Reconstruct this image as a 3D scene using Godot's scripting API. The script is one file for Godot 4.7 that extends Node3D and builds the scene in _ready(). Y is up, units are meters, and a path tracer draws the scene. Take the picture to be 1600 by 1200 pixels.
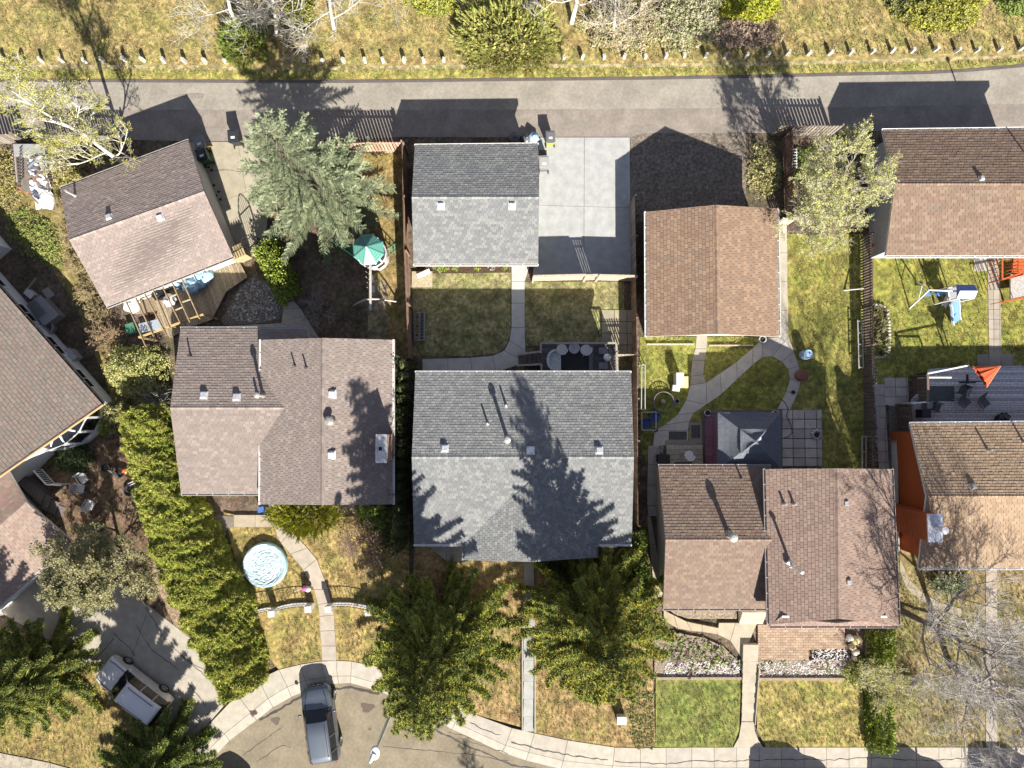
extends Node3D

const PX := 1600.0          # the photograph is 1600 x 1200 pixels
const CAM_Y := 42.67
const TILT := 2.0           # degrees off straight down
const FOCAL := 1066.7
const SUN := Vector3(0.266, 0.512, 0.816)   # towards the sun
const G := 1.9

var cam: Camera3D
var rng := RandomNumberGenerator.new()
var mats := {}
var meshes := {}
var tex := {}
var mean := {}


# ---------------------------------------------------------------- small mesh builder
class MB:
	var v := PackedVector3Array()
	var n := PackedVector3Array()
	var c := PackedColorArray()
	var col := Color(1, 1, 1)

	func tri(a: Vector3, b: Vector3, d: Vector3) -> void:
		var m := (d - a).cross(b - a)
		if m.length_squared() < 1e-14:
			return
		m = m.normalized()
		v.append(a); v.append(b); v.append(d)
		n.append(m); n.append(m); n.append(m)
		c.append(col); c.append(col); c.append(col)

	func smooth(a: Vector3, b: Vector3, d: Vector3, na: Vector3, nb: Vector3, nd: Vector3) -> void:
		var m := (d - a).cross(b - a)
		if m.length_squared() < 1e-14:
			return
		if m.dot(na + nb + nd) < 0.0:
			v.append(a); v.append(d); v.append(b)
			n.append(na); n.append(nd); n.append(nb)
		else:
			v.append(a); v.append(b); v.append(d)
			n.append(na); n.append(nb); n.append(nd)
		c.append(col); c.append(col); c.append(col)

	func quad(a: Vector3, b: Vector3, d: Vector3, e: Vector3) -> void:
		tri(a, b, d)
		tri(a, d, e)

	func box(x: Transform3D, s: Vector3) -> void:
		var h := s / 2.0
		var p := []
		for i in 8:
			p.append(x * Vector3(h.x if i & 1 else -h.x, h.y if i & 2 else -h.y, h.z if i & 4 else -h.z))
		quad(p[2], p[6], p[7], p[3])
		quad(p[0], p[1], p[5], p[4])
		quad(p[0], p[2], p[3], p[1])
		quad(p[4], p[5], p[7], p[6])
		quad(p[0], p[4], p[6], p[2])
		quad(p[1], p[3], p[7], p[5])

	func bx(at: Vector3, s: Vector3, yaw := 0.0) -> void:
		box(Transform3D(Basis(Vector3.UP, yaw), at), s)

	func bar(a: Vector3, b: Vector3, w: float, h: float, up := Vector3.UP) -> void:
		var d := b - a
		var x := d.normalized()
		var z := x.cross(up)
		if z.length() < 1e-4:
			z = x.cross(Vector3.RIGHT)
		z = z.normalized()
		var y := z.cross(x).normalized()
		box(Transform3D(Basis(x, y, z), (a + b) / 2.0), Vector3(d.length(), h, w))

	func tube(pts: Array, radii: Array, sides := 6, cap := true) -> void:
		var rings := []
		var norms := []
		var ref := Vector3(0.31, 0.17, 0.93)
		for i in pts.size():
			var d: Vector3 = (pts[mini(i + 1, pts.size() - 1)] - pts[maxi(i - 1, 0)]).normalized()
			var x := d.cross(ref)
			if x.length() < 0.05:
				x = d.cross(Vector3.RIGHT)
			x = x.normalized()
			var y := d.cross(x).normalized()
			var ring := PackedVector3Array()
			var nor := PackedVector3Array()
			for k in sides:
				var t := TAU * k / sides
				var o := x * cos(t) + y * sin(t)
				ring.append(pts[i] + o * radii[i])
				nor.append(o)
			rings.append(ring)
			norms.append(nor)
		for i in pts.size() - 1:
			for k in sides:
				var q := (k + 1) % sides
				smooth(rings[i][k], rings[i][q], rings[i + 1][q], norms[i][k], norms[i][q], norms[i + 1][q])
				smooth(rings[i][k], rings[i + 1][q], rings[i + 1][k], norms[i][k], norms[i + 1][q], norms[i + 1][k])
		if cap:
			for e in [0, pts.size() - 1]:
				for k in range(1, sides - 1):
					tri(rings[e][0], rings[e][k], rings[e][k + 1])

	func lathe(at: Vector3, prof: Array, seg := 16, flat := false) -> void:
		for i in prof.size() - 1:
			var p: Vector2 = prof[i]
			var q: Vector2 = prof[i + 1]
			var s := (q - p).normalized()
			for k in seg:
				var a := TAU * k / seg
				var b := TAU * (k + 1) / seg
				var pa := at + Vector3(cos(a) * p.x, p.y, sin(a) * p.x)
				var pb := at + Vector3(cos(b) * p.x, p.y, sin(b) * p.x)
				var qa := at + Vector3(cos(a) * q.x, q.y, sin(a) * q.x)
				var qb := at + Vector3(cos(b) * q.x, q.y, sin(b) * q.x)
				if flat:
					quad(pa, pb, qb, qa)
				else:
					var na := Vector3(cos(a) * s.y, -s.x, sin(a) * s.y)
					var nb := Vector3(cos(b) * s.y, -s.x, sin(b) * s.y)
					smooth(pa, pb, qb, na, nb, nb)
					smooth(pa, qb, qa, na, nb, na)

	func ball(at: Vector3, r: Vector3, seed_ := 0, bump := 0.0, seg := 10, rows := 6) -> void:
		var g := []
		for i in rows + 1:
			var row := []
			for k in seg + 1:
				var a := TAU * (k % seg) / seg
				var b := PI * i / rows - PI / 2
				var d := Vector3(cos(a) * cos(b), sin(b), sin(a) * cos(b))
				var w := 1.0 + bump * (sin(d.x * 5.1 + seed_) * sin(d.z * 6.3 + seed_ * 2.1) + 0.6 * sin(d.y * 7.7 + seed_ * 0.7 + d.x * 3.0))
				row.append([at + d * r * w, (d / r).normalized()])
			g.append(row)
		for i in rows:
			for k in seg:
				var a = g[i][k]; var b = g[i][k + 1]; var d = g[i + 1][k + 1]; var e = g[i + 1][k]
				smooth(a[0], b[0], d[0], a[1], b[1], d[1])
				smooth(a[0], d[0], e[0], a[1], d[1], e[1])

	func prism(poly: PackedVector2Array, y0: float, y1: float, bottom := false) -> void:
		var t := Geometry2D.triangulate_polygon(poly)
		for i in range(0, t.size(), 3):
			var a := poly[t[i]]; var b := poly[t[i + 1]]; var d := poly[t[i + 2]]
			if (b - a).cross(d - a) < 0.0:
				var s := b; b = d; d = s
			tri(Vector3(a.x, y1, a.y), Vector3(b.x, y1, b.y), Vector3(d.x, y1, d.y))
			if bottom:
				tri(Vector3(a.x, y0, a.y), Vector3(d.x, y0, d.y), Vector3(b.x, y0, b.y))
		if y1 - y0 < 1e-5:
			return
		var cw := Geometry2D.is_polygon_clockwise(poly)
		for i in poly.size():
			var a := poly[i]; var b := poly[(i + 1) % poly.size()]
			if cw:
				var s := a; a = b; b = s
			quad(Vector3(a.x, y0, a.y), Vector3(a.x, y1, a.y), Vector3(b.x, y1, b.y), Vector3(b.x, y0, b.y))

	func mesh() -> ArrayMesh:
		var a := []
		a.resize(Mesh.ARRAY_MAX)
		a[Mesh.ARRAY_VERTEX] = v
		a[Mesh.ARRAY_NORMAL] = n
		a[Mesh.ARRAY_COLOR] = c
		var m := ArrayMesh.new()
		m.add_surface_from_arrays(Mesh.PRIMITIVE_TRIANGLES, a)
		return m


# ---------------------------------------------------------------- placing things
# the point at height h whose picture falls on pixel (px, py) of the photograph
func P(px: float, py: float, h := 0.0) -> Vector3:
	var d := Basis(Vector3.RIGHT, deg_to_rad(-90.0 + TILT)) * Vector3((px - 800.0) / FOCAL, -(py - 600.0) / FOCAL, -1.0)
	return Vector3(0, CAM_Y, 0) + d * ((h - CAM_Y) / d.y)


func P2(px: float, py: float, h := 0.0) -> Vector2:
	var p := P(px, py, h)
	return Vector2(p.x, p.z)


func poly(flat: Array, h := 0.0) -> PackedVector2Array:
	var o := PackedVector2Array()
	for i in range(0, flat.size(), 2):
		o.append(P2(flat[i], flat[i + 1], h))
	return o


# base colour (linear) of a level surface that the sunlit photograph shows as this sRGB colour
func A(r: float, g: float, b: float, k := 1.0) -> Color:
	var l := Color(r / 255.0, g / 255.0, b / 255.0).srgb_to_linear()
	return Color(l.r / G * k, l.g / G * k, l.b / G * k)


func vary(c: Color, amount: float, tint := 0.0) -> Color:
	var k := 1.0 + rng.randf_range(-amount, amount)
	return Color(c.r * k * (1.0 + rng.randf_range(-tint, tint)), c.g * k, c.b * k * (1.0 + rng.randf_range(-tint, tint)))


func tag(o: Node, label: String, category := "", group := "") -> Node:
	if label:
		o.set_meta("label", label)
	if category:
		o.set_meta("category", category)
	if group:
		o.set_meta("group", group)
	return o


func thing(called: String, label: String, category: String, at := Vector3.ZERO, turn := 0.0, group := "") -> Node3D:
	var o := Node3D.new()
	o.name = called
	add_child(o, true)
	o.position = at
	o.rotation.y = turn
	tag(o, label, category, group)
	return o


func structure(called: String, label := "") -> Node3D:
	var o := Node3D.new()
	o.name = called
	add_child(o, true)
	o.set_meta("kind", "structure")
	if label:
		o.set_meta("label", label)
	return o


func put(called: String, m: Mesh, mat: Material, parent: Node = self, x := Transform3D()) -> MeshInstance3D:
	var o := MeshInstance3D.new()
	o.name = called
	o.mesh = m
	o.material_override = mat
	parent.add_child(o, true)
	o.transform = x
	return o


func obj(called: String, mb: MB, mat: Material, parent: Node = self) -> MeshInstance3D:
	return put(called, mb.mesh(), mat, parent)


func stuff(o: Node) -> Node:
	o.set_meta("kind", "stuff")
	return o


func mm(called: String, m: Mesh, mat: Material, xs: Array, cs: Array, parent: Node = self) -> MultiMeshInstance3D:
	var w := MultiMesh.new()
	w.transform_format = MultiMesh.TRANSFORM_3D
	w.use_colors = true
	w.mesh = m
	w.instance_count = xs.size()
	for i in xs.size():
		w.set_instance_transform(i, xs[i])
		w.set_instance_color(i, cs[i])
	var o := MultiMeshInstance3D.new()
	o.name = called
	o.multimesh = w
	o.material_override = mat
	parent.add_child(o, true)
	return o


# ---------------------------------------------------------------- textures and materials
func grey_tex(key: String, size: int, freq: float, oct: int, lo: float, hi: float, seed_: int, speck := 0.0) -> ImageTexture:
	if tex.has(key):
		return tex[key]
	var f := FastNoiseLite.new()
	f.seed = seed_
	f.noise_type = FastNoiseLite.TYPE_SIMPLEX_SMOOTH
	f.frequency = freq
	f.fractal_octaves = oct
	f.fractal_gain = 0.6
	var src := f.get_seamless_image(size, size).get_data()
	var r := RandomNumberGenerator.new()
	r.seed = seed_
	var out := PackedByteArray()
	out.resize(size * size * 3)
	for i in size * size:
		var t := lerpf(lo, hi, src[i] / 255.0) + r.randf_range(-speck, speck)
		var b := int(clampf(t, 0.0, 1.0) * 255.0)
		out[i * 3] = b; out[i * 3 + 1] = b; out[i * 3 + 2] = b
	mean[key] = average(out)
	tex[key] = ImageTexture.create_from_image(Image.create_from_data(size, size, false, Image.FORMAT_RGB8, out))
	return tex[key]


func average(b: PackedByteArray) -> Color:
	var o := Color(0, 0, 0)
	var n := 0
	for i in range(0, b.size() - 3, 3 * 61):
		o += Color(b[i] / 255.0, b[i + 1] / 255.0, b[i + 2] / 255.0).srgb_to_linear()
		n += 1
	return Color(o.r / n, o.g / n, o.b / n)


func mix_tex(key: String, size: int, f1: float, o1: int, f2: float, cols: Array, seed_: int, speck: float) -> ImageTexture:
	if tex.has(key):
		return tex[key]
	var f := FastNoiseLite.new()
	f.seed = seed_
	f.noise_type = FastNoiseLite.TYPE_SIMPLEX_SMOOTH
	f.frequency = f1
	f.fractal_octaves = o1
	f.fractal_gain = 0.65
	var a := f.get_seamless_image(size, size).get_data()
	f.seed = seed_ + 7
	f.frequency = f2
	f.fractal_octaves = 2
	var b := f.get_seamless_image(size, size).get_data()
	var r := RandomNumberGenerator.new()
	r.seed = seed_
	var out := PackedByteArray()
	out.resize(size * size * 3)
	for i in size * size:
		var t := clampf((a[i] / 255.0 - 0.5) * 1.45 + 0.5 + r.randf_range(-speck, speck), 0.0, 0.999) * (cols.size() - 1)
		var q: Color = cols[int(t)].lerp(cols[int(t) + 1], t - int(t))
		var k := 0.72 + 0.5 * b[i] / 255.0 + r.randf_range(-speck, speck) * 0.8
		out[i * 3] = int(clampf(q.r * k, 0, 1) * 255); out[i * 3 + 1] = int(clampf(q.g * k, 0, 1) * 255); out[i * 3 + 2] = int(clampf(q.b * k, 0, 1) * 255)
	mean[key] = average(out)
	tex[key] = ImageTexture.create_from_image(Image.create_from_data(size, size, false, Image.FORMAT_RGB8, out))
	return tex[key]


# plain material tinted by vertex or copy colours, with a fine grain laid over it in the world
func vc(key := "paint", rough := 0.85, grain := "", tile := 3.0, metal := 0.0, bump := 0.0) -> StandardMaterial3D:
	if mats.has(key):
		return mats[key]
	var m := StandardMaterial3D.new()
	m.vertex_color_use_as_albedo = true
	m.roughness = rough
	m.metallic = metal
	if grain:
		m.albedo_color = Color(1.0 / mean[grain].r, 1.0 / mean[grain].g, 1.0 / mean[grain].b).linear_to_srgb()
		m.albedo_texture = tex[grain]
		m.uv1_triplanar = true
		m.uv1_world_triplanar = true
		m.uv1_scale = Vector3.ONE / tile
		if bump > 0.0:
			m.heightmap_enabled = true
			m.heightmap_texture = tex[grain]
			m.heightmap_scale = bump
	mats[key] = m
	return m


func solid(key: String, lin: Color, rough := 0.8, metal := 0.0) -> StandardMaterial3D:
	if mats.has(key):
		return mats[key]
	var m := StandardMaterial3D.new()
	m.albedo_color = lin.linear_to_srgb()
	m.roughness = rough
	m.metallic = metal
	mats[key] = m
	return m


# ground: a colour, a fine texture, and a broad one multiplied over it
func land(key: String, lin: Color, fine: String, tile: float, broad: String, broad_tile: float, bump := 2.0) -> StandardMaterial3D:
	if mats.has(key):
		return mats[key]
	var m := StandardMaterial3D.new()
	var k: Color = mean[fine] * (mean[broad] if broad else Color(1, 1, 1))
	m.albedo_color = Color(lin.r / k.r, lin.g / k.g, lin.b / k.b).linear_to_srgb()
	m.roughness = 0.95
	m.albedo_texture = tex[fine]
	m.uv1_triplanar = true
	m.uv1_world_triplanar = true
	m.uv1_scale = Vector3.ONE / tile
	if bump > 0.0:
		m.heightmap_enabled = true
		m.heightmap_texture = tex[fine]
		m.heightmap_scale = bump
	if broad:
		m.detail_enabled = true
		m.detail_blend_mode = BaseMaterial3D.BLEND_MODE_MUL
		m.detail_albedo = tex[broad]
		m.detail_uv_layer = BaseMaterial3D.DETAIL_UV_2
		m.uv2_triplanar = true
		m.uv2_world_triplanar = true
		m.uv2_scale = Vector3.ONE / broad_tile
	mats[key] = m
	return m


func glass_dark() -> StandardMaterial3D:
	return solid("dark_glass", Color(0.012, 0.014, 0.018), 0.06)


func make_textures() -> void:
	grey_tex("grain", 512, 0.05, 5, 0.76, 1.0, 3, 0.05)          # concrete, wood, paint
	grey_tex("slab", 512, 0.02, 5, 0.86, 1.0, 4, 0.02)
	grey_tex("asphalt", 1024, 0.02, 5, 0.86, 1.0, 5, 0.05)
	grey_tex("stain", 512, 0.012, 4, 0.82, 1.0, 8)
	grey_tex("streak", 512, 0.02, 3, 0.74, 1.0, 12, 0.03)
	mix_tex("grass", 1024, 0.06, 5, 0.012, [Color(0.54, 0.54, 0.33), Color(0.72, 0.71, 0.45), Color(0.82, 0.77, 0.52), Color(0.93, 0.86, 0.64)], 21, 0.17)
	mix_tex("patch", 512, 0.011, 4, 0.02, [Color(0.88, 0.95, 0.8), Color(0.95, 0.97, 0.91), Color(1.0, 0.97, 0.94)], 31, 0.02)
	mix_tex("soil", 1024, 0.05, 5, 0.01, [Color(0.3, 0.27, 0.24), Color(0.55, 0.49, 0.42), Color(0.8, 0.72, 0.62)], 41, 0.2)
	mix_tex("gravel", 512, 0.16, 2, 0.02, [Color(0.35, 0.34, 0.33), Color(0.7, 0.68, 0.66), Color(0.98, 0.96, 0.92)], 51, 0.22)


# ---------------------------------------------------------------- paving helpers
# the front yards lie a kerb's height above the street
func front(p: PackedVector2Array) -> float:
	var z := 0.0
	for q in p:
		z += q.y / p.size()
	return 0.09 if z > 6.3 else 0.0


func sheet(called: String, flat: Array, y: float, mat: Material, label := "") -> MeshInstance3D:
	var mb := MB.new()
	if called != "street":
		y += front(poly(flat))
	mb.prism(poly(flat), y, y)
	var o := obj(called, mb, mat)
	o.set_meta("kind", "structure")
	if label:
		o.set_meta("label", label)
	return o


func inset(p: PackedVector2Array, d: float) -> PackedVector2Array:
	var o := Geometry2D.offset_polygon(p, -d, Geometry2D.JOIN_MITER)
	return o[0] if o.size() else p


func panel(parent: Node, p: PackedVector2Array, y0: float, y1: float, col: Color, called := "panel", mat: Material = null, gap := 0.012) -> void:
	var q := inset(p, gap)
	if q.size() < 3:
		return
	var mb := MB.new()
	mb.col = col
	mb.prism(q, y0, y1 + (front(q) if y0 < 0.5 else 0.0))
	obj(called, mb, mat if mat else vc("concrete"), parent)


# a strip of panels between two edges given as pixels
func walk(called: String, l: Array, r: Array, y: float, col: Color, label := "") -> Node3D:
	var o := structure(called, label)
	var bed := MB.new()
	bed.col = Color(0.05, 0.045, 0.04)
	for i in range(0, l.size() - 2, 2):
		var p := poly([l[i], l[i + 1], l[i + 2], l[i + 3], r[i + 2], r[i + 3], r[i], r[i + 1]])
		panel(o, p, 0.0, y, vary(col, 0.05, 0.015))
		bed.prism(p, y - 0.02 + front(p), y - 0.02 + front(p))
	obj("joint_bed", bed, vc("paint"), o)
	return o


# cells of a grid turned by an angle, cut to a polygon, each a part
func cells(parent: Node, area: PackedVector2Array, ang: float, w: float, l: float, gap: float, y0: float, y1: float, cols: Array, called: String, mat: Material, stagger := 0.0, wob := 0.0, most := 300) -> void:
	var u := Vector2(cos(ang), sin(ang))
	var v := Vector2(-u.y, u.x)
	var lo := Vector2(INF, INF)
	var hi := -lo
	for p in area:
		var q := Vector2(p.dot(u), p.dot(v))
		lo = lo.min(q); hi = hi.max(q)
	var n := 0
	var rest := MB.new()
	var j := 0
	var b := lo.y
	while b < hi.y:
		var a: float = lo.x - (stagger * l if j % 2 else 0.0)
		while a < hi.x:
			var c := PackedVector2Array([u * (a + gap) + v * (b + gap), u * (a + l - gap) + v * (b + gap), u * (a + l - gap) + v * (b + w - gap), u * (a + gap) + v * (b + w - gap)])
			for piece in Geometry2D.intersect_polygons(c, area):
				if piece.size() > 2:
					var mb := MB.new() if n < most else rest
					mb.col = vary(cols[rng.randi() % cols.size()], 0.1, 0.03)
					mb.prism(piece, y0, y1 + front(area) + rng.randf_range(-wob, wob))
					if n < most:
						obj(called, mb, mat, parent)
					n += 1
			a += l
		b += w
		j += 1
	if rest.v.size():
		stuff(obj(called, rest, mat, parent))


func crack(parent: Node, flat: Array, y: float, w := 0.03) -> void:
	var mb := MB.new()
	mb.col = Color(0.04, 0.035, 0.03)
	var pts := []
	for i in range(0, flat.size() - 2, 2):
		var a := P(flat[i], flat[i + 1]); var b := P(flat[i + 2], flat[i + 3])
		var n := maxi(2, int(a.distance_to(b) / 0.25))
		for k in n:
			pts.append(a.lerp(b, float(k) / n) + Vector3(rng.randf_range(-1, 1), 0, rng.randf_range(-1, 1)) * 0.05)
	for i in pts.size() - 1:
		var d: Vector3 = (pts[i + 1] - pts[i]).normalized()
		var s := Vector3(-d.z, 0, d.x) * w * rng.randf_range(0.3, 0.7)
		var u := Vector3.UP * (y + (0.09 if pts[i].z > 6.3 and parent.name != "street_cracks" else 0.0))
		mb.quad(pts[i] - s + u, pts[i] + s + u, pts[i + 1] + s + u, pts[i + 1] - s + u)
	obj("crack", mb, vc("paint"), parent)


func blot(called: String, px: float, py: float, rx: float, rz: float, y: float, col: Color, parent: Node) -> void:
	var p := PackedVector2Array()
	var c := P2(px, py)
	for k in 22:
		var a := TAU * k / 22
		p.append(c + Vector2(cos(a) * rx, sin(a) * rz) * (1.0 + 0.22 * sin(a * 3 + px) + rng.randf_range(-0.1, 0.1)))
	var mb := MB.new()
	mb.col = col
	mb.prism(p, y, y)
	obj(called, mb, vc("asphalt"), parent)


# ---------------------------------------------------------------- roofs and buildings
# courses of shingle tabs on the slope with eave A-B and upper edge D-C
func shingles(parent: Node, a: Vector3, b: Vector3, c: Vector3, d: Vector3, pal: Array, expo := 0.15, tabw := 0.3, th := 0.02) -> void:
	var u := (b - a).normalized()
	var up := u.cross(d - a).normalized()
	if up.y < 0:
		up = -up
	var n := maxi(1, int(round(((d - a) - u * (d - a).dot(u)).length() / expo)))
	var mean_col := Color(0, 0, 0)
	for q in pal:
		mean_col += q / pal.size()
	var mb := MB.new()
	var blend := FastNoiseLite.new()
	blend.seed = rng.randi() % 1000
	blend.frequency = 0.35
	for i in n:
		var t0 := float(i) / n
		var t1 := minf(1.0, (i + 1.12) / n)
		var l0 := a.lerp(d, t0); var r0 := b.lerp(c, t0)
		var l1 := a.lerp(d, t1); var r1 := b.lerp(c, t1)
		var s0 := (l0 - a).dot(u); var e0 := (r0 - a).dot(u)
		var s1 := (l1 - a).dot(u); var e1 := (r1 - a).dot(u)
		var off := tabw * (0.5 * (i % 2) + 0.17 * ((i / 2) % 3)) + rng.randf_range(-0.02, 0.02)
		var k := floori((minf(s0, s1) - off) / tabw)
		var stop := maxf(e0, e1)
		while k * tabw + off < stop:
			var x0 := k * tabw + off
			var x1 := x0 + tabw - 0.018
			k += 1
			var p0 := clampf(x0, s0, e0); var p1 := clampf(x1, s0, e0)
			var q0 := clampf(x0, s1, e1); var q1 := clampf(x1, s1, e1)
			if p1 - p0 < 0.01 and q1 - q0 < 0.01:
				continue
			var w0 := maxf(e0 - s0, 1e-4); var w1 := maxf(e1 - s1, 1e-4)
			var hh := th * rng.randf_range(0.7, 1.3)
			var pa := l0.lerp(r0, (p0 - s0) / w0) + up * hh
			var pb := l0.lerp(r0, (p1 - s0) / w0) + up * hh
			var qa := l1.lerp(r1, (q0 - s1) / w1) + up * 0.003
			var qb := l1.lerp(r1, (q1 - s1) / w1) + up * 0.003
			var f := clampf(0.5 + 0.8 * blend.get_noise_2d(pa.x + pa.z * 0.3, pa.z), 0, 1)
			mb.col = vary(pal[clampi(int((f * 0.35 + rng.randf() * 0.65) * pal.size()), 0, pal.size() - 1)].lerp(mean_col, 0.3), 0.08, 0.02)
			mb.quad(pa, qa, qb, pb)
			mb.quad(pa, pb, pb - up * (hh + 0.004), pa - up * (hh + 0.004))
	stuff(obj("shingles", mb, vc("shingle"), parent))


# one roof slope: board, fascia and shingles
func slope(parent: Node, a: Vector3, b: Vector3, c: Vector3, d: Vector3, pal: Array, trim: Color, expo := 0.15, tabw := 0.3, th := 0.02) -> void:
	var up := (b - a).cross(d - a).normalized()
	if up.y < 0:
		up = -up
	var mb := MB.new()
	mb.col = Color(pal[0].r * 0.45, pal[0].g * 0.45, pal[0].b * 0.45)
	mb.quad(a, b, c, d)
	mb.col = trim
	var w := Vector3.DOWN * 0.16
	mb.quad(a + w, b + w, c + w, d + w)
	for e in [[a, b], [b, c], [c, d], [d, a]]:
		mb.quad(e[0], e[1], e[1] + w, e[0] + w)
	var r := obj("roof", mb, vc("paint"), parent)
	shingles(r, a, b, c, d, pal, expo, tabw, th)


func ridge_cap(parent: Node, a: Vector3, b: Vector3, pal: Array, across: Vector3, drop := 0.03, w := 0.15) -> void:
	var mb := MB.new()
	var n := maxi(2, int(a.distance_to(b) / 0.2))
	var s := across.normalized() * w
	var dn := Vector3.DOWN * drop
	for i in n:
		var p := a.lerp(b, float(i) / n) + Vector3.UP * 0.045
		var q := a.lerp(b, (i + 1.0) / n) + Vector3.UP * 0.03
		mb.col = vary(pal[rng.randi() % pal.size()], 0.1)
		mb.quad(p, q, q + s + dn, p + s + dn)
		mb.quad(p, q, q - s + dn, p - s + dn)
	stuff(obj("ridge_cap", mb, vc("shingle"), parent))


func gutter(parent: Node, a: Vector3, b: Vector3, out: Vector3, col: Color) -> void:
	var mb := MB.new()
	var o := out.normalized()
	mb.col = col
	var dn := Vector3.DOWN
	mb.bar(a + o * 0.015 + dn * 0.07, b + o * 0.015 + dn * 0.07, 0.012, 0.1)
	mb.bar(a + o * 0.12 + dn * 0.065, b + o * 0.12 + dn * 0.065, 0.022, 0.11)
	mb.bar(a + o * 0.067 + dn * 0.115, b + o * 0.067 + dn * 0.115, 0.09, 0.012)
	var n := maxi(2, int(a.distance_to(b) / 0.85))
	for i in n + 1:
		var p := a.lerp(b, float(i) / n) + dn * 0.02
		mb.bar(p + o * 0.012, p + o * 0.125, 0.05, 0.012)
	obj("gutter", mb, vc("paint"), parent)


# lapped siding on a wall from p to q (plan), with an optional gable peak
func wall(parent: Node, p: Vector2, q: Vector2, top: float, col: Color, peak := Vector3.INF, lap := 0.2, called := "wall") -> void:
	var mb := MB.new()
	var d := q - p
	var u := Vector3(d.x, 0, d.y).normalized()
	var out := Vector3(-u.z, 0, u.x)
	var len := d.length()
	var y := 0.0
	var a0 := Vector3(p.x, 0, p.y)
	var hi := top if peak == Vector3.INF else peak.y
	var pk := (peak - a0).dot(u) if peak != Vector3.INF else 0.0
	while y < hi - 0.01:
		var y1 := minf(y + lap, hi)
		if y < top and y1 > top:
			y1 = top
		var e := [0.0, len, 0.0, len]
		if y1 > top:
			var f0 := clampf((y - top) / (hi - top), 0, 1); var f1 := (y1 - top) / (hi - top)
			e = [pk * f0, lerpf(len, pk, f0), pk * f1, lerpf(len, pk, f1)]
		mb.col = vary(col, 0.03)
		var b0 := out * 0.016
		mb.quad(a0 + u * e[0] + Vector3.UP * y + b0, a0 + u * e[2] + Vector3.UP * y1, a0 + u * e[3] + Vector3.UP * y1, a0 + u * e[1] + Vector3.UP * y + b0)
		mb.quad(a0 + u * e[0] + Vector3.UP * y, a0 + u * e[0] + Vector3.UP * y + b0, a0 + u * e[1] + Vector3.UP * y + b0, a0 + u * e[1] + Vector3.UP * y)
		y = y1
	obj(called, mb, vc("paint"), parent)


# a window on a wall line: centre x along the wall from p, sill and head height
func window(parent: Node, p: Vector2, q: Vector2, at: float, w: float, y0: float, y1: float, frame: Color) -> void:
	var d := (q - p).normalized()
	var u := Vector3(d.x, 0, d.y)
	var out := Vector3(-u.z, 0, u.x)
	var c := Vector3(p.x, 0, p.y) + u * at + Vector3.UP * (y0 + y1) / 2 + out * 0.04
	var x := Transform3D(Basis(u, Vector3.UP, -out if u.cross(Vector3.UP).dot(out) < 0 else out), c)
	var mb := MB.new()
	mb.col = frame
	var h := y1 - y0
	for s in [-1, 1]:
		mb.box(x * Transform3D(Basis(), Vector3(s * w / 2, 0, 0)), Vector3(0.08, h + 0.08, 0.07))
		mb.box(x * Transform3D(Basis(), Vector3(0, s * h / 2, 0)), Vector3(w - 0.08, 0.08, 0.07))
	mb.box(x, Vector3(0.05, h - 0.08, 0.06))
	var f := obj("window", mb, vc("paint"), parent)
	var g := MB.new()
	g.box(x, Vector3(w - 0.08, h - 0.08, 0.02))
	obj("pane", g, glass_dark(), f)


# gabled building: e = four eave corners A B C D (A-B one eave, C-D the other), r = ridge ends [by A and D, by B and C]
func gabled(o: Node, e: Array, r: Array, pal: Array, trim: Color, wcol: Color, over := 0.4, gut := Color(0.6, 0.6, 0.58), expo := 0.15, tabw := 0.3, th := 0.02) -> Array:
	slope(o, e[0], e[1], r[1], r[0], pal, trim, expo, tabw, th)
	slope(o, e[2], e[3], r[0], r[1], pal, trim, expo, tabw, th)
	var ax: Vector3 = (r[1] - r[0]).normalized()
	var cr := Vector3(-ax.z, 0, ax.x)
	var rise: float = r[0].y - e[0].y
	ridge_cap(o, r[0], r[1], pal, cr, 0.03 + 0.15 * rise / maxf(1.0, ((e[0] - r[0]) * Vector3(1, 0, 1)).length()))
	var mid: Vector3 = (e[0] + e[1] + e[2] + e[3]) / 4.0
	gutter(o, e[0], e[1], cr * signf((e[0] - mid).dot(cr)), gut)
	gutter(o, e[2], e[3], cr * signf((e[2] - mid).dot(cr)), gut)
	var w := []
	for k in 4:
		var p: Vector3 = e[k]
		var q := p - ax * signf((p - mid).dot(ax)) * over - cr * signf((p - mid).dot(cr)) * over
		w.append(Vector2(q.x, q.z))
	var top: float = e[0].y - 0.16 + over * rise / maxf(1.0, ((e[0] - r[0]) * Vector3(1, 0, 1)).length())
	if Geometry2D.is_polygon_clockwise(PackedVector2Array(w)):
		w.reverse()
	# now anticlockwise in plan; walls are walked so that they face outwards
	for k in 4:
		var p: Vector2 = w[k]; var q: Vector2 = w[(k + 1) % 4]
		var dd := (q - p).normalized()
		if absf(Vector3(dd.x, 0, dd.y).dot(ax)) < 0.5:
			var m := (p + q) / 2.0
			var rr: Vector3 = r[0] if Vector3(m.x - r[0].x, 0, m.y - r[0].z).length() < Vector3(m.x - r[1].x, 0, m.y - r[1].z).length() else r[1]
			wall(o, q, p, top, wcol, Vector3(rr.x, rr.y - 0.17, rr.z))
		else:
			wall(o, q, p, top, wcol)
	return w


# height of a slope plane (three points) above a plan position
func on_plane(a: Vector3, b: Vector3, c: Vector3, p: Vector3) -> Vector3:
	var n := (b - a).cross(c - a)
	return Vector3(p.x, a.y - (n.x * (p.x - a.x) + n.z * (p.z - a.z)) / n.y, p.z)


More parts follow.
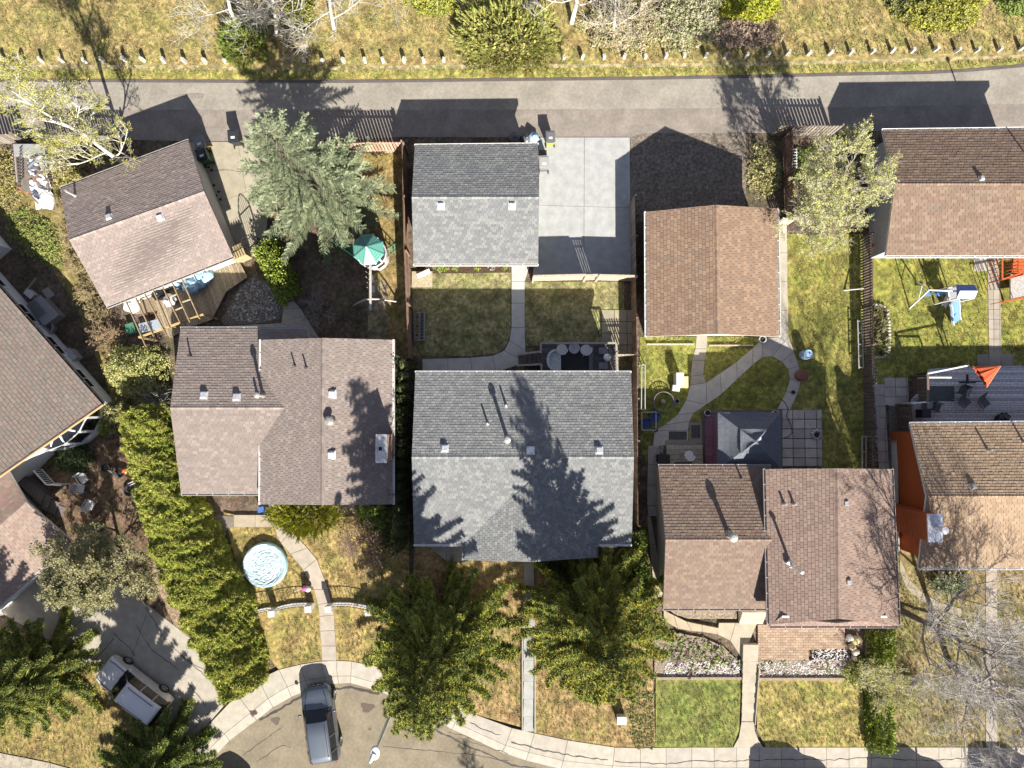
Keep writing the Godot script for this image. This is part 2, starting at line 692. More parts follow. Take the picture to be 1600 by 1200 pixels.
# the point of the plane seen at a pixel
func hit(a: Vector3, b: Vector3, c: Vector3, px: float, py: float) -> Vector3:
	var h := a.y
	var p := P(px, py, h)
	for i in 6:
		p = on_plane(a, b, c, p)
		p = P(px, py, p.y)
	return p


func box_vent(parent: Node, at: Vector3, yaw: float, col: Color, s := 0.36, tilt := 0.0) -> void:
	var mb := MB.new()
	mb.col = col
	var x := Transform3D(Basis(Vector3.UP, yaw) * Basis(Vector3.RIGHT, tilt), at)
	mb.box(x.translated_local(Vector3(0, 0.025, 0)), Vector3(s * 1.25, 0.02, s * 1.25))
	var h := 0.17
	var lo := s / 2
	var hi := s / 2 - 0.04
	var p := []
	for k in 4:
		var sx := 1.0 if k in [1, 2] else -1.0
		var sz := 1.0 if k >= 2 else -1.0
		p.append(x * Vector3(sx * lo, 0.05, sz * lo)); p.append(x * Vector3(sx * hi, h, sz * hi))
	for k in 4:
		var q := (k + 1) % 4
		mb.quad(p[2 * k], p[2 * k + 1], p[2 * q + 1], p[2 * q])
	mb.quad(p[1], p[3], p[5], p[7])
	obj("roof_vent", mb, vc("metal"), parent)


func pipe_vent(parent: Node, at: Vector3, h: float, r: float, col: Color, cap := false, called := "vent_pipe") -> void:
	var mb := MB.new()
	mb.col = col
	mb.tube([at - Vector3.UP * 0.1, at + Vector3.UP * h], [r, r], 10)
	mb.tube([at - Vector3.UP * 0.02, at + Vector3.UP * 0.1], [r * 2.2, r * 1.1], 10, false)
	if cap:
		mb.lathe(at, [Vector2(r * 1.9, h + 0.03), Vector2(r * 1.9, h + 0.09), Vector2(r * 1.2, h + 0.17), Vector2(0.0, h + 0.2)], 12)
		mb.lathe(at, [Vector2(0.0, h + 0.02), Vector2(r * 1.9, h + 0.03)], 12)
	obj(called, mb, vc("metal"), parent)


# ---------------------------------------------------------------- fences
# upright boards along a line, each a part; rails and posts
func fence(label: String, pts: Array, h: float, bw: float, gap: float, cols: Array, side := 1.0, called := "wooden_fence", rail := true, cap := false) -> Node3D:
	var o := thing(called, label, "fence")
	var boards := []
	for c in cols:
		for k in 2:
			var mb := MB.new()
			mb.col = vary(c, 0.12, 0.03)
			mb.bx(Vector3(0, h / 2, 0), Vector3(bw, h, 0.022))
			boards.append(mb.mesh())
	var count := 0
	for s in pts.size() - 1:
		var a: Vector3 = pts[s]; var b: Vector3 = pts[s + 1]
		var d := b - a
		d.y = 0
		var u := d.normalized()
		var n := Vector3(-u.z, 0, u.x) * side
		var yaw := atan2(-u.z, u.x)
		var m := maxi(1, int(d.length() / (bw + gap)))
		for i in m:
			var p := a + d * ((i + 0.5) / m) + n * 0.035
			var x := Transform3D(Basis(Vector3.UP, yaw + rng.randf_range(-0.012, 0.012)) * Basis(u, rng.randf_range(-0.006, 0.006)), p + Vector3.UP * (0.04 + rng.randf_range(-0.02, 0.02)))
			put("picket", boards[rng.randi() % boards.size()], vc("wood"), o, x)
			count += 1
		if rail:
			for y in [0.3, h - 0.25]:
				var mb := MB.new()
				mb.col = vary(cols[0], 0.05)
				mb.bar(a + Vector3.UP * y, b + Vector3.UP * y, 0.04, 0.09)
				obj("rail", mb, vc("wood"), o)
			if cap:
				var mb := MB.new()
				mb.col = vary(cols[0], 0.05)
				mb.bar(a + Vector3.UP * (h + 0.06), b + Vector3.UP * (h + 0.06), 0.13, 0.035)
				obj("cap_rail", mb, vc("wood"), o)
			var posts := maxi(1, int(d.length() / 2.4))
			for i in posts + 1:
				var mb := MB.new()
				mb.col = vary(cols[0], 0.06)
				mb.bx(a + d * (float(i) / posts) - n * 0.05 + Vector3.UP * (h / 2 + 0.04), Vector3(0.09, h + 0.08, 0.09), yaw)
				obj("post", mb, vc("wood"), o)
	return o


# ---------------------------------------------------------------- plants
func sprig_mesh() -> Mesh:
	if meshes.has("sprig"):
		return meshes.sprig
	var mb := MB.new()
	var r := RandomNumberGenerator.new()
	r.seed = 5
	for i in 10:
		var t := i / 10.0
		for s in [-1, 1]:
			var a := Vector3(t + r.randf_range(-0.03, 0.03), 0, 0)
			var l := 0.42 * (1.0 - t * 0.6) * r.randf_range(0.6, 1.25)
			var d := Vector3(r.randf_range(0.3, 0.9), r.randf_range(-0.35, 0.6), s).normalized() * l
			var w := Vector3(0.05, 0.02, 0)
			mb.tri(a - w, a + d, a + w)
	for k in 3:
		var e := Vector3(0, cos(k * 1.05), sin(k * 1.05)) * 0.06
		mb.tri(-e, Vector3(1.08, 0.02, 0), e)
	meshes.sprig = mb.mesh()
	return meshes.sprig


func leaf_mesh(key: String, n: int, size: float, seed_: int, flat := 0.3) -> Mesh:
	if meshes.has(key):
		return meshes[key]
	var mb := MB.new()
	var r := RandomNumberGenerator.new()
	r.seed = seed_
	for i in n:
		var c := Vector3(r.randf_range(-1, 1), r.randf_range(-1, 1) * 0.7, r.randf_range(-1, 1))
		if c.length() > 1.0:
			c = c.normalized()
		c *= 0.5
		var nrm := (Vector3(r.randf_range(-1, 1), r.randf_range(flat, 1.2), r.randf_range(-1, 1)) + c).normalized()
		var x := nrm.cross(Vector3(r.randf_range(-1, 1), r.randf_range(-1, 1), r.randf_range(-1, 1))).normalized()
		var y := nrm.cross(x)
		var l := size * r.randf_range(0.7, 1.3)
		mb.tri(c - x * l, c + y * l * 0.5, c + x * l)
		mb.tri(c - x * l, c + x * l, c - y * l * 0.5)
	meshes[key] = mb.mesh()
	return meshes[key]


func spray_mesh() -> Mesh:
	if meshes.has("spray"):
		return meshes.spray
	var mb := MB.new()
	var r := RandomNumberGenerator.new()
	r.seed = 15
	for i in 26:
		var d := Vector3(r.randf_range(-0.35, 1.0), r.randf_range(-0.3, 0.75), r.randf_range(-0.8, 0.8)).normalized()
		var b := Vector3(r.randf_range(0.0, 0.5), r.randf_range(-0.05, 0.12), r.randf_range(-0.15, 0.15))
		var w := d.cross(Vector3(r.randf_range(-1, 1), r.randf_range(-1, 1), r.randf_range(-1, 1))).normalized() * 0.075
		mb.tri(b - w, b + d * r.randf_range(0.35, 0.65), b + w)
	meshes.spray = mb.mesh()
	return meshes.spray


func tuft_mesh() -> Mesh:
	if meshes.has("tuft"):
		return meshes.tuft
	var mb := MB.new()
	var r := RandomNumberGenerator.new()
	r.seed = 9
	for i in 9:
		var a := TAU * i / 9.0 + r.randf_range(-0.3, 0.3)
		var d := Vector3(cos(a), 0, sin(a))
		var s := Vector3(-d.z, 0, d.x) * 0.09
		var b := d * r.randf_range(0.02, 0.2)
		mb.tri(b - s, b + d * r.randf_range(0.3, 0.8) + Vector3.UP * r.randf_range(0.4, 1.0), b + s)
	meshes.tuft = mb.mesh()
	return meshes.tuft


func leaf_mat(key := "leaf", back := 0.25) -> StandardMaterial3D:
	if mats.has(key):
		return mats[key]
	var m := StandardMaterial3D.new()
	m.vertex_color_use_as_albedo = true
	m.roughness = 0.75
	m.backlight_enabled = true
	m.backlight = Color(back, back, back * 0.6)
	mats[key] = m
	return m


func aim(d: Vector3, roll := 0.0) -> Basis:
	var x := d.normalized()
	var z := x.cross(Vector3.UP)
	if z.length() < 0.02:
		z = Vector3.BACK
	z = z.normalized()
	return Basis(x, z.cross(x), z) * Basis(Vector3.RIGHT, roll)


func spruce(label: String, base: Vector3, h: float, rad: float, cols: Array, seed_: int, open := 1.0, group := "", low := 0.6, sz := 1.0, clumpy := false) -> Node3D:
	var o := thing("spruce_tree", label, "tree", base, 0, group)
	var r := RandomNumberGenerator.new()
	r.seed = seed_
	var tr := MB.new()
	tr.col = Color(0.09, 0.07, 0.055)
	tr.tube([Vector3.ZERO, Vector3(0, h * 0.5, 0), Vector3(0, h * 0.97, 0)], [0.17 + h * 0.008, 0.1, 0.012], 8)
	obj("trunk", tr, vc("wood"), o)
	var br := MB.new()
	br.col = Color(0.08, 0.065, 0.05)
	var xs := []
	var cs := []
	var y := low
	while y < h - 0.15:
		var f := 1.0 - y / h
		var reach := rad * pow(f, 0.8) * (1.0 if f < 0.85 else 0.85 + (1.0 - f))
		var n := int(5 + 5 * f)
		var a0 := r.randf() * TAU
		for k in n:
			var a := a0 + TAU * k / n + r.randf_range(-0.25, 0.25)
			var l := (reach * (r.randf_range(0.6, 1.22) if clumpy else r.randf_range(0.72, 1.12)) + 0.15)
			if clumpy and r.randf() < 0.1:
				continue
			if r.randf() < 0.12 * open:
				l *= 0.7
			var d := Vector3(cos(a), 0, sin(a))
			var side := Vector3(-d.z, 0, d.x)
			var lift := lerpf(-0.22, 0.5, pow(1.0 - f, 1.5))
			var p0 := Vector3(0, y + r.randf_range(-0.12, 0.12), 0)
			var tip := p0 + d * l + Vector3.UP * l * (lift + r.randf_range(-0.06, 0.06))
			var mid := p0.lerp(tip, 0.5) - Vector3.UP * l * 0.07
			br.tube([p0, mid, tip], [0.012 + l * 0.008, 0.012 + l * 0.004, 0.006], 4, false)
			var m := maxi(2, int(l / (0.19 if clumpy else 0.145)))
			for i in m:
				var t := (i + 1.0) / m
				if t < 0.22 and l > 1.0:
					continue
				var q := p0.lerp(mid, t * 2) if t < 0.5 else mid.lerp(tip, t * 2 - 1)
				var w := minf(0.5, 0.22 + l * 0.08) * (1.15 - t * 0.5) * sz
				for s in [-1, 1]:
					var dir: Vector3 = (d * r.randf_range(0.5, 1.0) + side * s * r.randf_range(0.7, 1.1) + Vector3.UP * r.randf_range(-0.25, 0.2)).normalized()
					var ln := w * r.randf_range(0.8, 1.3)
					xs.append(Transform3D(aim(dir, r.randf_range(-0.5, 0.5)) * Basis.from_scale(Vector3(ln, ln, ln) * Vector3(1, 0.9, 0.95)), q))
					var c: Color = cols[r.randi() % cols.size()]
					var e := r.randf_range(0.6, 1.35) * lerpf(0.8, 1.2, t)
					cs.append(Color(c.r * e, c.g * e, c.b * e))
				if t > 0.4 or r.randf() < 0.5:
					var dir: Vector3 = (d + Vector3.UP * r.randf_range(0.0, 0.7) + side * r.randf_range(-0.4, 0.4)).normalized()
					var ln := w * r.randf_range(0.7, 1.1)
					xs.append(Transform3D(aim(dir, r.randf_range(-1, 1)) * Basis.from_scale(Vector3(ln, ln, ln)), q))
					var c: Color = cols[r.randi() % cols.size()]
					var e := r.randf_range(0.6, 1.4)
					cs.append(Color(c.r * e, c.g * e, c.b * e))
		y += r.randf_range(0.22, 0.34) * (1.0 + 0.25 * f) * open
	for i in 6:
		xs.append(Transform3D(aim(Vector3(r.randf_range(-0.3, 0.3), 1, r.randf_range(-0.3, 0.3))) * Basis.from_scale(Vector3.ONE * 0.35), Vector3(0, h - 0.3, 0)))
		cs.append(cols[0])
	stuff(obj("branches", br, vc("wood"), o))
	stuff(mm("crown", spray_mesh() if clumpy else sprig_mesh(), leaf_mat("needle", 0.12), xs, cs, o))
	return o


# a branching skeleton; returns the tips as [position, direction]
func branch(mb: MB, tips: Array, r: RandomNumberGenerator, p: Vector3, d: Vector3, l: float, w: float, level: int, spread: float, rise: float, pale: Color, dark: Color, most: int, kids := 4) -> void:
	var q := p
	var pts := [p]
	var rad := [w]
	var dir := d
	var steps := 3 if level < 3 else 2
	for i in steps:
		dir = (dir + Vector3(r.randf_range(-1, 1), r.randf_range(-0.6, 0.9), r.randf_range(-1, 1)) * 0.22 + Vector3.UP * rise * 0.12).normalized()
		q += dir * l / steps
		pts.append(q)
		rad.append(w * lerpf(1.0, 0.45 if level < most else 0.2, (i + 1.0) / steps))
	mb.col = dark.lerp(pale, clampf(level / 3.0, 0, 1))
	mb.tube(pts, rad, 7 if level == 0 else (4 if level < 3 else 3), false)
	if level >= most:
		tips.append([q, dir])
		if steps > 1:
			tips.append([pts[1], dir])
		return
	var n := kids + r.randi() % 2
	for k in n:
		var t := lerpf(0.35, 1.0, (k + 0.5) / n)
		var j := mini(int(t * steps), steps - 1)
		var at: Vector3 = pts[j].lerp(pts[j + 1], t * steps - j)
		var side := dir.cross(Vector3(r.randf_range(-1, 1), r.randf_range(-1, 1), r.randf_range(-1, 1))).normalized()
		var nd := (dir * r.randf_range(0.5, 1.0) + side * spread * r.randf_range(0.7, 1.3) + Vector3.UP * rise * 0.3).normalized()
		branch(mb, tips, r, at, nd, l * r.randf_range(0.5, 0.78), maxf(w * 0.5, 0.011), level + 1, spread, rise, pale, dark, most, kids)


func tree(called: String, label: String, base: Vector3, top: Vector3, rad: float, seed_: int, pale: Color, dark: Color, most: int, leaves: Array = [], lsize := 0.2, share := 1.0, trunk := 0.16, clear := 0.25, kids := 4, category := "tree") -> Node3D:
	var o := thing(called, label, category, base)
	var r := RandomNumberGenerator.new()
	r.seed = seed_
	var t := top - base
	var tr := MB.new()
	tr.col = dark
	var pts := []
	var rr := []
	for i in 7:
		var f := i / 6.0
		pts.append(t * f + Vector3(r.randf_range(-1, 1), 0, r.randf_range(-1, 1)) * 0.12 * (1 if i > 0 else 0))
		rr.append(lerpf(trunk, trunk * 0.14, f))
	tr.tube(pts, rr, 9)
	obj("trunk", tr, vc("wood"), o)
	var mb := MB.new()
	var tips := []
	var n := 11
	for k in n:
		var f := lerpf(clear, 0.98, (k + 0.5) / n)
		var i := mini(int(f * 6), 5)
		var at: Vector3 = pts[i].lerp(pts[i + 1], f * 6 - i)
		var a := k * 2.4 + r.randf_range(-0.3, 0.3)
		var out := Vector3(cos(a), lerpf(0.35, 1.1, f) * r.randf_range(0.7, 1.2), sin(a)).normalized()
		branch(mb, tips, r, at, out, rad * lerpf(0.72, 0.42, f) * r.randf_range(0.85, 1.15), trunk * lerpf(0.46, 0.2, f), 1, 0.75, 0.5, pale, dark, most, kids)
	stuff(obj("branches", mb, vc("bark"), o))
	if leaves:
		var xs := []
		var cs := []
		for q in tips:
			if r.randf() > share:
				continue
			var s := lsize * r.randf_range(0.7, 1.3)
			xs.append(Transform3D(Basis(Vector3.UP, r.randf() * TAU) * Basis.from_scale(Vector3.ONE * s), q[0]))
			var c: Color = leaves[r.randi() % leaves.size()]
			var e := r.randf_range(0.75, 1.25)
			cs.append(Color(c.r * e, c.g * e, c.b * e))
		stuff(mm("foliage", leaf_mesh("clump", 10, 0.22, 3), leaf_mat(), xs, cs, o))
	return o


# a bushy dome of leaf clumps on stems
func shrub(called: String, label: String, c: Vector3, rx: float, rz: float, h: float, cols: Array, n: int, size: float, seed_: int, yaw := 0.0, kind := "clump", group := "", category := "shrub", inner := 0.55) -> Node3D:
	var o := thing(called, label, category, c, yaw, group)
	var r := RandomNumberGenerator.new()
	r.seed = seed_
	var st := MB.new()
	st.col = Color(0.07, 0.055, 0.04)
	for k in 14:
		var a := r.randf() * TAU
		var e := Vector3(cos(a) * rx, 0, sin(a) * rz) * r.randf_range(0.3, 0.85)
		st.tube([Vector3(e.x * 0.15, 0, e.z * 0.15), Vector3(e.x * 0.6, h * 0.45, e.z * 0.6), Vector3(e.x, h * r.randf_range(0.6, 0.9), e.z)], [0.03, 0.02, 0.008], 4, false)
	stuff(obj("stems", st, vc("bark"), o))
	var xs := []
	var cs := []
	var m: Mesh = sprig_mesh() if kind == "sprig" else leaf_mesh("clump", 10, 0.22, 3)
	var bump := FastNoiseLite.new()
	bump.seed = seed_
	bump.frequency = 0.8
	for i in n:
		var a := r.randf() * TAU
		var u := r.randf()
		var el := asin(u)
		var f := 1.0 - (1.0 - inner) * pow(r.randf(), 1.6)
		var d := Vector3(cos(a) * cos(el), u, sin(a) * cos(el))
		f *= 1.0 + 0.45 * bump.get_noise_3d(d.x * 2 + c.x, d.y * 2, d.z * 2 + c.z)
		var p := Vector3(d.x * rx, maxf(0.06, d.y * h), d.z * rz) * f
		var s := size * r.randf_range(0.6, 1.3)
		var b := Basis(Vector3.UP, r.randf() * TAU) * Basis(Vector3.RIGHT, r.randf_range(-0.5, 0.5))
		if kind == "sprig":
			b = aim((d + Vector3(r.randf_range(-0.6, 0.6), r.randf_range(-0.1, 0.7), r.randf_range(-0.6, 0.6))).normalized(), r.randf_range(-1, 1))
		xs.append(Transform3D(b * Basis.from_scale(Vector3.ONE * s), p))
		var q: Color = cols[r.randi() % cols.size()]
		var e := r.randf_range(0.75, 1.25)
		cs.append(Color(q.r * e, q.g * e, q.b * e))
	stuff(mm("foliage", m, leaf_mat(), xs, cs, o))
	return o


# twiggy leafless bush
func twigs(called: String, label: String, c: Vector3, rad: float, h: float, cols: Array, n: int, seed_: int, lean := Vector3.ZERO, category := "shrub", leaves: Array = [], lsize := 0.12) -> Node3D:
	var o := thing(called, label, category, c)
	var r := RandomNumberGenerator.new()
	r.seed = seed_
	var mb := MB.new()
	var tips := []
	for i in n:
		var a := r.randf() * TAU
		var d := (Vector3(cos(a), 0, sin(a)) * r.randf_range(0.2, 1.0) * rad / maxf(h, 0.1) + Vector3.UP + lean).normalized()
		var col: Color = cols[r.randi() % cols.size()]
		branch(mb, tips, r, Vector3(cos(a), 0, sin(a)) * 0.12 * rad, d, sqrt(rad * rad + h * h) * r.randf_range(0.4, 0.62), 0.016, 2, 0.6, 0.2, col, col, 4, 3)
	stuff(obj("stems", mb, vc("bark"), o))
	if leaves:
		var xs := []
		var cs := []
		for q in tips:
			var s := lsize * r.randf_range(0.6, 1.4)
			xs.append(Transform3D(Basis(Vector3.UP, r.randf() * TAU) * Basis.from_scale(Vector3.ONE * s), q[0]))
			var k: Color = leaves[r.randi() % leaves.size()]
			var e := r.randf_range(0.75, 1.25)
			cs.append(Color(k.r * e, k.g * e, k.b * e))
		stuff(mm("foliage", leaf_mesh("clump", 10, 0.22, 3), leaf_mat(), xs, cs, o))
	return o


# hedge along a line: cores and clumps
func hedge(called: String, label: String, pts: Array, half: Array, h: float, cols: Array, per: float, size: float, seed_: int, kind := "sprig") -> Node3D:
	var o := thing(called, label, "hedge")
	var r := RandomNumberGenerator.new()
	r.seed = seed_
	var core := MB.new()
	core.col = Color(0.08, 0.09, 0.03)
	var xs := []
	var cs := []
	var bump := FastNoiseLite.new()
	bump.seed = seed_
	bump.frequency = 0.7
	var m: Mesh = sprig_mesh() if kind == "sprig" else spray_mesh() if kind == "spray" else leaf_mesh("clump", 10, 0.22, 3)
	for i in pts.size() - 1:
		var a: Vector3 = pts[i]; var b: Vector3 = pts[i + 1]
		var u := (b - a).normalized()
		var w := Vector3(-u.z, 0, u.x)
		var l := a.distance_to(b)
		for j in maxi(1, int(l / 0.6)):
			var f := (j + 0.5) / maxi(1, int(l / 0.6))
			var hw: float = lerpf(half[i], half[i + 1], f)
			core.ball(a.lerp(b, f) + Vector3.UP * h * 0.42, Vector3(minf(hw * 0.7, 0.75), h * 0.44, hw * 0.62) if absf(u.z) < 0.7 else Vector3(hw * 0.62, h * 0.44, minf(hw * 0.7, 0.75)), i * 7 + j, 0.1, 8, 5)
		var n := int(l * (half[i] + half[i + 1]) * per)
		for j in n:
			var f := r.randf_range(-0.03, 1.03)
			var hw: float = lerpf(half[i], half[i + 1], clampf(f, 0, 1))
			var th := r.randf_range(0.0, PI)
			var e := Vector2(cos(th), sin(th))
			var k := 1.0 / pow(pow(absf(e.x), 3.0) + pow(absf(e.y), 3.0), 1.0 / 3.0)
			var c := a.lerp(b, f)
			k *= 1.0 + 0.24 * bump.get_noise_3d(c.x * 1.3 + e.x, e.y * 2.0, c.z * 1.3)
			k *= 1.0 - 0.3 * pow(r.randf(), 2.0)
			var p := c + w * e.x * k * hw + Vector3.UP * maxf(0.08, e.y * k * h)
			var d := (w * e.x + Vector3.UP * e.y * 0.9 + Vector3(r.randf_range(-0.7, 0.7), r.randf_range(0, 0.7), r.randf_range(-0.7, 0.7))).normalized()
			var s := size * r.randf_range(0.65, 1.3)
			xs.append(Transform3D(aim(d, r.randf_range(-1.2, 1.2)) * Basis.from_scale(Vector3.ONE * s), p))
			var q: Color = cols[r.randi() % cols.size()]
			var g := r.randf_range(0.6, 1.35)
			cs.append(Color(q.r * g, q.g * g, q.b * g))
	stuff(obj("branches", core, vc("bark"), o))
	stuff(mm("foliage", m, leaf_mat(), xs, cs, o))
	return o


# loose ground plants scattered over a polygon
func scatter(area: PackedVector2Array, n: int, r: RandomNumberGenerator) -> Array:
	var lo := Vector2(INF, INF)
	var hi := -lo
	for p in area:
		lo = lo.min(p); hi = hi.max(p)
	var o := []
	var guard := 0
	while o.size() < n and guard < n * 12:
		guard += 1
		var p := Vector2(r.randf_range(lo.x, hi.x), r.randf_range(lo.y, hi.y))
		if Geometry2D.is_point_in_polygon(p, area):
			o.append(p)
	return o


func ground_cover(called: String, label: String, flat: Array, per: float, size: float, cols: Array, seed_: int, mesh: Mesh, hgt := 1.0, category := "grass", lift := 0.01) -> void:
	var r := RandomNumberGenerator.new()
	r.seed = seed_
	var area := poly(flat)
	var s2 := 0.0
	for i in area.size():
		s2 += area[i].cross(area[(i + 1) % area.size()])
	var xs := []
	var cs := []
	for p in scatter(area, int(absf(s2) / 2 * per), r):
		var s := size * r.randf_range(0.5, 1.4)
		xs.append(Transform3D(Basis(Vector3.UP, r.randf() * TAU) * Basis(Vector3.RIGHT, r.randf_range(-0.3, 0.3)) * Basis.from_scale(Vector3(s, s * hgt, s)), Vector3(p.x, lift + front(area), p.y)))
		var q: Color = cols[r.randi() % cols.size()]
		var e := r.randf_range(0.75, 1.25)
		cs.append(Color(q.r * e, q.g * e, q.b * e))
	var o := mm(called, mesh, leaf_mat(), xs, cs)
	stuff(o)
	tag(o, label, category)


func rock_mesh(k: int) -> Mesh:
	var key := "rock%d" % k
	if not meshes.has(key):
		var mb := MB.new()
		mb.ball(Vector3.ZERO, Vector3(0.5, 0.36, 0.42), k * 3, 0.14, 7, 5)
		meshes[key] = mb.mesh()
	return meshes[key]


func stones(called: String, label: String, flat: Array, per: float, size: float, cols: Array, seed_: int, y := 0.03) -> void:
	var r := RandomNumberGenerator.new()
	r.seed = seed_
	var area := poly(flat)
	var s2 := 0.0
	for i in area.size():
		s2 += area[i].cross(area[(i + 1) % area.size()])
	var xs := []
	var cs := []
	for p in scatter(area, int(absf(s2) / 2 * per), r):
		var s := size * r.randf_range(0.5, 1.5)
		xs.append(Transform3D(Basis.from_euler(Vector3(r.randf() * 0.5, r.randf() * TAU, r.randf() * 0.5)) * Basis.from_scale(Vector3(s, s * 0.5, s)), Vector3(p.x, y + front(area), p.y)))
		var q: Color = cols[r.randi() % cols.size()]
		var e := r.randf_range(0.75, 1.2)
		cs.append(Color(q.r * e, q.g * e, q.b * e))
	tag(stuff(mm(called, rock_mesh(1), vc("paint"), xs, cs)), label, "stones")


# ================================================================ the place
func _ready() -> void:
	cam = Camera3D.new()
	cam.name = "camera"
	cam.position = Vector3(0, CAM_Y, 0)
	cam.rotation_degrees = Vector3(-90.0 + TILT, 0, 0)
	cam.fov = rad_to_deg(2.0 * atan(600.0 / FOCAL))
	cam.near = 0.5
	cam.far = 900.0
	add_child(cam)
	cam.current = true
	var env := Environment.new()
	env.background_mode = Environment.BG_SKY
	var sky_mat := ProceduralSkyMaterial.new()
	sky_mat.sky_top_color = Color(0.5, 0.545, 0.66)
	sky_mat.sky_horizon_color = Color(0.76, 0.775, 0.79)
	sky_mat.sky_curve = 0.15
	sky_mat.ground_bottom_color = Color(0.3, 0.29, 0.26)
	sky_mat.ground_horizon_color = Color(0.55, 0.56, 0.55)
	sky_mat.sky_energy_multiplier = 0.68
	var sky := Sky.new()
	sky.sky_material = sky_mat
	env.sky = sky
	env.tonemap_mode = Environment.TONE_MAPPER_LINEAR
	env.tonemap_exposure = 2.62
	env.sdfgi_enabled = true
	env.ssao_enabled = true
	env.ssil_enabled = true
	var we := WorldEnvironment.new()
	we.name = "world_environment"
	we.environment = env
	add_child(we)
	var sun := DirectionalLight3D.new()
	sun.name = "sun"
	sun.light_energy = 1.6
	sun.light_color = Color(1.0, 0.975, 0.93)
	sun.light_angular_distance = 0.5
	sun.shadow_enabled = true
	add_child(sun)
	sun.look_at_from_position(SUN * 100.0, Vector3.ZERO)

	rng.seed = 4242
	make_textures()
	vc("paint", 0.7, "grain", 3.0)
	vc("concrete", 0.9, "slab", 7.0)
	vc("shingle", 0.95, "grain", 1.3)
	vc("wood", 0.85, "streak", 1.7)
	vc("bark", 0.9)
	vc("metal", 0.35, "streak", 2.0, 0.55)
	vc("gloss", 0.25)
	vc("cloth", 0.9, "streak", 1.5)
	vc("asphalt", 0.95, "asphalt", 6.0)
	build_ground()
	build_paving()
	build_house_left()
	build_garage_a()
	build_house_a()
	build_garage_b()
	build_house_b()
	build_garage_c()
	build_house_c()
	build_garage_d()
	build_house_d()
	build_fences()
	build_trees()
	build_shrubs()
	build_vehicles()
	build_yard_a()
	build_yard_b()
	build_yard_c()
	build_yard_d()
	build_side_yard()


func lawn(called: String, flat: Array, y: float, r: float, g: float, b: float, label: String) -> void:
	var key := "lawn_%d_%d_%d" % [r, g, b]
	sheet(called, flat, y, land(key, A(r, g, b), "grass", 5.0, "patch", 14.0, 2.0), label)


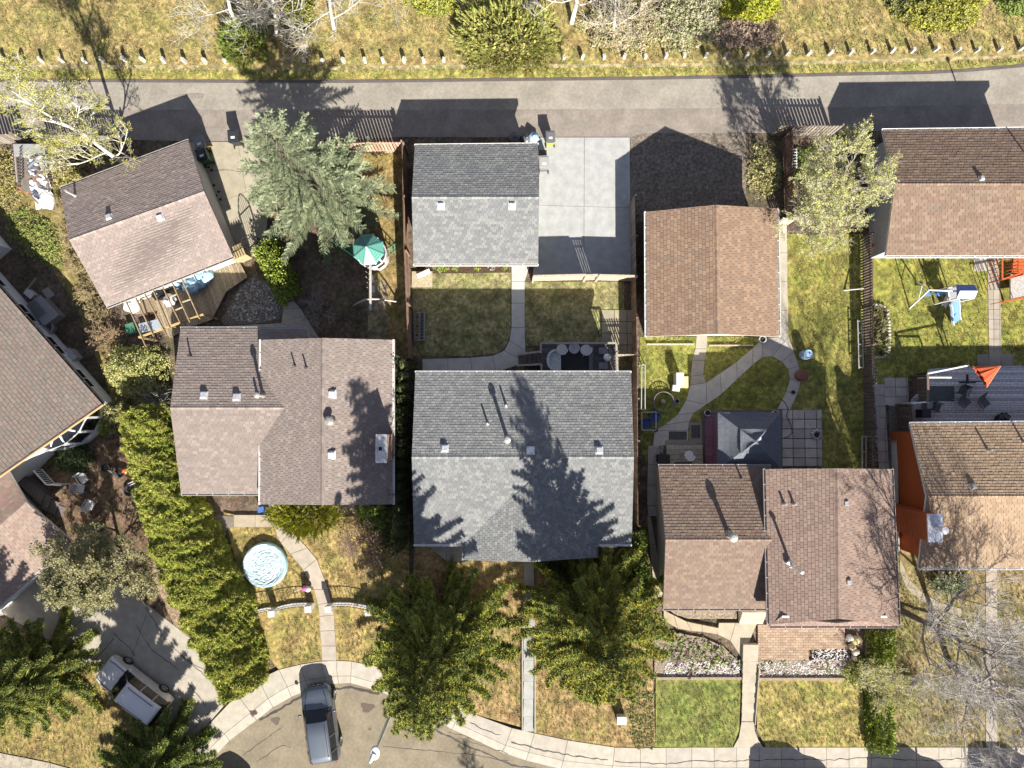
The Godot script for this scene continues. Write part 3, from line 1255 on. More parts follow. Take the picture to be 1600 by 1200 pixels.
func build_ground() -> void:
	var mb := MB.new()
	mb.prism(PackedVector2Array([Vector2(-300, -300), Vector2(300, -300), Vector2(300, 300), Vector2(-300, 300)]), 0, 0)
	var g := obj("ground", mb, land("soil", A(128, 112, 92), "soil", 4.0, "patch", 17.0, 3.0))
	g.set_meta("kind", "structure")
	lawn("park_grass", [-400, -500, 2000, -500, 2000, 92, 1500, 97, 1200, 104, 900, 105, 0, 106, -400, 106], 0.004, 186, 168, 106, "dry tan and green grass of the park beyond the posts")
	lawn("verge_grass", [-400, 105, 0, 105, 900, 104, 1200, 103, 1500, 96, 2000, 90, 2000, 70, 2000, 140, -400, 140], 0.008, 186, 176, 98, "")
	sheet("worn_path", [-400, 101, 0, 101, 300, 102, 420, 106, 520, 104, 700, 101, 900, 100, 1200, 97, 1450, 90, 1700, 82, 1700, 87, 1450, 95, 1200, 103, 900, 106, 700, 108, 520, 110, 420, 111, 300, 108, 0, 108, -400, 108], 0.012, land("straw", A(200, 184, 136), "grass", 5.0, "patch", 9.0), "")
	# alley
	var top := [-400, 124, 130, 123.5, 400, 125, 540, 125, 800, 122, 1000, 120, 1180, 117, 1300, 114, 1450, 111, 1520, 107, 1600, 100, 2000, 88]
	var mid := [2000, 150, 1600, 162, 1300, 168, 900, 171, 400, 172, 0, 171, -400, 171]
	var low := [2000, 196, 1600, 203, 1300, 206, 1200, 208, 1000, 208, 985, 215, 840, 215, 625, 214, 560, 218, 420, 221, 300, 221, 90, 216, -400, 214]
	sheet("alley", top + low, 0.016, land("alley", A(186, 178, 164), "asphalt", 6.0, "stain", 15.0, 1.0), "grey asphalt back alley between the park and the yards")
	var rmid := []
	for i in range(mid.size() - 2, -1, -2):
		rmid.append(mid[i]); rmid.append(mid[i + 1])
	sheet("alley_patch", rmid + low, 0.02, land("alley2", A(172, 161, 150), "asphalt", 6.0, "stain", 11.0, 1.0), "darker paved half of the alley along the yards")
	var edge := []
	for i in range(top.size() - 2, -1, -2):
		edge.append(top[i]); edge.append(top[i + 1] + 5.0)
	sheet("alley_edge", top + edge, 0.021, land("alley3", A(120, 112, 108), "asphalt", 3.0, "stain", 6.0, 1.0), "")
	sheet("gravel_pad", [985, 207, 1000, 207, 1165, 207, 1165, 335, 985, 335], 0.012, land("gravelpad", A(150, 138, 124), "soil", 3.0, "stain", 7.0), "bare gravel parking pad behind the brown garage")
	# lawns
	lawn("lawn", [645, 426, 798, 426, 798, 520, 792, 538, 778, 551, 740, 556, 645, 556], 0.02, 168, 162, 112, "square back lawn west of the walk behind the grey house")
	lawn("lawn", [820, 440, 975, 440, 975, 490, 940, 490, 940, 540, 820, 540], 0.02, 168, 162, 112, "back lawn east of the walk beside the grey deck")
	lawn("lawn", [560, 232, 634, 232, 641, 560, 575, 560, 575, 400], 0.02, 168, 146, 92, "narrow worn lawn strip west of the long board fence")
	lawn("lawn", [575, 438, 606, 438, 606, 560, 575, 560], 0.024, 176, 160, 128, "")
	lawn("lawn", [1000, 526, 1290, 526, 1290, 640, 1010, 720, 1000, 700], 0.02, 158, 158, 74, "lawn around the looping path behind the brown garage")
	lawn("lawn", [1230, 366, 1348, 366, 1350, 732, 1282, 732, 1282, 640, 1238, 640, 1238, 526, 1230, 526], 0.024, 166, 160, 80, "long side lawn between the brown garage and slatted fence")
	lawn("lawn", [1364, 390, 1700, 390, 1700, 572, 1370, 600, 1364, 560], 0.02, 162, 160, 72, "bright lawn with the swing set")
	lawn("lawn", [350, 800, 428, 815, 640, 800, 640, 1046, 560, 1034, 437, 1046, 400, 1000], 0.02, 186, 164, 100, "dry front lawn crossed by the curving walk")
	lawn("lawn", [648, 850, 818, 860, 818, 1136, 735, 1113, 640, 1060], 0.02, 190, 162, 108, "dry front lawn under the western big spruce")
	lawn("lawn", [834, 860, 1012, 870, 1024, 1168, 960, 1166, 887, 1155, 834, 1144], 0.02, 184, 158, 102, "dry front lawn under the eastern big spruce")
	lawn("lawn", [1024, 1060, 1157, 1060, 1154, 1140, 1144, 1166, 1024, 1167], 0.024, 148, 154, 76, "square green front lawn left of the front steps")
	lawn("lawn", [1182, 1060, 1346, 1060, 1350, 1166, 1196, 1166, 1182, 1140], 0.024, 182, 168, 96, "square front lawn right of the front steps")
	lawn("lawn", [1395, 850, 1700, 886, 1700, 1166, 1350, 1166, 1350, 975, 1395, 975], 0.02, 162, 148, 98, "rough front lawn under the bare trees")
	lawn("lawn", [-60, 960, 90, 1003, 250, 1120, 300, 1160, 330, 1260, -60, 1260], 0.02, 176, 156, 92, "shady lawn corner beside the wide driveway")
	lawn("lawn", [0, 230, 110, 300, 150, 470, 200, 560, 240, 640, 190, 660, 120, 480, 30, 340, -60, 330, -60, 230], 0.02, 156, 142, 84, "weedy strip between the rotated garage and the left house")
	# loose stones and planting soil
	sheet("planting_bed", [652, 410, 795, 410, 795, 426, 652, 428], 0.026, land("bedsoil", A(96, 74, 58), "soil", 2.0, "", 1.0), "dark soil bed under the grey garage eave")
	sheet("planting_bed", [1036, 984, 1100, 996, 1130, 1010, 1150, 1030, 1157, 1058, 1022, 1058, 1022, 984], 0.026, land("bedsoil2", A(184, 166, 144), "soil", 2.0, "", 1.0), "planted bed left of the front walk")
	sheet("planting_bed", [1182, 1030, 1345, 1030, 1345, 1058, 1182, 1058], 0.026, mats["bedsoil2"], "narrow planted bed right of the front steps")
	sheet("planting_bed", [1040, 948, 1150, 948, 1150, 966, 1075, 966, 1052, 958], 0.026, mats["bedsoil2"], "")
	sheet("rock_bed", [346, 500, 376, 446, 396, 430, 420, 442, 443, 482, 436, 500, 402, 507, 350, 508], 0.026, land("rockbed", A(150, 140, 130), "gravel", 2.0, "", 1.0), "stony rock garden bed beside the timber deck")
	sheet("gravel_strip", [1388, 600, 1402, 600, 1408, 760, 1390, 760], 0.026, land("rockbed", A(150, 140, 130), "gravel", 2.0, "", 1.0), "")
	sheet("mulch_bed", [60, 640, 200, 640, 215, 760, 245, 900, 275, 985, 235, 945, 150, 900, 90, 820], 0.024, land("mulch", A(134, 110, 86), "soil", 3.0, "patch", 7.0), "mulched garden beside the left house")
	sheet("mulch_bed", [240, 800, 330, 985, 378, 1072, 330, 1022, 275, 980, 240, 900], 0.03, land("mulch2", A(186, 160, 132), "soil", 3.0, "", 7.0), "bare strip of earth under the big hedge")
	# street
	var kerb := [-300, 1330, 240, 1330, 286, 1250, 322, 1195, 345, 1172, 370, 1146, 400, 1125, 435, 1100, 472, 1080, 510, 1069, 547, 1066, 580, 1072, 607, 1084, 650, 1105, 705, 1137, 750, 1160, 800, 1180, 850, 1195, 900, 1204, 1000, 1208, 1100, 1209, 2200, 1209]
	sheet("street", kerb + [2200, 2600, -300, 2600], 0.008, land("street", A(168, 155, 131), "asphalt", 6.0, "stain", 12.0, 1.0), "pale worn asphalt of the cul-de-sac")
	var outer := [200, 1330, 268, 1215, 302, 1161, 330, 1128, 372, 1084, 405, 1060, 437, 1045, 470, 1037, 502, 1032, 526, 1031, 550, 1032, 607, 1044, 665, 1075, 735, 1112, 800, 1136, 835, 1144, 887, 1155, 960, 1166, 1000, 1167, 1040, 1166.5, 1080, 1166, 1115, 1166, 1150, 1166, 1185, 1166, 1220, 1166, 1255, 1166, 1290, 1166, 1325, 1166, 1360, 1166, 1395, 1166, 1430, 1166, 1465, 1166, 1500, 1166, 1535, 1166, 1570, 1166, 1610, 1166, 1650, 1166]
	var inner := [230, 1330, 292, 1218, 327, 1170, 352, 1145, 393, 1112, 420, 1090, 450, 1072, 478, 1062, 508, 1057, 528, 1055, 549, 1055, 600, 1069, 657, 1096, 712, 1128, 790, 1163, 826, 1174, 880, 1187, 957, 1195, 1000, 1197, 1040, 1198, 1080, 1198, 1115, 1198, 1150, 1198, 1185, 1198, 1220, 1198, 1255, 1198, 1290, 1198, 1325, 1198, 1360, 1198, 1395, 1198, 1430, 1198, 1465, 1198, 1500, 1198, 1535, 1198, 1570, 1198, 1610, 1198, 1650, 1198]
	var gut := [240, 1330, 300, 1224, 336, 1182, 360, 1156, 402, 1124, 428, 1104, 456, 1088, 484, 1076, 511, 1069, 530, 1067, 548, 1066, 594, 1079, 651, 1106, 706, 1138, 784, 1174, 822, 1187, 876, 1200, 955, 1206, 1000, 1208, 1040, 1209, 1080, 1209, 1115, 1209, 1150, 1209, 1185, 1209, 1220, 1209, 1255, 1209, 1290, 1209, 1325, 1209, 1360, 1209, 1395, 1209, 1430, 1209, 1465, 1209, 1500, 1209, 1535, 1209, 1570, 1209, 1610, 1209, 1650, 1209]
	var sw := walk("sidewalk", outer, inner, 0.045, A(222, 212, 196), "pale concrete sidewalk curving round the cul-de-sac")
	var kb := walk("kerb", inner, gut, 0.035, A(232, 222, 206), "rolled concrete kerb at the street edge")
	for k in [[700, 1148, 745, 1160, 800, 1178]]:
		crack(kb, k, 0.042)
	crack(sw, [800, 1158, 850, 1171, 900, 1180, 957, 1187], 0.052, 0.06)
	crack(sw, [960, 1188, 1000, 1190, 1040, 1192, 1080, 1186, 1140, 1188, 1220, 1184, 1290, 1186, 1360, 1182, 1440, 1186, 1540, 1182], 0.052, 0.04)
	crack(sw, [735, 1128, 760, 1140, 790, 1150], 0.052, 0.04)
	var st := structure("street_cracks")
	crack(st, [597, 1167, 640, 1170, 720, 1177, 800, 1190], 0.012)
	crack(st, [380, 1180, 420, 1150, 450, 1130], 0.012)
	crack(st, [400, 1190, 440, 1165, 460, 1170], 0.012)
	crack(st, [620, 1100, 680, 1140, 730, 1165, 800, 1195, 900, 1215], 0.012, 0.09)
	crack(st, [405, 1126, 440, 1106, 470, 1088, 510, 1078, 550, 1074, 600, 1086], 0.012, 0.16)
	var gr := MB.new()
	gr.col = Color(0.1, 0.07, 0.06)
	var gp := P(397, 1112) + Vector3.UP * 0.14
	for i in 6:
		gr.bx(gp + Vector3(-0.15 + i * 0.06, 0, 0), Vector3(0.03, 0.02, 0.3), 0.7)
	gr.bx(gp + Vector3(0, -0.012, 0), Vector3(0.42, 0.012, 0.36), 0.7)
	obj("storm_drain", gr, vc("paint"), kb)
	var al := structure("alley_marks")
	for q in [[905, 196, 1.0, 0.25], [300, 150, 0.9, 0.16], [1010, 200, 0.9, 0.2], [330, 205, 0.6, 0.25], [1250, 185, 0.5, 0.16]]:
		blot("stain", q[0], q[1], q[2], q[3], 0.0265, A(170, 161, 151), al)
	blot("tar_spot", 574, 1105, 0.42, 0.28, 0.013, A(124, 112, 98), st)
	blot("tar_spot", 431, 1126, 0.26, 0.24, 0.013, A(128, 116, 100), st)
	blot("tar_spot", 578, 1139, 0.1, 0.08, 0.013, A(128, 116, 100), st)


func build_paving() -> void:
	var con := A(216, 207, 190)
	# front walk of the brown house
	walk("front_walk", [420, 788, 430, 825, 440, 848, 455, 865, 475, 890, 492, 920, 498, 944, 500, 962, 501, 985, 503, 1008, 504, 1031], [432, 788, 446, 814, 456, 828, 481, 855, 496, 873, 514, 920, 518, 940, 523, 960, 524, 984, 526, 1008, 527, 1031], 0.06, A(216, 202, 184), "curving concrete front walk to the brown house")
	walk("porch_walk", [367, 804, 400, 804, 431, 804], [367, 823, 400, 823, 431, 823], 0.07, A(205, 190, 165), "")
	walk("porch_walk", [330, 804, 366, 806], [345, 836, 366, 822], 0.05, A(150, 142, 130), "")
	# walk of the grey house
	walk("back_walk", [799, 412, 799, 440, 799, 474, 799, 512, 796, 532, 788, 548, 770, 556, 735, 559, 700, 560, 660, 561], [829, 412, 820, 440, 820, 474, 820, 512, 821, 548, 822, 566, 775, 582, 738, 582, 700, 582, 660, 582], 0.06, A(228, 226, 220), "concrete back walk from the grey garage to the grey house")
	walk("front_walk", [818, 872, 818, 920, 817, 960, 817, 980], [834, 872, 835, 920, 836, 960, 836, 980], 0.08, A(205, 200, 190), "")
	var steps := [988, 1030, 1062, 1090, 1118, 1141]
	var w := structure("front_steps", "long run of low concrete steps to the grey house")
	for i in 5:
		panel(w, poly([818, steps[i], 834, steps[i], 834, steps[i + 1], 817, steps[i + 1]]), 0, 0.2 - i * 0.025, vary(A(206, 206, 200), 0.05))
	panel(w, poly([834.5, 985, 837, 985, 837, 1141, 834.5, 1141]), 0, 0.26, A(212, 206, 194), "side_kerb")
	panel(w, poly([815, 985, 817.4, 985, 817, 1141, 815, 1141]), 0, 0.2, A(218, 212, 200), "side_kerb")
	walk("porch_pad", [668, 848, 698, 848, 730, 850], [676, 858, 698, 876, 732, 878], 0.09, A(196, 192, 184), "")
	# grey garage parking pad
	var pad := structure("parking_pad", "large pale concrete parking pad beside the grey garage")
	for c in [[842, 215, 913, 215, 912.5, 323, 842, 321], [913, 215, 984, 215, 985, 325, 912.5, 323], [842, 321, 912.5, 323, 912, 437, 832, 437], [912.5, 323, 985, 325, 986, 437, 912, 437]]:
		panel(pad, poly(c), 0, 0.05, vary(A(210, 211, 209), 0.03), "panel", null, 0.01)
	crack(pad, [905, 376, 908, 390, 906, 400], 0.054, 0.015)
	# patio stones
	var ps := structure("patio_stones", "square concrete patio stones beside the grey deck")
	cells(ps, poly([940, 484, 987, 484, 987, 552, 940, 552]), 0.0, 0.74, 0.8, 0.02, 0, 0.05, [A(206, 192, 160), A(198, 186, 158)], "stone", vc("concrete"), 0.0, 0.006)
	# driveway of the rotated garage
	var da := structure("driveway", "concrete driveway beside the rotated brown garage")
	for c in [[296, 222, 372, 222, 385, 300, 330, 322], [372, 222, 450, 222, 450, 300, 385, 300], [330, 322, 385, 300, 420, 300, 420, 332, 352, 362], [352, 362, 420, 332, 412, 392, 372, 412]]:
		panel(da, poly(c), 0, 0.05, vary(A(206, 196, 172), 0.04), "panel", null, 0.01)
	crack(da, [320, 268, 350, 266, 390, 270, 420, 268], 0.054)
	for k in [[335, 290], [342, 300], [338, 306], [345, 312], [331, 266], [326, 262]]:
		blot("oil_spot", k[0], k[1], 0.1, 0.08, 0.054, A(70, 62, 54), da)
	walk("side_path", [398, 395, 405, 412, 420, 440, 443, 482, 440, 505, 340, 510], [414, 386, 430, 428, 448, 458, 470, 482, 500, 530, 340, 530], 0.05, A(214, 206, 194), "")
	# big driveway on the left
	var dl := structure("driveway", "wide cracked concrete driveway of the left house")
	for c in [[-40, 985, 40, 905, 100, 930, 88, 1005, 10, 960, -40, 970], [40, 905, 60, 890, 180, 905, 235, 946, 200, 1050, 162, 1060, 88, 1005, 100, 930], [235, 946, 275, 977, 330, 1020, 372, 1078, 302, 1158, 282, 1142, 200, 1060, 200, 1050]]:
		panel(dl, poly(c), 0, 0.05, vary(A(214, 204, 188), 0.04), "panel", null, 0.01)
	for k in [[230, 948, 262, 1002, 292, 1028, 330, 1052, 345, 1085, 356, 1098], [180, 990, 205, 1010, 215, 1030], [215, 975, 235, 1010, 260, 1030, 290, 1050], [285, 1022, 330, 1062, 340, 1075], [295, 1065, 318, 1095, 325, 1108], [88, 1000, 140, 960], [150, 1030, 185, 990], [330, 1110, 302, 1140]]:
		crack(dl, k, 0.054, 0.035)
	walk("neighbour_walk", [-60, 1168, 0, 1174, 40, 1182, 80, 1190, 130, 1204], [-60, 1190, 0, 1196, 30, 1206, 70, 1218, 120, 1232], 0.06, A(206, 196, 176), "")
	# paths behind the brown garage
	walk("garden_path", [1088, 524, 1086, 545, 1081, 563, 1079, 588, 1078, 602], [1105, 524, 1104, 545, 1101, 563, 1099, 585, 1103, 598], 0.05, A(206, 198, 184), "concrete path from the brown garage to the patio")
	walk("garden_path", [1078, 602, 1072, 625, 1058, 648, 1038, 664, 1022, 673, 1020, 698], [1103, 598, 1104, 632, 1084, 645, 1077, 658, 1075, 672, 1075, 692], 0.05, A(232, 226, 216), "")
	walk("garden_path", [1103, 598, 1125, 583, 1150, 566, 1176, 543, 1192, 529], [1104, 632, 1127, 616, 1152, 592, 1176, 570, 1190, 559], 0.05, A(232, 226, 216), "diagonal concrete path across the looped lawn")
	walk("garden_path", [1192, 528, 1232, 526, 1240, 550, 1248, 572, 1251, 596, 1246, 614, 1234, 640], [1190, 559, 1206, 557, 1221, 565, 1231, 577, 1234, 592, 1228, 612, 1214, 639], 0.05, A(228, 220, 210), "curled concrete path past the rain barrel")
	walk("side_walk", [1213, 352, 1213, 395, 1214, 440, 1215, 485, 1216, 527], [1229, 352, 1230, 395, 1230, 440, 1231, 485, 1232, 527], 0.05, A(222, 212, 194), "narrow concrete walk along the brown garage")
	walk("side_walk", [1012, 696, 1012, 726, 1011, 758, 1011, 790, 1012, 806], [1030, 696, 1031, 726, 1031, 758, 1030, 790, 1030, 806], 0.05, A(216, 208, 200), "narrow slab walk beside the brown house")
	walk("side_walk", [1010, 806, 1014, 850, 1018, 890, 1022, 930], [1016, 806, 1024, 850, 1032, 890, 1036, 940], 0.05, A(206, 192, 168), "")
	var pt := structure("patio", "grid of square patio stones beside the canopy")
	cells(pt, poly([1202, 640, 1283, 640, 1284, 728, 1202, 728]), 0.0, 0.6, 0.74, 0.025, 0, 0.06, [A(232, 222, 212), A(224, 214, 204), A(214, 204, 196)], "stone", vc("concrete"), 0.0, 0.008)
	# front walk of the eastern brown house
	walk("front_walk", [1036, 952, 1052, 960, 1072, 970, 1096, 975, 1122, 980], [1036, 968, 1058, 981, 1080, 985, 1096, 986, 1120, 990], 0.07, A(218, 200, 170), "curved concrete front walk of the eastern brown house")
	walk("front_walk", [1122, 972, 1148, 972, 1182, 972], [1120, 990, 1140, 1000, 1158, 1028], 0.07, A(220, 206, 182), "")
	var fs := structure("front_steps", "concrete front steps between the square lawns")
	var py := [1004, 1030, 1048, 1064, 1080, 1096, 1112, 1126]
	for i in 7:
		panel(fs, poly([1158, py[i], 1182, py[i], 1181 - i * 0.7, py[i + 1], 1157, py[i + 1]]), 0, 0.3 - i * 0.04, vary(A(222, 210, 188), 0.04))
	panel(fs, poly([1157, 1126, 1177, 1126, 1178, 1140, 1184, 1155, 1192, 1166, 1144, 1166, 1153, 1150]), 0, 0.08, A(220, 208, 186))
	for i in 5:
		panel(fs, poly([1181 - i * 0.8, 1040 + i * 18, 1183 - i * 0.8, 1040 + i * 18, 1182 - i * 0.8, 1058 + i * 18, 1180 - i * 0.8, 1058 + i * 18]), 0, 0.42 - i * 0.055, A(206, 190, 164), "side_kerb")
	var bp := structure("brick_patio", "red brick paver patio in front of the eastern brown house")
	cells(bp, poly([1183, 975, 1318, 975, 1318, 1012, 1262, 1014, 1262, 1030, 1183, 1029]), 0.0, 0.155, 0.31, 0.006, 0, 0.07, [A(206, 178, 152), A(198, 170, 144), A(212, 186, 160), A(190, 162, 140)], "brick", vc("concrete"), 0.5, 0.006, 300)
	for e in [[1024, 1058, 1157, 1058, "long timber edging below the left planted bed"], [1183, 1059, 1318, 1059, "long timber edging below the right planted bed"]]:
		var mb := MB.new()
		mb.col = A(190, 168, 138)
		mb.bar(P(e[0], e[1]) + Vector3.UP * 0.12, P(e[2], e[3]) + Vector3.UP * 0.12, 0.16, 0.24)
		tag(obj("timber_edging", mb, vc("wood")), e[4], "edging")
	# pavers in the eastern yard
	var pv := structure("paver_path", "double row of pavers crossing the lawn with the swing set")
	cells(pv, poly([1542, 392, 1561, 392, 1564, 556, 1545, 556]), 0.02, 0.62, 0.38, 0.012, 0, 0.05, [A(204, 192, 176), A(196, 184, 168)], "paver", vc("concrete"), 0.0, 0.006)
	cells(pv, poly([1526, 553, 1583, 553, 1583, 572, 1526, 572]), 0.0, 0.8, 0.75, 0.012, 0, 0.055, [A(190, 180, 168)], "paver", vc("concrete"))
	panel(pv, poly([1520, 398, 1541, 398, 1541, 424, 1521, 424]), 0, 0.06, A(214, 204, 196), "slab")
	var pw := structure("paver_path", "row of grey pavers beside the slatted fence")
	cells(pw, poly([1366, 600, 1381, 600, 1389, 738, 1373, 738]), 0.0, 0.7, 0.62, 0.015, 0, 0.05, [A(222, 210, 200), A(214, 202, 192)], "paver", vc("concrete"), 0.0, 0.006)
	cells(pw, poly([1381, 590, 1418, 590, 1420, 640, 1382, 632]), 0.0, 0.6, 0.7, 0.015, 0, 0.05, [A(224, 214, 204)], "paver", vc("concrete"), 0.0, 0.006)
	walk("garden_path", [1404, 872, 1420, 905, 1440, 925, 1465, 940, 1500, 950], [1404, 892, 1414, 918, 1436, 938, 1462, 952, 1500, 962], 0.05, A(196, 182, 160), "")
	walk("garden_path", [1538, 888, 1538, 940, 1538, 1000, 1538, 1060, 1538, 1120, 1538, 1166], [1556, 888, 1556, 940, 1556, 1000, 1556, 1060, 1556, 1120, 1556, 1166], 0.05, A(206, 194, 176), "straight front path under the bare trees")


# ================================================================ buildings
func up_slope(a: Vector3, b: Vector3, run: float, rise: float, px: float, py: float) -> Vector3:
	# offset from the eave a-b towards pixel (px, py) in plan
	var u := (b - a).normalized()
	var n := Vector3(-u.z, 0, u.x)
	var t := P(px, py, a.y) - a
	if n.dot(t) < 0:
		n = -n
	return n * run + Vector3.UP * rise


func tint(pal: Array, r: float, g: float, b: float) -> Array:
	return pal.map(func(c): return Color(c.r * r, c.g * g, c.b * b))


const RED := [Color(0.24, 0.165, 0.135), Color(0.2, 0.145, 0.12), Color(0.17, 0.13, 0.11), Color(0.22, 0.13, 0.105), Color(0.23, 0.185, 0.15)]
const TAUPE := [Color(0.215, 0.165, 0.145), Color(0.19, 0.15, 0.13), Color(0.175, 0.135, 0.12), Color(0.235, 0.185, 0.16)]
const SLATE := [Color(0.19, 0.195, 0.195), Color(0.165, 0.17, 0.172), Color(0.215, 0.22, 0.215), Color(0.145, 0.15, 0.155), Color(0.235, 0.238, 0.225)]
const CEDAR := [Color(0.24, 0.16, 0.11), Color(0.21, 0.14, 0.098), Color(0.26, 0.18, 0.125), Color(0.2, 0.125, 0.09), Color(0.19, 0.14, 0.11)]
const TAN := [Color(0.3, 0.21, 0.14), Color(0.27, 0.19, 0.125), Color(0.33, 0.24, 0.16), Color(0.24, 0.165, 0.11)]
const ROSE := [Color(0.225, 0.15, 0.125), Color(0.2, 0.135, 0.115), Color(0.24, 0.17, 0.14), Color(0.185, 0.125, 0.105)]


func build_house_left() -> void:
	var o := thing("house", "large white house with mottled red-brown roof at the left edge, seen cornerwise", "house")
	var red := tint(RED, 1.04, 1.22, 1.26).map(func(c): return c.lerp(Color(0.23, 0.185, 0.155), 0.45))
	var a := P(0, 450, 3.05)
	var b := P(160, 632, 3.05)
	var u := (b - a).normalized()
	a = b - u * 19.0
	var s := up_slope(a, b, 8.6, 2.9, 0, 700)
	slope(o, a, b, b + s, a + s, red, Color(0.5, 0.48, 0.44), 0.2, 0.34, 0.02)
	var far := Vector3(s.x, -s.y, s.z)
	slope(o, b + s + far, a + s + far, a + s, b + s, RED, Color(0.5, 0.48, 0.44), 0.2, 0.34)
	var out := -Vector3(s.x, 0, s.z).normalized()
	gutter(o, a, b, out, Color(0.05, 0.045, 0.04))
	# the yellowish rake board along the gable
	var mb := MB.new()
	mb.col = A(226, 190, 140)
	mb.bar(b + u * 0.03 + Vector3.DOWN * 0.05, b + s + u * 0.03 + Vector3.DOWN * 0.05, 0.05, 0.2)
	obj("rake_board", mb, vc("paint"), o)
	var w0 := b + s * 0.04 - u * 0.85 - out * 0.35
	var p1 := Vector2(w0.x, w0.z)
	var w1 := w0 - u * 18.0
	var p0 := Vector2(w1.x, w1.z)
	var g := b + s * 2.0 - u * 0.85
	var p2 := Vector2(g.x + far.x - s.x * 1.0, g.z + far.z - s.z)
	var white := Color(0.72, 0.73, 0.74)
	wall(o, p1, p0, 3.0, white)
	var pk := b + s - u * 0.85
	wall(o, Vector2(pk.x, pk.z) * 2.0 - p1, p1, 3.0, white, Vector3(pk.x, pk.y - 0.2, pk.z))
	for k in [1.9, 4.6, 7.3, 10.2]:
		window(o, p1, p0, k, 1.5, 0.75, 1.95, Color(0.82, 0.82, 0.82))
	# side extension beside the wall
	var q0 := w0 - u * 11.6
	mb = MB.new()
	mb.col = white
	var ep := PackedVector2Array()
	for k in [[0.0, 0.0], [0.0, 1.5], [-5.5, 1.5], [-5.5, 0.0]]:
		var e: Vector3 = q0 + u * k[0] + out * k[1]
		ep.append(Vector2(e.x, e.z))
	mb.prism(ep, 0, 2.35)
	obj("porch_box", mb, vc("paint"), o)
	# the glazed bow window under the gable
	var bow := MB.new()
	bow.col = Color(0.66, 0.67, 0.68)
	var wd := Vector2(pk.x - p1.x, pk.z - p1.y).normalized()
	var wu := Vector3(wd.x, 0, wd.y)
	var c0 := Vector3(p1.x, 0, p1.y) + wu * 2.2
	var on := u
	var pane := MB.new()
	var np := 5
	var last := Vector3.ZERO
	for i in np + 1:
		var t := PI * i / np
		var e := c0 - wu * cos(t) * 1.75 + on * sin(t) * 0.95
		if i > 0:
			bow.quad(last, last + Vector3.UP * 0.9, e + Vector3.UP * 0.9, e)
			bow.quad(last + Vector3.UP * 2.35, last + Vector3.UP * 2.5, e + Vector3.UP * 2.5, e + Vector3.UP * 2.35)
			var i0 := last.lerp(c0, 0.06); var i1 := e.lerp(c0, 0.06)
			bow.quad(last + Vector3.UP * 0.9, e + Vector3.UP * 0.9, i1 + Vector3.UP * 0.9, i0 + Vector3.UP * 0.9)
			pane.quad(i0 + Vector3.UP * 0.9, i0 + Vector3.UP * 2.35, i1 + Vector3.UP * 2.35, i1 + Vector3.UP * 0.9)
			bow.bar(i0 + Vector3.UP * 2.42, i0.lerp(c0, 0.6) + Vector3.UP * 2.85, 0.09, 0.09)
		bow.bar(e + Vector3.UP * 0.85, e + Vector3.UP * 2.4, 0.13, 0.13)
		last = e
	var bw := obj("bow_window", bow, vc("paint"), o)
	obj("pane", pane, glass_dark(), bw)
	var rf := MB.new()
	for i in np:
		var t0 := PI * i / np; var t1 := PI * (i + 1) / np
		var e0 := c0 - wu * cos(t0) * 1.7 + on * sin(t0) * 0.9 + Vector3.UP * 2.5
		var e1 := c0 - wu * cos(t1) * 1.7 + on * sin(t1) * 0.9 + Vector3.UP * 2.5
		rf.tri(e0, c0 + Vector3.UP * 2.9, e1)
	obj("glazed_roof", rf, glass_dark(), bw)
	# lower wing
	var e0 := P(0, 946, 2.7)
	var e1 := P(113, 846, 2.7)
	var v := (e1 - e0).normalized()
	e0 = e1 - v * 12.0
	var t := up_slope(e0, e1, 3.2, 0.85, 0, 800)
	var wing := thing("garage_wing", "low front wing of the left house with a pinkish roof partly in tree shade", "garage")
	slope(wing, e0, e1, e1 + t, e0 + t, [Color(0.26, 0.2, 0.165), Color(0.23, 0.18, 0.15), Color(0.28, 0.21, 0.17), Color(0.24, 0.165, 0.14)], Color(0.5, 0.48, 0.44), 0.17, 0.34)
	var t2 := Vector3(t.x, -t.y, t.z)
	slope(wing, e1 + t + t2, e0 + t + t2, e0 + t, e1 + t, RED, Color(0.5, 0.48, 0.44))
	gutter(wing, e0, e1, -Vector3(t.x, 0, t.z), Color(0.6, 0.58, 0.52))
	var f0 := e1 - v * 1.9 + Vector3(t.x, 0, t.z).normalized() * 0.4
	var f1 := f0 - v * 11.0
	wall(wing, Vector2(f0.x, f0.z), Vector2(f1.x, f1.z), 2.6, white)
	var f2 := f0 + Vector3(t.x, 0, t.z) * 1.8
	var fk := e1 + t - v * 1.9
	wall(wing, Vector2(f2.x, f2.z), Vector2(f0.x, f0.z), 2.6, white, Vector3(fk.x, fk.y - 0.2, fk.z))


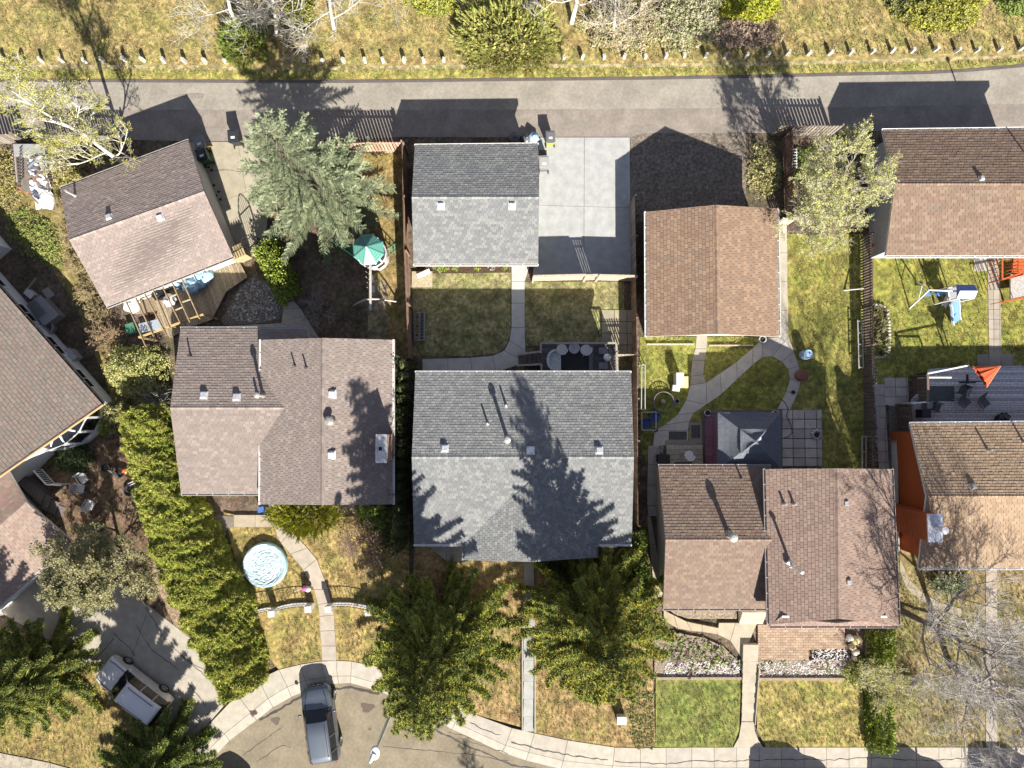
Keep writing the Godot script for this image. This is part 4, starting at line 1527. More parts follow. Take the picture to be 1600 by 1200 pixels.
func build_garage_a() -> void:
	var o := thing("garage", "brown-roofed garage turned at an angle beside the back alley", "garage")
	var e := [P(294, 220, 2.45), P(94, 295, 2.45), P(166, 479, 2.45), P(364, 400, 2.45)]
	var r := [P(319, 299, 3.75), P(108, 375, 3.75)]
	var pal := tint(TAUPE, 1.3, 1.36, 1.4)
	gabled(o, e, r, pal, Color(0.4, 0.37, 0.33), Color(0.5, 0.48, 0.43), 0.35, Color(0.3, 0.28, 0.26), 0.15, 0.28, 0.022)
	box_vent(o, hit(e[0], e[1], r[0], 171, 340), 0.36, Color(0.75, 0.75, 0.75), 0.34, -0.2)
	box_vent(o, hit(e[2], e[3], r[0], 251, 340), 0.36, Color(0.75, 0.72, 0.74), 0.34, 0.2)
	var s := hit(e[0], e[1], r[0], 118, 306)
	pipe_vent(o, s, 0.9, 0.07, Color(0.7, 0.7, 0.72))
	var mb := MB.new()
	mb.col = Color(0.7, 0.7, 0.7)
	mb.tube([P(318, 296, 2.3), P(319, 300, 2.0)], [0.12, 0.12], 8)
	obj("wall_lamp", mb, vc("paint"), o)


func build_house_a() -> void:
	var o := thing("house", "split-level house with taupe shingle roof in two parts, left of the grey house", "house")
	var cream := Color(0.5, 0.47, 0.42)
	var trim := Color(0.5, 0.48, 0.45)
	# left part
	var e := [P(282, 514, 2.6), P(480, 514, 2.6), P(480, 771, 2.6), P(283, 771, 2.6)]
	var r := [P(266, 637, 3.8), P(500, 637, 3.8)]
	var pal := tint(TAUPE, 1.12, 1.18, 1.2)
	gabled(o, e, r, pal, trim, cream, 0.4, Color(0.42, 0.4, 0.38), 0.16, 0.3, 0.019)
	# right part
	var f := [P(407, 788, 3.3), P(408, 531, 3.3), P(613, 531, 3.3), P(613, 788, 3.3)]
	var q := [P(503, 789, 4.6), P(504, 528, 4.6)]
	gabled(o, f, q, pal, trim, cream, 0.4, Color(0.62, 0.6, 0.58), 0.17, 0.27, 0.02)
	for k in [[319, 618], [370, 621]]:
		box_vent(o, hit(e[0], e[1], r[0], k[0], k[1]), 0, Color(0.75, 0.75, 0.75), 0.38, -0.2)
	pipe_vent(o, hit(e[0], e[1], r[0], 298, 556), 0.4, 0.05, Color(0.12, 0.12, 0.13))
	pipe_vent(o, hit(e[0], e[1], r[0], 411, 618), 0.9, 0.09, Color(0.6, 0.58, 0.56), true, "flue")
	pipe_vent(o, hit(e[0], e[1], r[0], 402, 616), 0.35, 0.07, Color(0.4, 0.4, 0.4))
	for k in [[519, 616], [518, 711]]:
		box_vent(o, hit(f[2], f[3], q[0], k[0], k[1]), 0, Color(0.75, 0.75, 0.77), 0.4, 0.1)
	pipe_vent(o, hit(f[2], f[3], q[0], 516, 657), 0.28, 0.14, Color(0.42, 0.39, 0.36), true, "turbine_vent")
	for k in [[461, 571], [479, 574]]:
		pipe_vent(o, hit(f[0], f[1], q[0], k[0], k[1]), 0.4, 0.05, Color(0.12, 0.11, 0.11))
	# brick chimney with a metal cap on the east wall
	var h := 5.2
	var p := poly([587, 680, 604, 680, 604, 722, 587, 722], h)
	var ch := MB.new()
	ch.col = Color(0.3, 0.17, 0.12)
	ch.prism(p, 0, h - 0.1)
	var base := obj("chimney", ch, vc("paint"), o)
	var c := (p[0] + p[2]) / 2.0
	var courses := MB.new()
	var y := 0.05
	while y < h - 0.15:
		for k in 9:
			courses.col = vary([Color(0.32, 0.17, 0.12), Color(0.26, 0.14, 0.1), Color(0.42, 0.34, 0.27)][rng.randi() % 3], 0.15)
			var z := lerpf(p[1].y, p[2].y, (k + 0.5) / 9)
			courses.bx(Vector3(p[1].x + 0.005, y + 0.04, z), Vector3(0.03, 0.075, 0.165))
		y += 0.09
	stuff(obj("brick_courses", courses, vc("paint"), base))
	var cap := MB.new()
	cap.col = Color(0.62, 0.6, 0.58)
	cap.bx(Vector3(c.x, h - 0.06, c.y), Vector3(0.62, 0.1, 1.56))
	cap.bx(Vector3(c.x - 0.26, h + 0.02, c.y), Vector3(0.06, 0.06, 1.56))
	cap.bx(Vector3(c.x + 0.28, h + 0.02, c.y), Vector3(0.06, 0.06, 1.56))
	cap.bx(Vector3(c.x - 0.02, h + 0.05, c.y), Vector3(0.28, 0.14, 0.28))
	obj("chimney_cap", cap, vc("metal"), base)
	var fl := MB.new()
	fl.col = Color(0.01, 0.01, 0.01)
	fl.bx(Vector3(c.x - 0.02, h + 0.125, c.y), Vector3(0.2, 0.02, 0.2))
	obj("flue", fl, vc("paint"), base)


func build_garage_b() -> void:
	var o := thing("garage", "garage with grey shingle roof beside the pale concrete pad", "garage")
	var e := [P(648, 228, 2.4), P(841, 226, 2.4), P(841, 412, 2.4), P(646, 412, 2.4)]
	var r := [P(643.5, 308, 3.5), P(842, 308, 3.5)]
	gabled(o, e, r, SLATE, Color(0.45, 0.45, 0.44), Color(0.4, 0.38, 0.35), 0.35, Color(0.62, 0.6, 0.58), 0.15, 0.25, 0.018)
	for k in [689, 800]:
		box_vent(o, hit(e[2], e[3], r[0], k, 322), 0, Color(0.8, 0.8, 0.78), 0.36, 0.25)


func build_house_b() -> void:
	var o := thing("house", "central bungalow with grey shingle roof and a front gable", "house")
	var e := [P(649, 583, 3.4), P(986, 583, 3.4), P(987, 850, 3.4), P(647, 850, 3.4)]
	var r := [P(643.5, 714, 4.5), P(990.5, 714, 4.5)]
	gabled(o, e, r, SLATE, Color(0.5, 0.5, 0.48), Color(0.42, 0.4, 0.37), 0.4, Color(0.7, 0.69, 0.67), 0.15, 0.25, 0.018)
	# front gable
	var fa := P(725, 875, 3.42); var fb := P(727, 838, 3.42); var fc := P(836, 747, 4.3); var fd := P(833, 878, 4.3)
	var ga := P(931, 838, 3.42); var gb := P(931, 871, 3.42)
	slope(o, fa, fb, fc, fd, SLATE, Color(0.5, 0.5, 0.48), 0.15, 0.25, 0.02)
	slope(o, ga, gb, fd, fc, SLATE, Color(0.5, 0.5, 0.48), 0.15, 0.25, 0.02)
	ridge_cap(o, fd, fc, SLATE, Vector3(1, 0, 0), 0.06)
	gutter(o, fa, fb, Vector3(-1, 0, 0), Color(0.2, 0.2, 0.2))
	gutter(o, gb, ga, Vector3(1, 0, 0), Color(0.2, 0.2, 0.2))
	wall(o, Vector2(gb.x - 0.35, gb.z - 0.4), Vector2(fa.x + 0.35, fa.z - 0.4), 3.3, Color(0.42, 0.4, 0.37), Vector3(fd.x, fd.y - 0.18, fd.z - 0.4))
	wall(o, Vector2(fa.x + 0.35, fa.z - 0.4), Vector2(fb.x + 0.35, fb.z), 3.3, Color(0.42, 0.4, 0.37))
	wall(o, Vector2(ga.x - 0.35, ga.z), Vector2(gb.x - 0.35, gb.z - 0.4), 3.3, Color(0.42, 0.4, 0.37))
	for k in [[695, 701], [829, 704], [936, 704]]:
		box_vent(o, hit(e[0], e[1], r[0], k[0], k[1]), 0, Color(0.78, 0.78, 0.77), 0.36, -0.2)
	for k in [[762, 662], [791, 634]]:
		pipe_vent(o, hit(e[0], e[1], r[0], k[0], k[1]), 0.45, 0.06, Color(0.72, 0.72, 0.7))
	pipe_vent(o, hit(e[0], e[1], r[0], 793, 686), 1.05, 0.1, Color(0.75, 0.75, 0.75), true, "flue")


func build_garage_c() -> void:
	var o := thing("garage", "garage with rusty brown shingle roof beside the gravel pad", "garage")
	var e := [P(1011, 526, 2.6), P(1010, 331, 2.6), P(1214, 326, 2.6), P(1217, 526, 2.6)]
	var r := [P(1121, 522, 3.9), P(1119, 320, 3.9)]
	gabled(o, e, r, tint(CEDAR, 1.06, 1.06, 1.04), Color(0.5, 0.46, 0.4), Color(0.48, 0.44, 0.38), 0.35, Color(0.66, 0.66, 0.64), 0.2, 0.3, 0.018)


func build_house_c() -> void:
	var o := thing("house", "split-level house with reddish-brown roof in two parts, right of the grey house", "house")
	var wcol := Color(0.5, 0.46, 0.4)
	var e := [P(1029, 729, 2.85), P(1204, 729, 2.85), P(1204, 951, 2.85), P(1036, 951, 2.85)]
	var r := [P(1040, 843, 4.05), P(1206, 843, 4.05)]
	gabled(o, e, r, tint(CEDAR, 0.84, 0.9, 0.98), Color(0.5, 0.46, 0.42), wcol, 0.4, Color(0.36, 0.32, 0.3), 0.17, 0.3, 0.02)
	var f := [P(1202, 976, 3.95), P(1196, 733, 3.95), P(1393, 733, 3.95), P(1404, 976, 3.95)]
	var q := [P(1310, 967, 5.15), P(1308, 732, 5.15)]
	# the gable end at the front is cut back by a small hip
	gabled(o, f, q, tint(ROSE, 1.06, 1.1, 1.06), Color(0.42, 0.37, 0.34), wcol, 0.4, Color(0.3, 0.27, 0.26), 0.19, 0.3, 0.018)
	var ha := P(1202, 978, 3.9); var hb := P(1405, 978, 3.9)
	var hc := P(1386, 963, 4.25); var hd := P(1221, 963, 4.25)
	slope(o, ha, hb, hc, hd, ROSE, Color(0.42, 0.37, 0.34), 0.15, 0.3, 0.018)
	gutter(o, ha, hb, Vector3(0, 0, 1), Color(0.3, 0.27, 0.26))
	var mb := MB.new()
	mb.col = Color(0.75, 0.74, 0.7)
	for s in [[1222, 1236], [1372, 1386]]:
		mb = MB.new()
		mb.col = Color(0.75, 0.74, 0.7)
		mb.bar(P(s[0], 963.5, 4.3), P(s[1], 963.5, 4.3), 0.1, 0.03)
		obj("flashing", mb, vc("paint"), o)
	pipe_vent(o, hit(e[0], e[1], r[0], 1139, 836), 0.75, 0.13, Color(0.62, 0.6, 0.55), true, "flue")
	pipe_vent(o, hit(e[0], e[1], r[0], 1158, 747), 0.35, 0.05, Color(0.2, 0.2, 0.2))
	for k in [[1225, 787], [1240, 787]]:
		pipe_vent(o, hit(f[0], f[1], q[0], k[0], k[1]), 0.35, 0.06, Color(0.5, 0.5, 0.5))
	box_vent(o, hit(f[2], f[3], q[0], 1321, 786), 0, Color(0.5, 0.5, 0.5), 0.28, 0.0)
	box_vent(o, hit(f[2], f[3], q[0], 1325, 909), 0, Color(0.5, 0.5, 0.5), 0.28, 0.0)
	pipe_vent(o, hit(f[0], f[1], q[0], 1236, 884), 1.35, 0.07, Color(0.8, 0.8, 0.8), true, "flue")
	mb = MB.new()
	mb.col = Color(0.75, 0.74, 0.7)
	var b := hit(f[0], f[1], q[0], 1233, 879)
	mb.tube([b + Vector3(-0.1, 0.02, -0.1), b + Vector3(0.12, 0.02, 0.12)], [0.2, 0.14], 6)
	obj("flashing_base", mb, vc("metal"), o)
	# stone steps by the entrance
	var st := structure("entrance_steps", "white washed stone steps at the door of the eastern brown house")
	for i in 5:
		panel(st, poly([1153, 951 + i * 4.4, 1190, 951 + i * 4.4, 1190, 955.4 + i * 4.4, 1153, 955.4 + i * 4.4]), 0, 0.7 - i * 0.13, vary(A(240, 226, 206), 0.06), "step", null, 0.003)


func build_garage_d() -> void:
	var o := thing("garage", "garage with brown shingle roof and dark side wall at the right edge by the alley", "garage")
	var e := [P(1379, 204, 2.55), P(1628, 201, 2.55), P(1640, 399, 2.55), P(1384, 399, 2.55)]
	var r := [P(1398, 287, 3.85), P(1646, 287, 3.85)]
	gabled(o, e, r, tint(CEDAR, 0.84, 0.88, 0.9), Color(0.5, 0.5, 0.52), Color(0.3, 0.31, 0.34), 0.4, Color(0.72, 0.72, 0.7), 0.18, 0.34, 0.022)
	box_vent(o, hit(e[0], e[1], r[0], 1533, 279), 0.1, Color(0.7, 0.7, 0.7), 0.26, -0.2)
	var mast := MB.new()
	mast.col = Color(0.4, 0.4, 0.4)
	var b := hit(e[0], e[1], r[0], 1618, 262)
	mast.tube([b, b + Vector3.UP * 1.6], [0.05, 0.05], 8)
	mast.ball(b + Vector3.UP * 1.65, Vector3(0.12, 0.12, 0.12))
	obj("service_mast", mast, vc("metal"), o)
	var trim := MB.new()
	trim.col = A(226, 140, 70)
	var w := P2(1366, 398)
	trim.bx(Vector3(w.x + 0.9, 1.2, P2(0, 394).y), Vector3(1.7, 2.3, 0.06))
	obj("orange_wall_panel", trim, vc("paint"), o)


func build_house_d() -> void:
	var o := thing("house", "rust-red house with tan shingle roof at the right edge", "house")
	var rust := Color(0.36, 0.085, 0.02)
	var e := [P(1422, 663, 2.96), P(1800, 659, 2.96), P(1804, 887, 2.96), P(1435, 887, 2.96)]
	var r := [P(1448, 775, 4.2), P(1840, 775, 4.2)]
	gabled(o, e, r, TAN, Color(0.62, 0.62, 0.62), rust, 0.5, Color(0.7, 0.7, 0.68), 0.17, 0.3, 0.022)
	pipe_vent(o, hit(e[0], e[1], r[0], 1543, 703), 0.4, 0.06, Color(0.5, 0.5, 0.5))
	pipe_vent(o, hit(e[0], e[1], r[0], 1599, 691), 0.5, 0.06, Color(0.5, 0.5, 0.5))
	box_vent(o, hit(e[0], e[1], r[0], 1520, 760), 0.2, Color(0.45, 0.42, 0.4), 0.3, -0.2)
	# wooden chimney chase with two flues
	var h := 4.9
	var p := poly([1449, 804, 1471, 804, 1471, 846, 1451, 846], h)
	var mb := MB.new()
	mb.col = rust
	mb.prism(p, 0, h - 0.03)
	for i in 24:
		mb.bar(Vector3(p[0].x - 0.005, 0.2 * i + 0.1, p[0].y), Vector3(p[3].x - 0.005, 0.2 * i + 0.1, p[3].y), 0.02, 0.17)
	var ch := obj("chimney", mb, vc("paint"), o)
	mb = MB.new()
	mb.col = Color(0.66, 0.67, 0.7)
	var c := (p[0] + p[2]) / 2.0
	mb.prism(Geometry2D.offset_polygon(p, 0.04)[0], h - 0.03, h + 0.05)
	obj("chimney_cap", mb, vc("metal"), ch)
	for k in [[0.08, 0.0, 0.75], [0.05, -0.45, 0.25]]:
		mb = MB.new()
		mb.col = Color(0.68, 0.69, 0.72)
		mb.lathe(Vector3(c.x + k[0], h, c.y + k[1]), [Vector2(0.16, 0.0), Vector2(0.16, k[2]), Vector2(0.2, k[2] + 0.01), Vector2(0.2, k[2] + 0.08), Vector2(0.0, k[2] + 0.12)], 16)
		obj("flue", mb, vc("metal"), ch)
	# basement band and windows on the rust wall
	var w := P2(1424, 700, 2.0)
	mb = MB.new()
	mb.col = Color(0.5, 0.5, 0.48)
	var x := (P(1448, 775, 4.2)).x + 0.45
	mb.bx(Vector3(x - 0.03, 0.3, P(0, 770).z), Vector3(0.06, 0.6, 7.5))
	obj("foundation", mb, vc("concrete"), o)


# ================================================================ fences
func build_fences() -> void:
	var brown := [Color(0.2, 0.125, 0.085), Color(0.17, 0.11, 0.075), Color(0.24, 0.155, 0.105)]
	var grey := [Color(0.2, 0.17, 0.145), Color(0.17, 0.145, 0.125), Color(0.24, 0.205, 0.17)]
	var pale := [Color(0.42, 0.36, 0.27), Color(0.38, 0.32, 0.24), Color(0.46, 0.4, 0.31)]
	var dark := [Color(0.1, 0.08, 0.07), Color(0.13, 0.1, 0.085), Color(0.085, 0.07, 0.06)]
	fence("long brown board fence between the two western back yards", [P(636, 240), P(639, 400), P(646, 562)], 1.75, 0.139, 0.001, brown)
	fence("brown picket fence along the alley right of the blue spruce", [P(470, 238), P(634, 238)], 1.7, 0.15, 0.05, [Color(0.36, 0.25, 0.19), Color(0.32, 0.22, 0.16)])
	fence("grey picket fence along the alley at the left edge", [P(-60, 224), P(44, 224)], 1.5, 0.15, 0.05, grey)
	fence("grey board fence along the alley behind the leaning birch", [P(80, 224), P(205, 226)], 1.4, 0.12, 0.03, grey)
	fence("cream board fence along the south side of the pale parking pad", [P(832, 440), P(911, 438)], 1.7, 0.139, 0.001, pale, -1.0, "wooden_fence", true, true)
	fence("cream board gate in the fence of the pale parking pad", [P(912, 438.5), P(930, 438)], 1.65, 0.12, 0.012, pale, -1.0, "wooden_gate", true, true)
	fence("short cream board fence at the corner of the pale parking pad", [P(931, 438.5), P(987, 440)], 1.7, 0.139, 0.001, pale, -1.0, "wooden_fence", true, true)
	fence("grey board fence between the pale parking pad and the gravel pad", [P(985, 318), P(987, 440)], 1.7, 0.139, 0.001, grey)
	fence("narrow brown board fence between the grey house and the eastern yard", [P(987, 440), P(989, 560), P(990, 815)], 1.6, 0.139, 0.001, brown)
	fence("short slatted fence joining the grey deck to the side fence", [P(958, 556), P(988, 556)], 1.5, 0.09, 0.06, pale)
	fence("grey picket fence along the alley right of the gravel pad", [P(1205, 211), P(1300, 211)], 1.45, 0.15, 0.055, grey)
	fence("dark reddish board fence east of the gravel pad", [P(1222, 214), P(1226, 345)], 1.5, 0.11, 0.035, [Color(0.15, 0.085, 0.07), Color(0.12, 0.07, 0.06), Color(0.17, 0.1, 0.08)], -1.0)
	fence("white gate beside the brown garage", [P(1212, 351), P(1231, 350)], 1.2, 0.1, 0.01, [Color(0.6, 0.56, 0.48)], 1.0, "wooden_gate", true, true)
	fence("long dark slatted fence between the two eastern back yards", [P(1345, 372), P(1346, 480), P(1349, 600), P(1352, 734)], 1.35, 0.1, 0.075, dark)
	fence("picket fence hidden under the pale blossoming tree", [P(1240, 345), P(1345, 345)], 0.9, 0.1, 0.08, grey)
	# the white slatted frame behind the reddish fence
	var o := thing("slat_rack", "small white slatted rack beside the dark reddish fence", "rack")
	for i in 7:
		var mb := MB.new()
		mb.col = Color(0.62, 0.62, 0.6)
		mb.bar(P(1237, 234 + i * 4.5, 0.9), P(1246, 233 + i * 4.5, 0.9), 0.05, 0.03)
		obj("slat", mb, vc("paint"), o)
	for x in [1238.5, 1244.5]:
		var mb := MB.new()
		mb.col = Color(0.6, 0.6, 0.58)
		mb.bar(P(x, 233, 0.86), P(x, 262, 0.86), 0.05, 0.05)
		for y in [234, 261]:
			mb.bar(P(x, y, 0.0), P(x, y, 0.86), 0.05, 0.05)
		obj("frame", mb, vc("paint"), o)
	# posts along the park
	var xs := [[8, 95], [38, 96], [67, 96], [100, 96.5], [135, 97], [163, 97], [197, 95], [226, 96], [258, 97], [290, 97], [322, 98], [354, 98], [475, 96], [505, 97], [538, 97], [571, 97], [599, 97], [632, 97], [663, 97], [694, 96], [880, 92], [910, 92], [943, 92], [975, 91], [1007, 91], [1039, 90], [1068, 89], [1102, 89], [1132, 90], [1165, 89.5], [1197, 87.5], [1229, 86], [1262, 85.5], [1295, 85], [1327, 84], [1360, 83], [1392, 81.5], [1423, 81.5], [1459, 79], [1492, 81], [1523, 80.5], [1559, 79.5], [1593, 77.5]]
	var first: Node3D
	for k in xs.size():
		var at := P(xs[k][0], xs[k][1])
		if k == 0:
			first = thing("park_post", "low weathered wooden post in the row along the park edge", "post", at, 0, "posts along the park edge")
			var mb := MB.new()
			mb.col = Color(0.4, 0.38, 0.34)
			mb.bx(Vector3(0, 0.24, 0), Vector3(0.19, 0.48, 0.19))
			mb.bx(Vector3(0, 0.49, 0), Vector3(0.16, 0.03, 0.16))
			obj("timber", mb, vc("wood"), first)
		else:
			var c := first.duplicate()
			c.name = "park_post"
			add_child(c, true)
			c.position = at
			c.rotation = Vector3(rng.randf_range(-0.09, 0.09), rng.randf_range(-0.4, 0.4), rng.randf_range(-0.09, 0.09))
			c.scale.y = rng.randf_range(0.88, 1.12)
	# front railing of the brown house
	var rail := [P(395, 958), P(432, 950), P(489, 943), P(518, 943), P(579, 948), P(625, 958)]
	var pil := [[432, 952, "leftmost white pillar of the front railing, nearest the big hedge"], [488, 945, "white pillar just left of the curving front walk"], [519, 945, "white pillar just right of the curving front walk"], [580, 950, "white pillar of the front railing nearest the big western spruce"]]
	for k in pil:
		var q := thing("gate_pillar", k[2], "pillar", P(k[0], k[1]), 0.1, "white pillars of the front railing")
		var mb := MB.new()
		mb.col = Color(0.6, 0.57, 0.53)
		mb.bx(Vector3(0, 0.45, 0), Vector3(0.34, 0.9, 0.34))
		obj("shaft", mb, vc("concrete"), q)
		mb = MB.new()
		mb.col = Color(0.46, 0.44, 0.41)
		mb.bx(Vector3(0, 0.93, 0), Vector3(0.42, 0.06, 0.42))
		mb.bx(Vector3(0, 0.97, 0), Vector3(0.36, 0.02, 0.36))
		obj("cap", mb, vc("concrete"), q)
	var labels := ["black metal railing on a low wall beside the big hedge", "black metal railing left of the front walk", "", "black metal railing right of the front walk", "black metal railing running under the big western spruce"]
	for i in [0, 1, 3, 4]:
		var q := thing("metal_railing", labels[i], "railing", Vector3.ZERO, 0, "black metal railings in the front yard")
		var a: Vector3 = rail[i]; var b: Vector3 = rail[i + 1]
		var bow := Vector3(0, 0, -0.12)
		var low := MB.new()
		var bars := MB.new()
		low.col = Color(0.4, 0.38, 0.36)
		bars.col = Color(0.02, 0.02, 0.02)
		var n := maxi(3, int(a.distance_to(b) / 0.5))
		for j in n:
			var f0 := float(j) / n; var f1 := (j + 1.0) / n
			var p := a.lerp(b, f0) + bow * sin(f0 * PI); var s := a.lerp(b, f1) + bow * sin(f1 * PI)
			low.col = vary(Color(0.42, 0.4, 0.38), 0.1)
			low.bar(p + Vector3.UP * 0.12, s + Vector3.UP * 0.12, 0.2, 0.24)
			for y in [0.32, 0.78]:
				bars.bar(p + Vector3.UP * y, s + Vector3.UP * y, 0.03, 0.03)
		obj("low_wall", low, vc("concrete"), q)
		obj("rails", bars, vc("paint"), q)
		var m := int(a.distance_to(b) / 0.19)
		var pick := MB.new()
		pick.col = Color(0.02, 0.02, 0.02)
		pick.tube([Vector3.ZERO, Vector3(0, 0.58, 0)], [0.011, 0.011], 5)
		var pm := pick.mesh()
		for j in m:
			var f := (j + 0.5) / m
			put("bar", pm, vc("paint"), q, Transform3D(Basis(), a.lerp(b, f) + bow * sin(f * PI) + Vector3.UP * 0.24))


# ================================================================ trees and shrubs
func build_trees() -> void:
	var blue := [Color(0.25, 0.285, 0.165), Color(0.21, 0.25, 0.14), Color(0.29, 0.31, 0.19), Color(0.17, 0.21, 0.11)]
	var green := [Color(0.24, 0.26, 0.04), Color(0.19, 0.22, 0.04), Color(0.3, 0.29, 0.045), Color(0.15, 0.18, 0.04)]
	var lime := [Color(0.27, 0.26, 0.035), Color(0.2, 0.22, 0.035), Color(0.16, 0.19, 0.035), Color(0.32, 0.28, 0.05)]
	var base := func(px, py, h): var q: Vector3 = P(px, py, h); return Vector3(q.x, 0, q.z)
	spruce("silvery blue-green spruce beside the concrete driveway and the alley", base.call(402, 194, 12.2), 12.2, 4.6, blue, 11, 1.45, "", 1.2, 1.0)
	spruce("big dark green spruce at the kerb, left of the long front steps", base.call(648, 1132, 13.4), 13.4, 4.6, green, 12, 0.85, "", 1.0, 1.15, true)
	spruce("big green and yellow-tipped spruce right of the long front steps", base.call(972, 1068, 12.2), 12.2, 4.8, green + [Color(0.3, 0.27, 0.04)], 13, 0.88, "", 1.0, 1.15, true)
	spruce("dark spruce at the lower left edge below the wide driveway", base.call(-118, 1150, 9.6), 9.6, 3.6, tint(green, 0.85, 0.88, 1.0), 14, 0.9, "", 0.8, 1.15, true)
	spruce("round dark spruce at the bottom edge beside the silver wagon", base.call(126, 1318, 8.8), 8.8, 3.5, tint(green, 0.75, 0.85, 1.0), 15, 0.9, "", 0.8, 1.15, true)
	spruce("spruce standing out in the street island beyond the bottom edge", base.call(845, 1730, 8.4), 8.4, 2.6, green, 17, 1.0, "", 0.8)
	var white := Color(0.44, 0.42, 0.38)
	var silver := Color(0.4, 0.375, 0.35)
	var bark := Color(0.14, 0.12, 0.1)
	var budy := [Color(0.3, 0.3, 0.05), Color(0.26, 0.27, 0.05), Color(0.34, 0.3, 0.08)]
	tree("birch_tree", "leaning birch with white trunk and yellow buds above the rotated garage", P(205, 262), P(18, 140, 9.6), 3.0, 21, Color(0.5, 0.48, 0.4), Color(0.62, 0.6, 0.52), 4, budy, 0.17, 0.5, 0.15, 0.14, 5)
	tree("bare_tree", "bare white birch at the top edge left of the green bush", P(372, 40), P(300, -140, 8.5), 4.2, 22, white, white, 4, [], 0.2, 1, 0.13, 0.06, 5)
	tree("bare_tree", "bare white birch rising above the green bush", P(432, 55), P(405, -140, 9.0), 3.2, 23, white, white, 4, [], 0.2, 1, 0.12, 0.1, 4)
	tree("bare_tree", "bare white birch right of the green bush", P(522, 45), P(490, -140, 9.0), 4.4, 24, white, white, 4, [], 0.2, 1, 0.13, 0.06, 5)
	tree("bare_tree", "bare pale birch at the top edge above the row of six posts", P(628, -10), P(600, -200, 9.0), 4.0, 25, white, white, 4, [], 0.2, 1, 0.12, 0.06, 5)
	tree("bare_tree", "bare white birch with forked trunk above the large green bush", P(893, 36), P(930, -200, 9.0), 4.0, 26, white, Color(0.55, 0.53, 0.48), 4, [], 0.2, 1, 0.15, 0.1, 5)
	tree("bare_tree", "bare tan tree above the brown thicket by the posts", P(955, 55), P(970, -60, 6.5), 3.4, 27, Color(0.5, 0.44, 0.34), silver, 4, [], 0.2, 1, 0.12, 0.1, 5)
	var blossom := [Color(0.38, 0.37, 0.15), Color(0.43, 0.41, 0.22), Color(0.33, 0.34, 0.1), Color(0.29, 0.31, 0.07)]
	tree("fruit_tree", "pale budding tree spreading over the fence beside the dark garage wall", P(1246, 336), P(1324, 270, 7.0), 3.2, 31, Color(0.42, 0.39, 0.32), Color(0.16, 0.14, 0.11), 5, blossom, 0.17, 0.42, 0.17, 0.1, 4)
	tree("bare_tree", "large bare grey tree leaning over the front yard beside the tan-roofed house", P(1404, 952), P(1560, 1028, 8.5), 4.8, 32, silver, bark, 5, [], 0.2, 1, 0.22, 0.22, 4)
	tree("bare_tree", "second bare grey tree near the straight front path", P(1482, 1040), P(1650, 1140, 8.0), 4.8, 33, silver, bark, 5, [], 0.2, 1, 0.2, 0.16, 4)
	tree("bare_tree", "bare yellow-twigged birch leaning over the clipped front hedge", P(1405, 1072), P(1350, 1052, 3.6), 2.0, 34, Color(0.5, 0.47, 0.36), Color(0.6, 0.58, 0.52), 4, [Color(0.28, 0.27, 0.06)], 0.14, 0.4, 0.06, 0.2, 4)
	tree("garden_tree", "budding brown-green tree beside the wide cracked driveway", P(190, 868), P(140, 912, 4.8), 3.0, 35, Color(0.36, 0.31, 0.24), Color(0.2, 0.17, 0.14), 5, [Color(0.21, 0.19, 0.08), Color(0.26, 0.24, 0.12), Color(0.17, 0.17, 0.06)], 0.24, 0.6, 0.13, 0.12, 4)


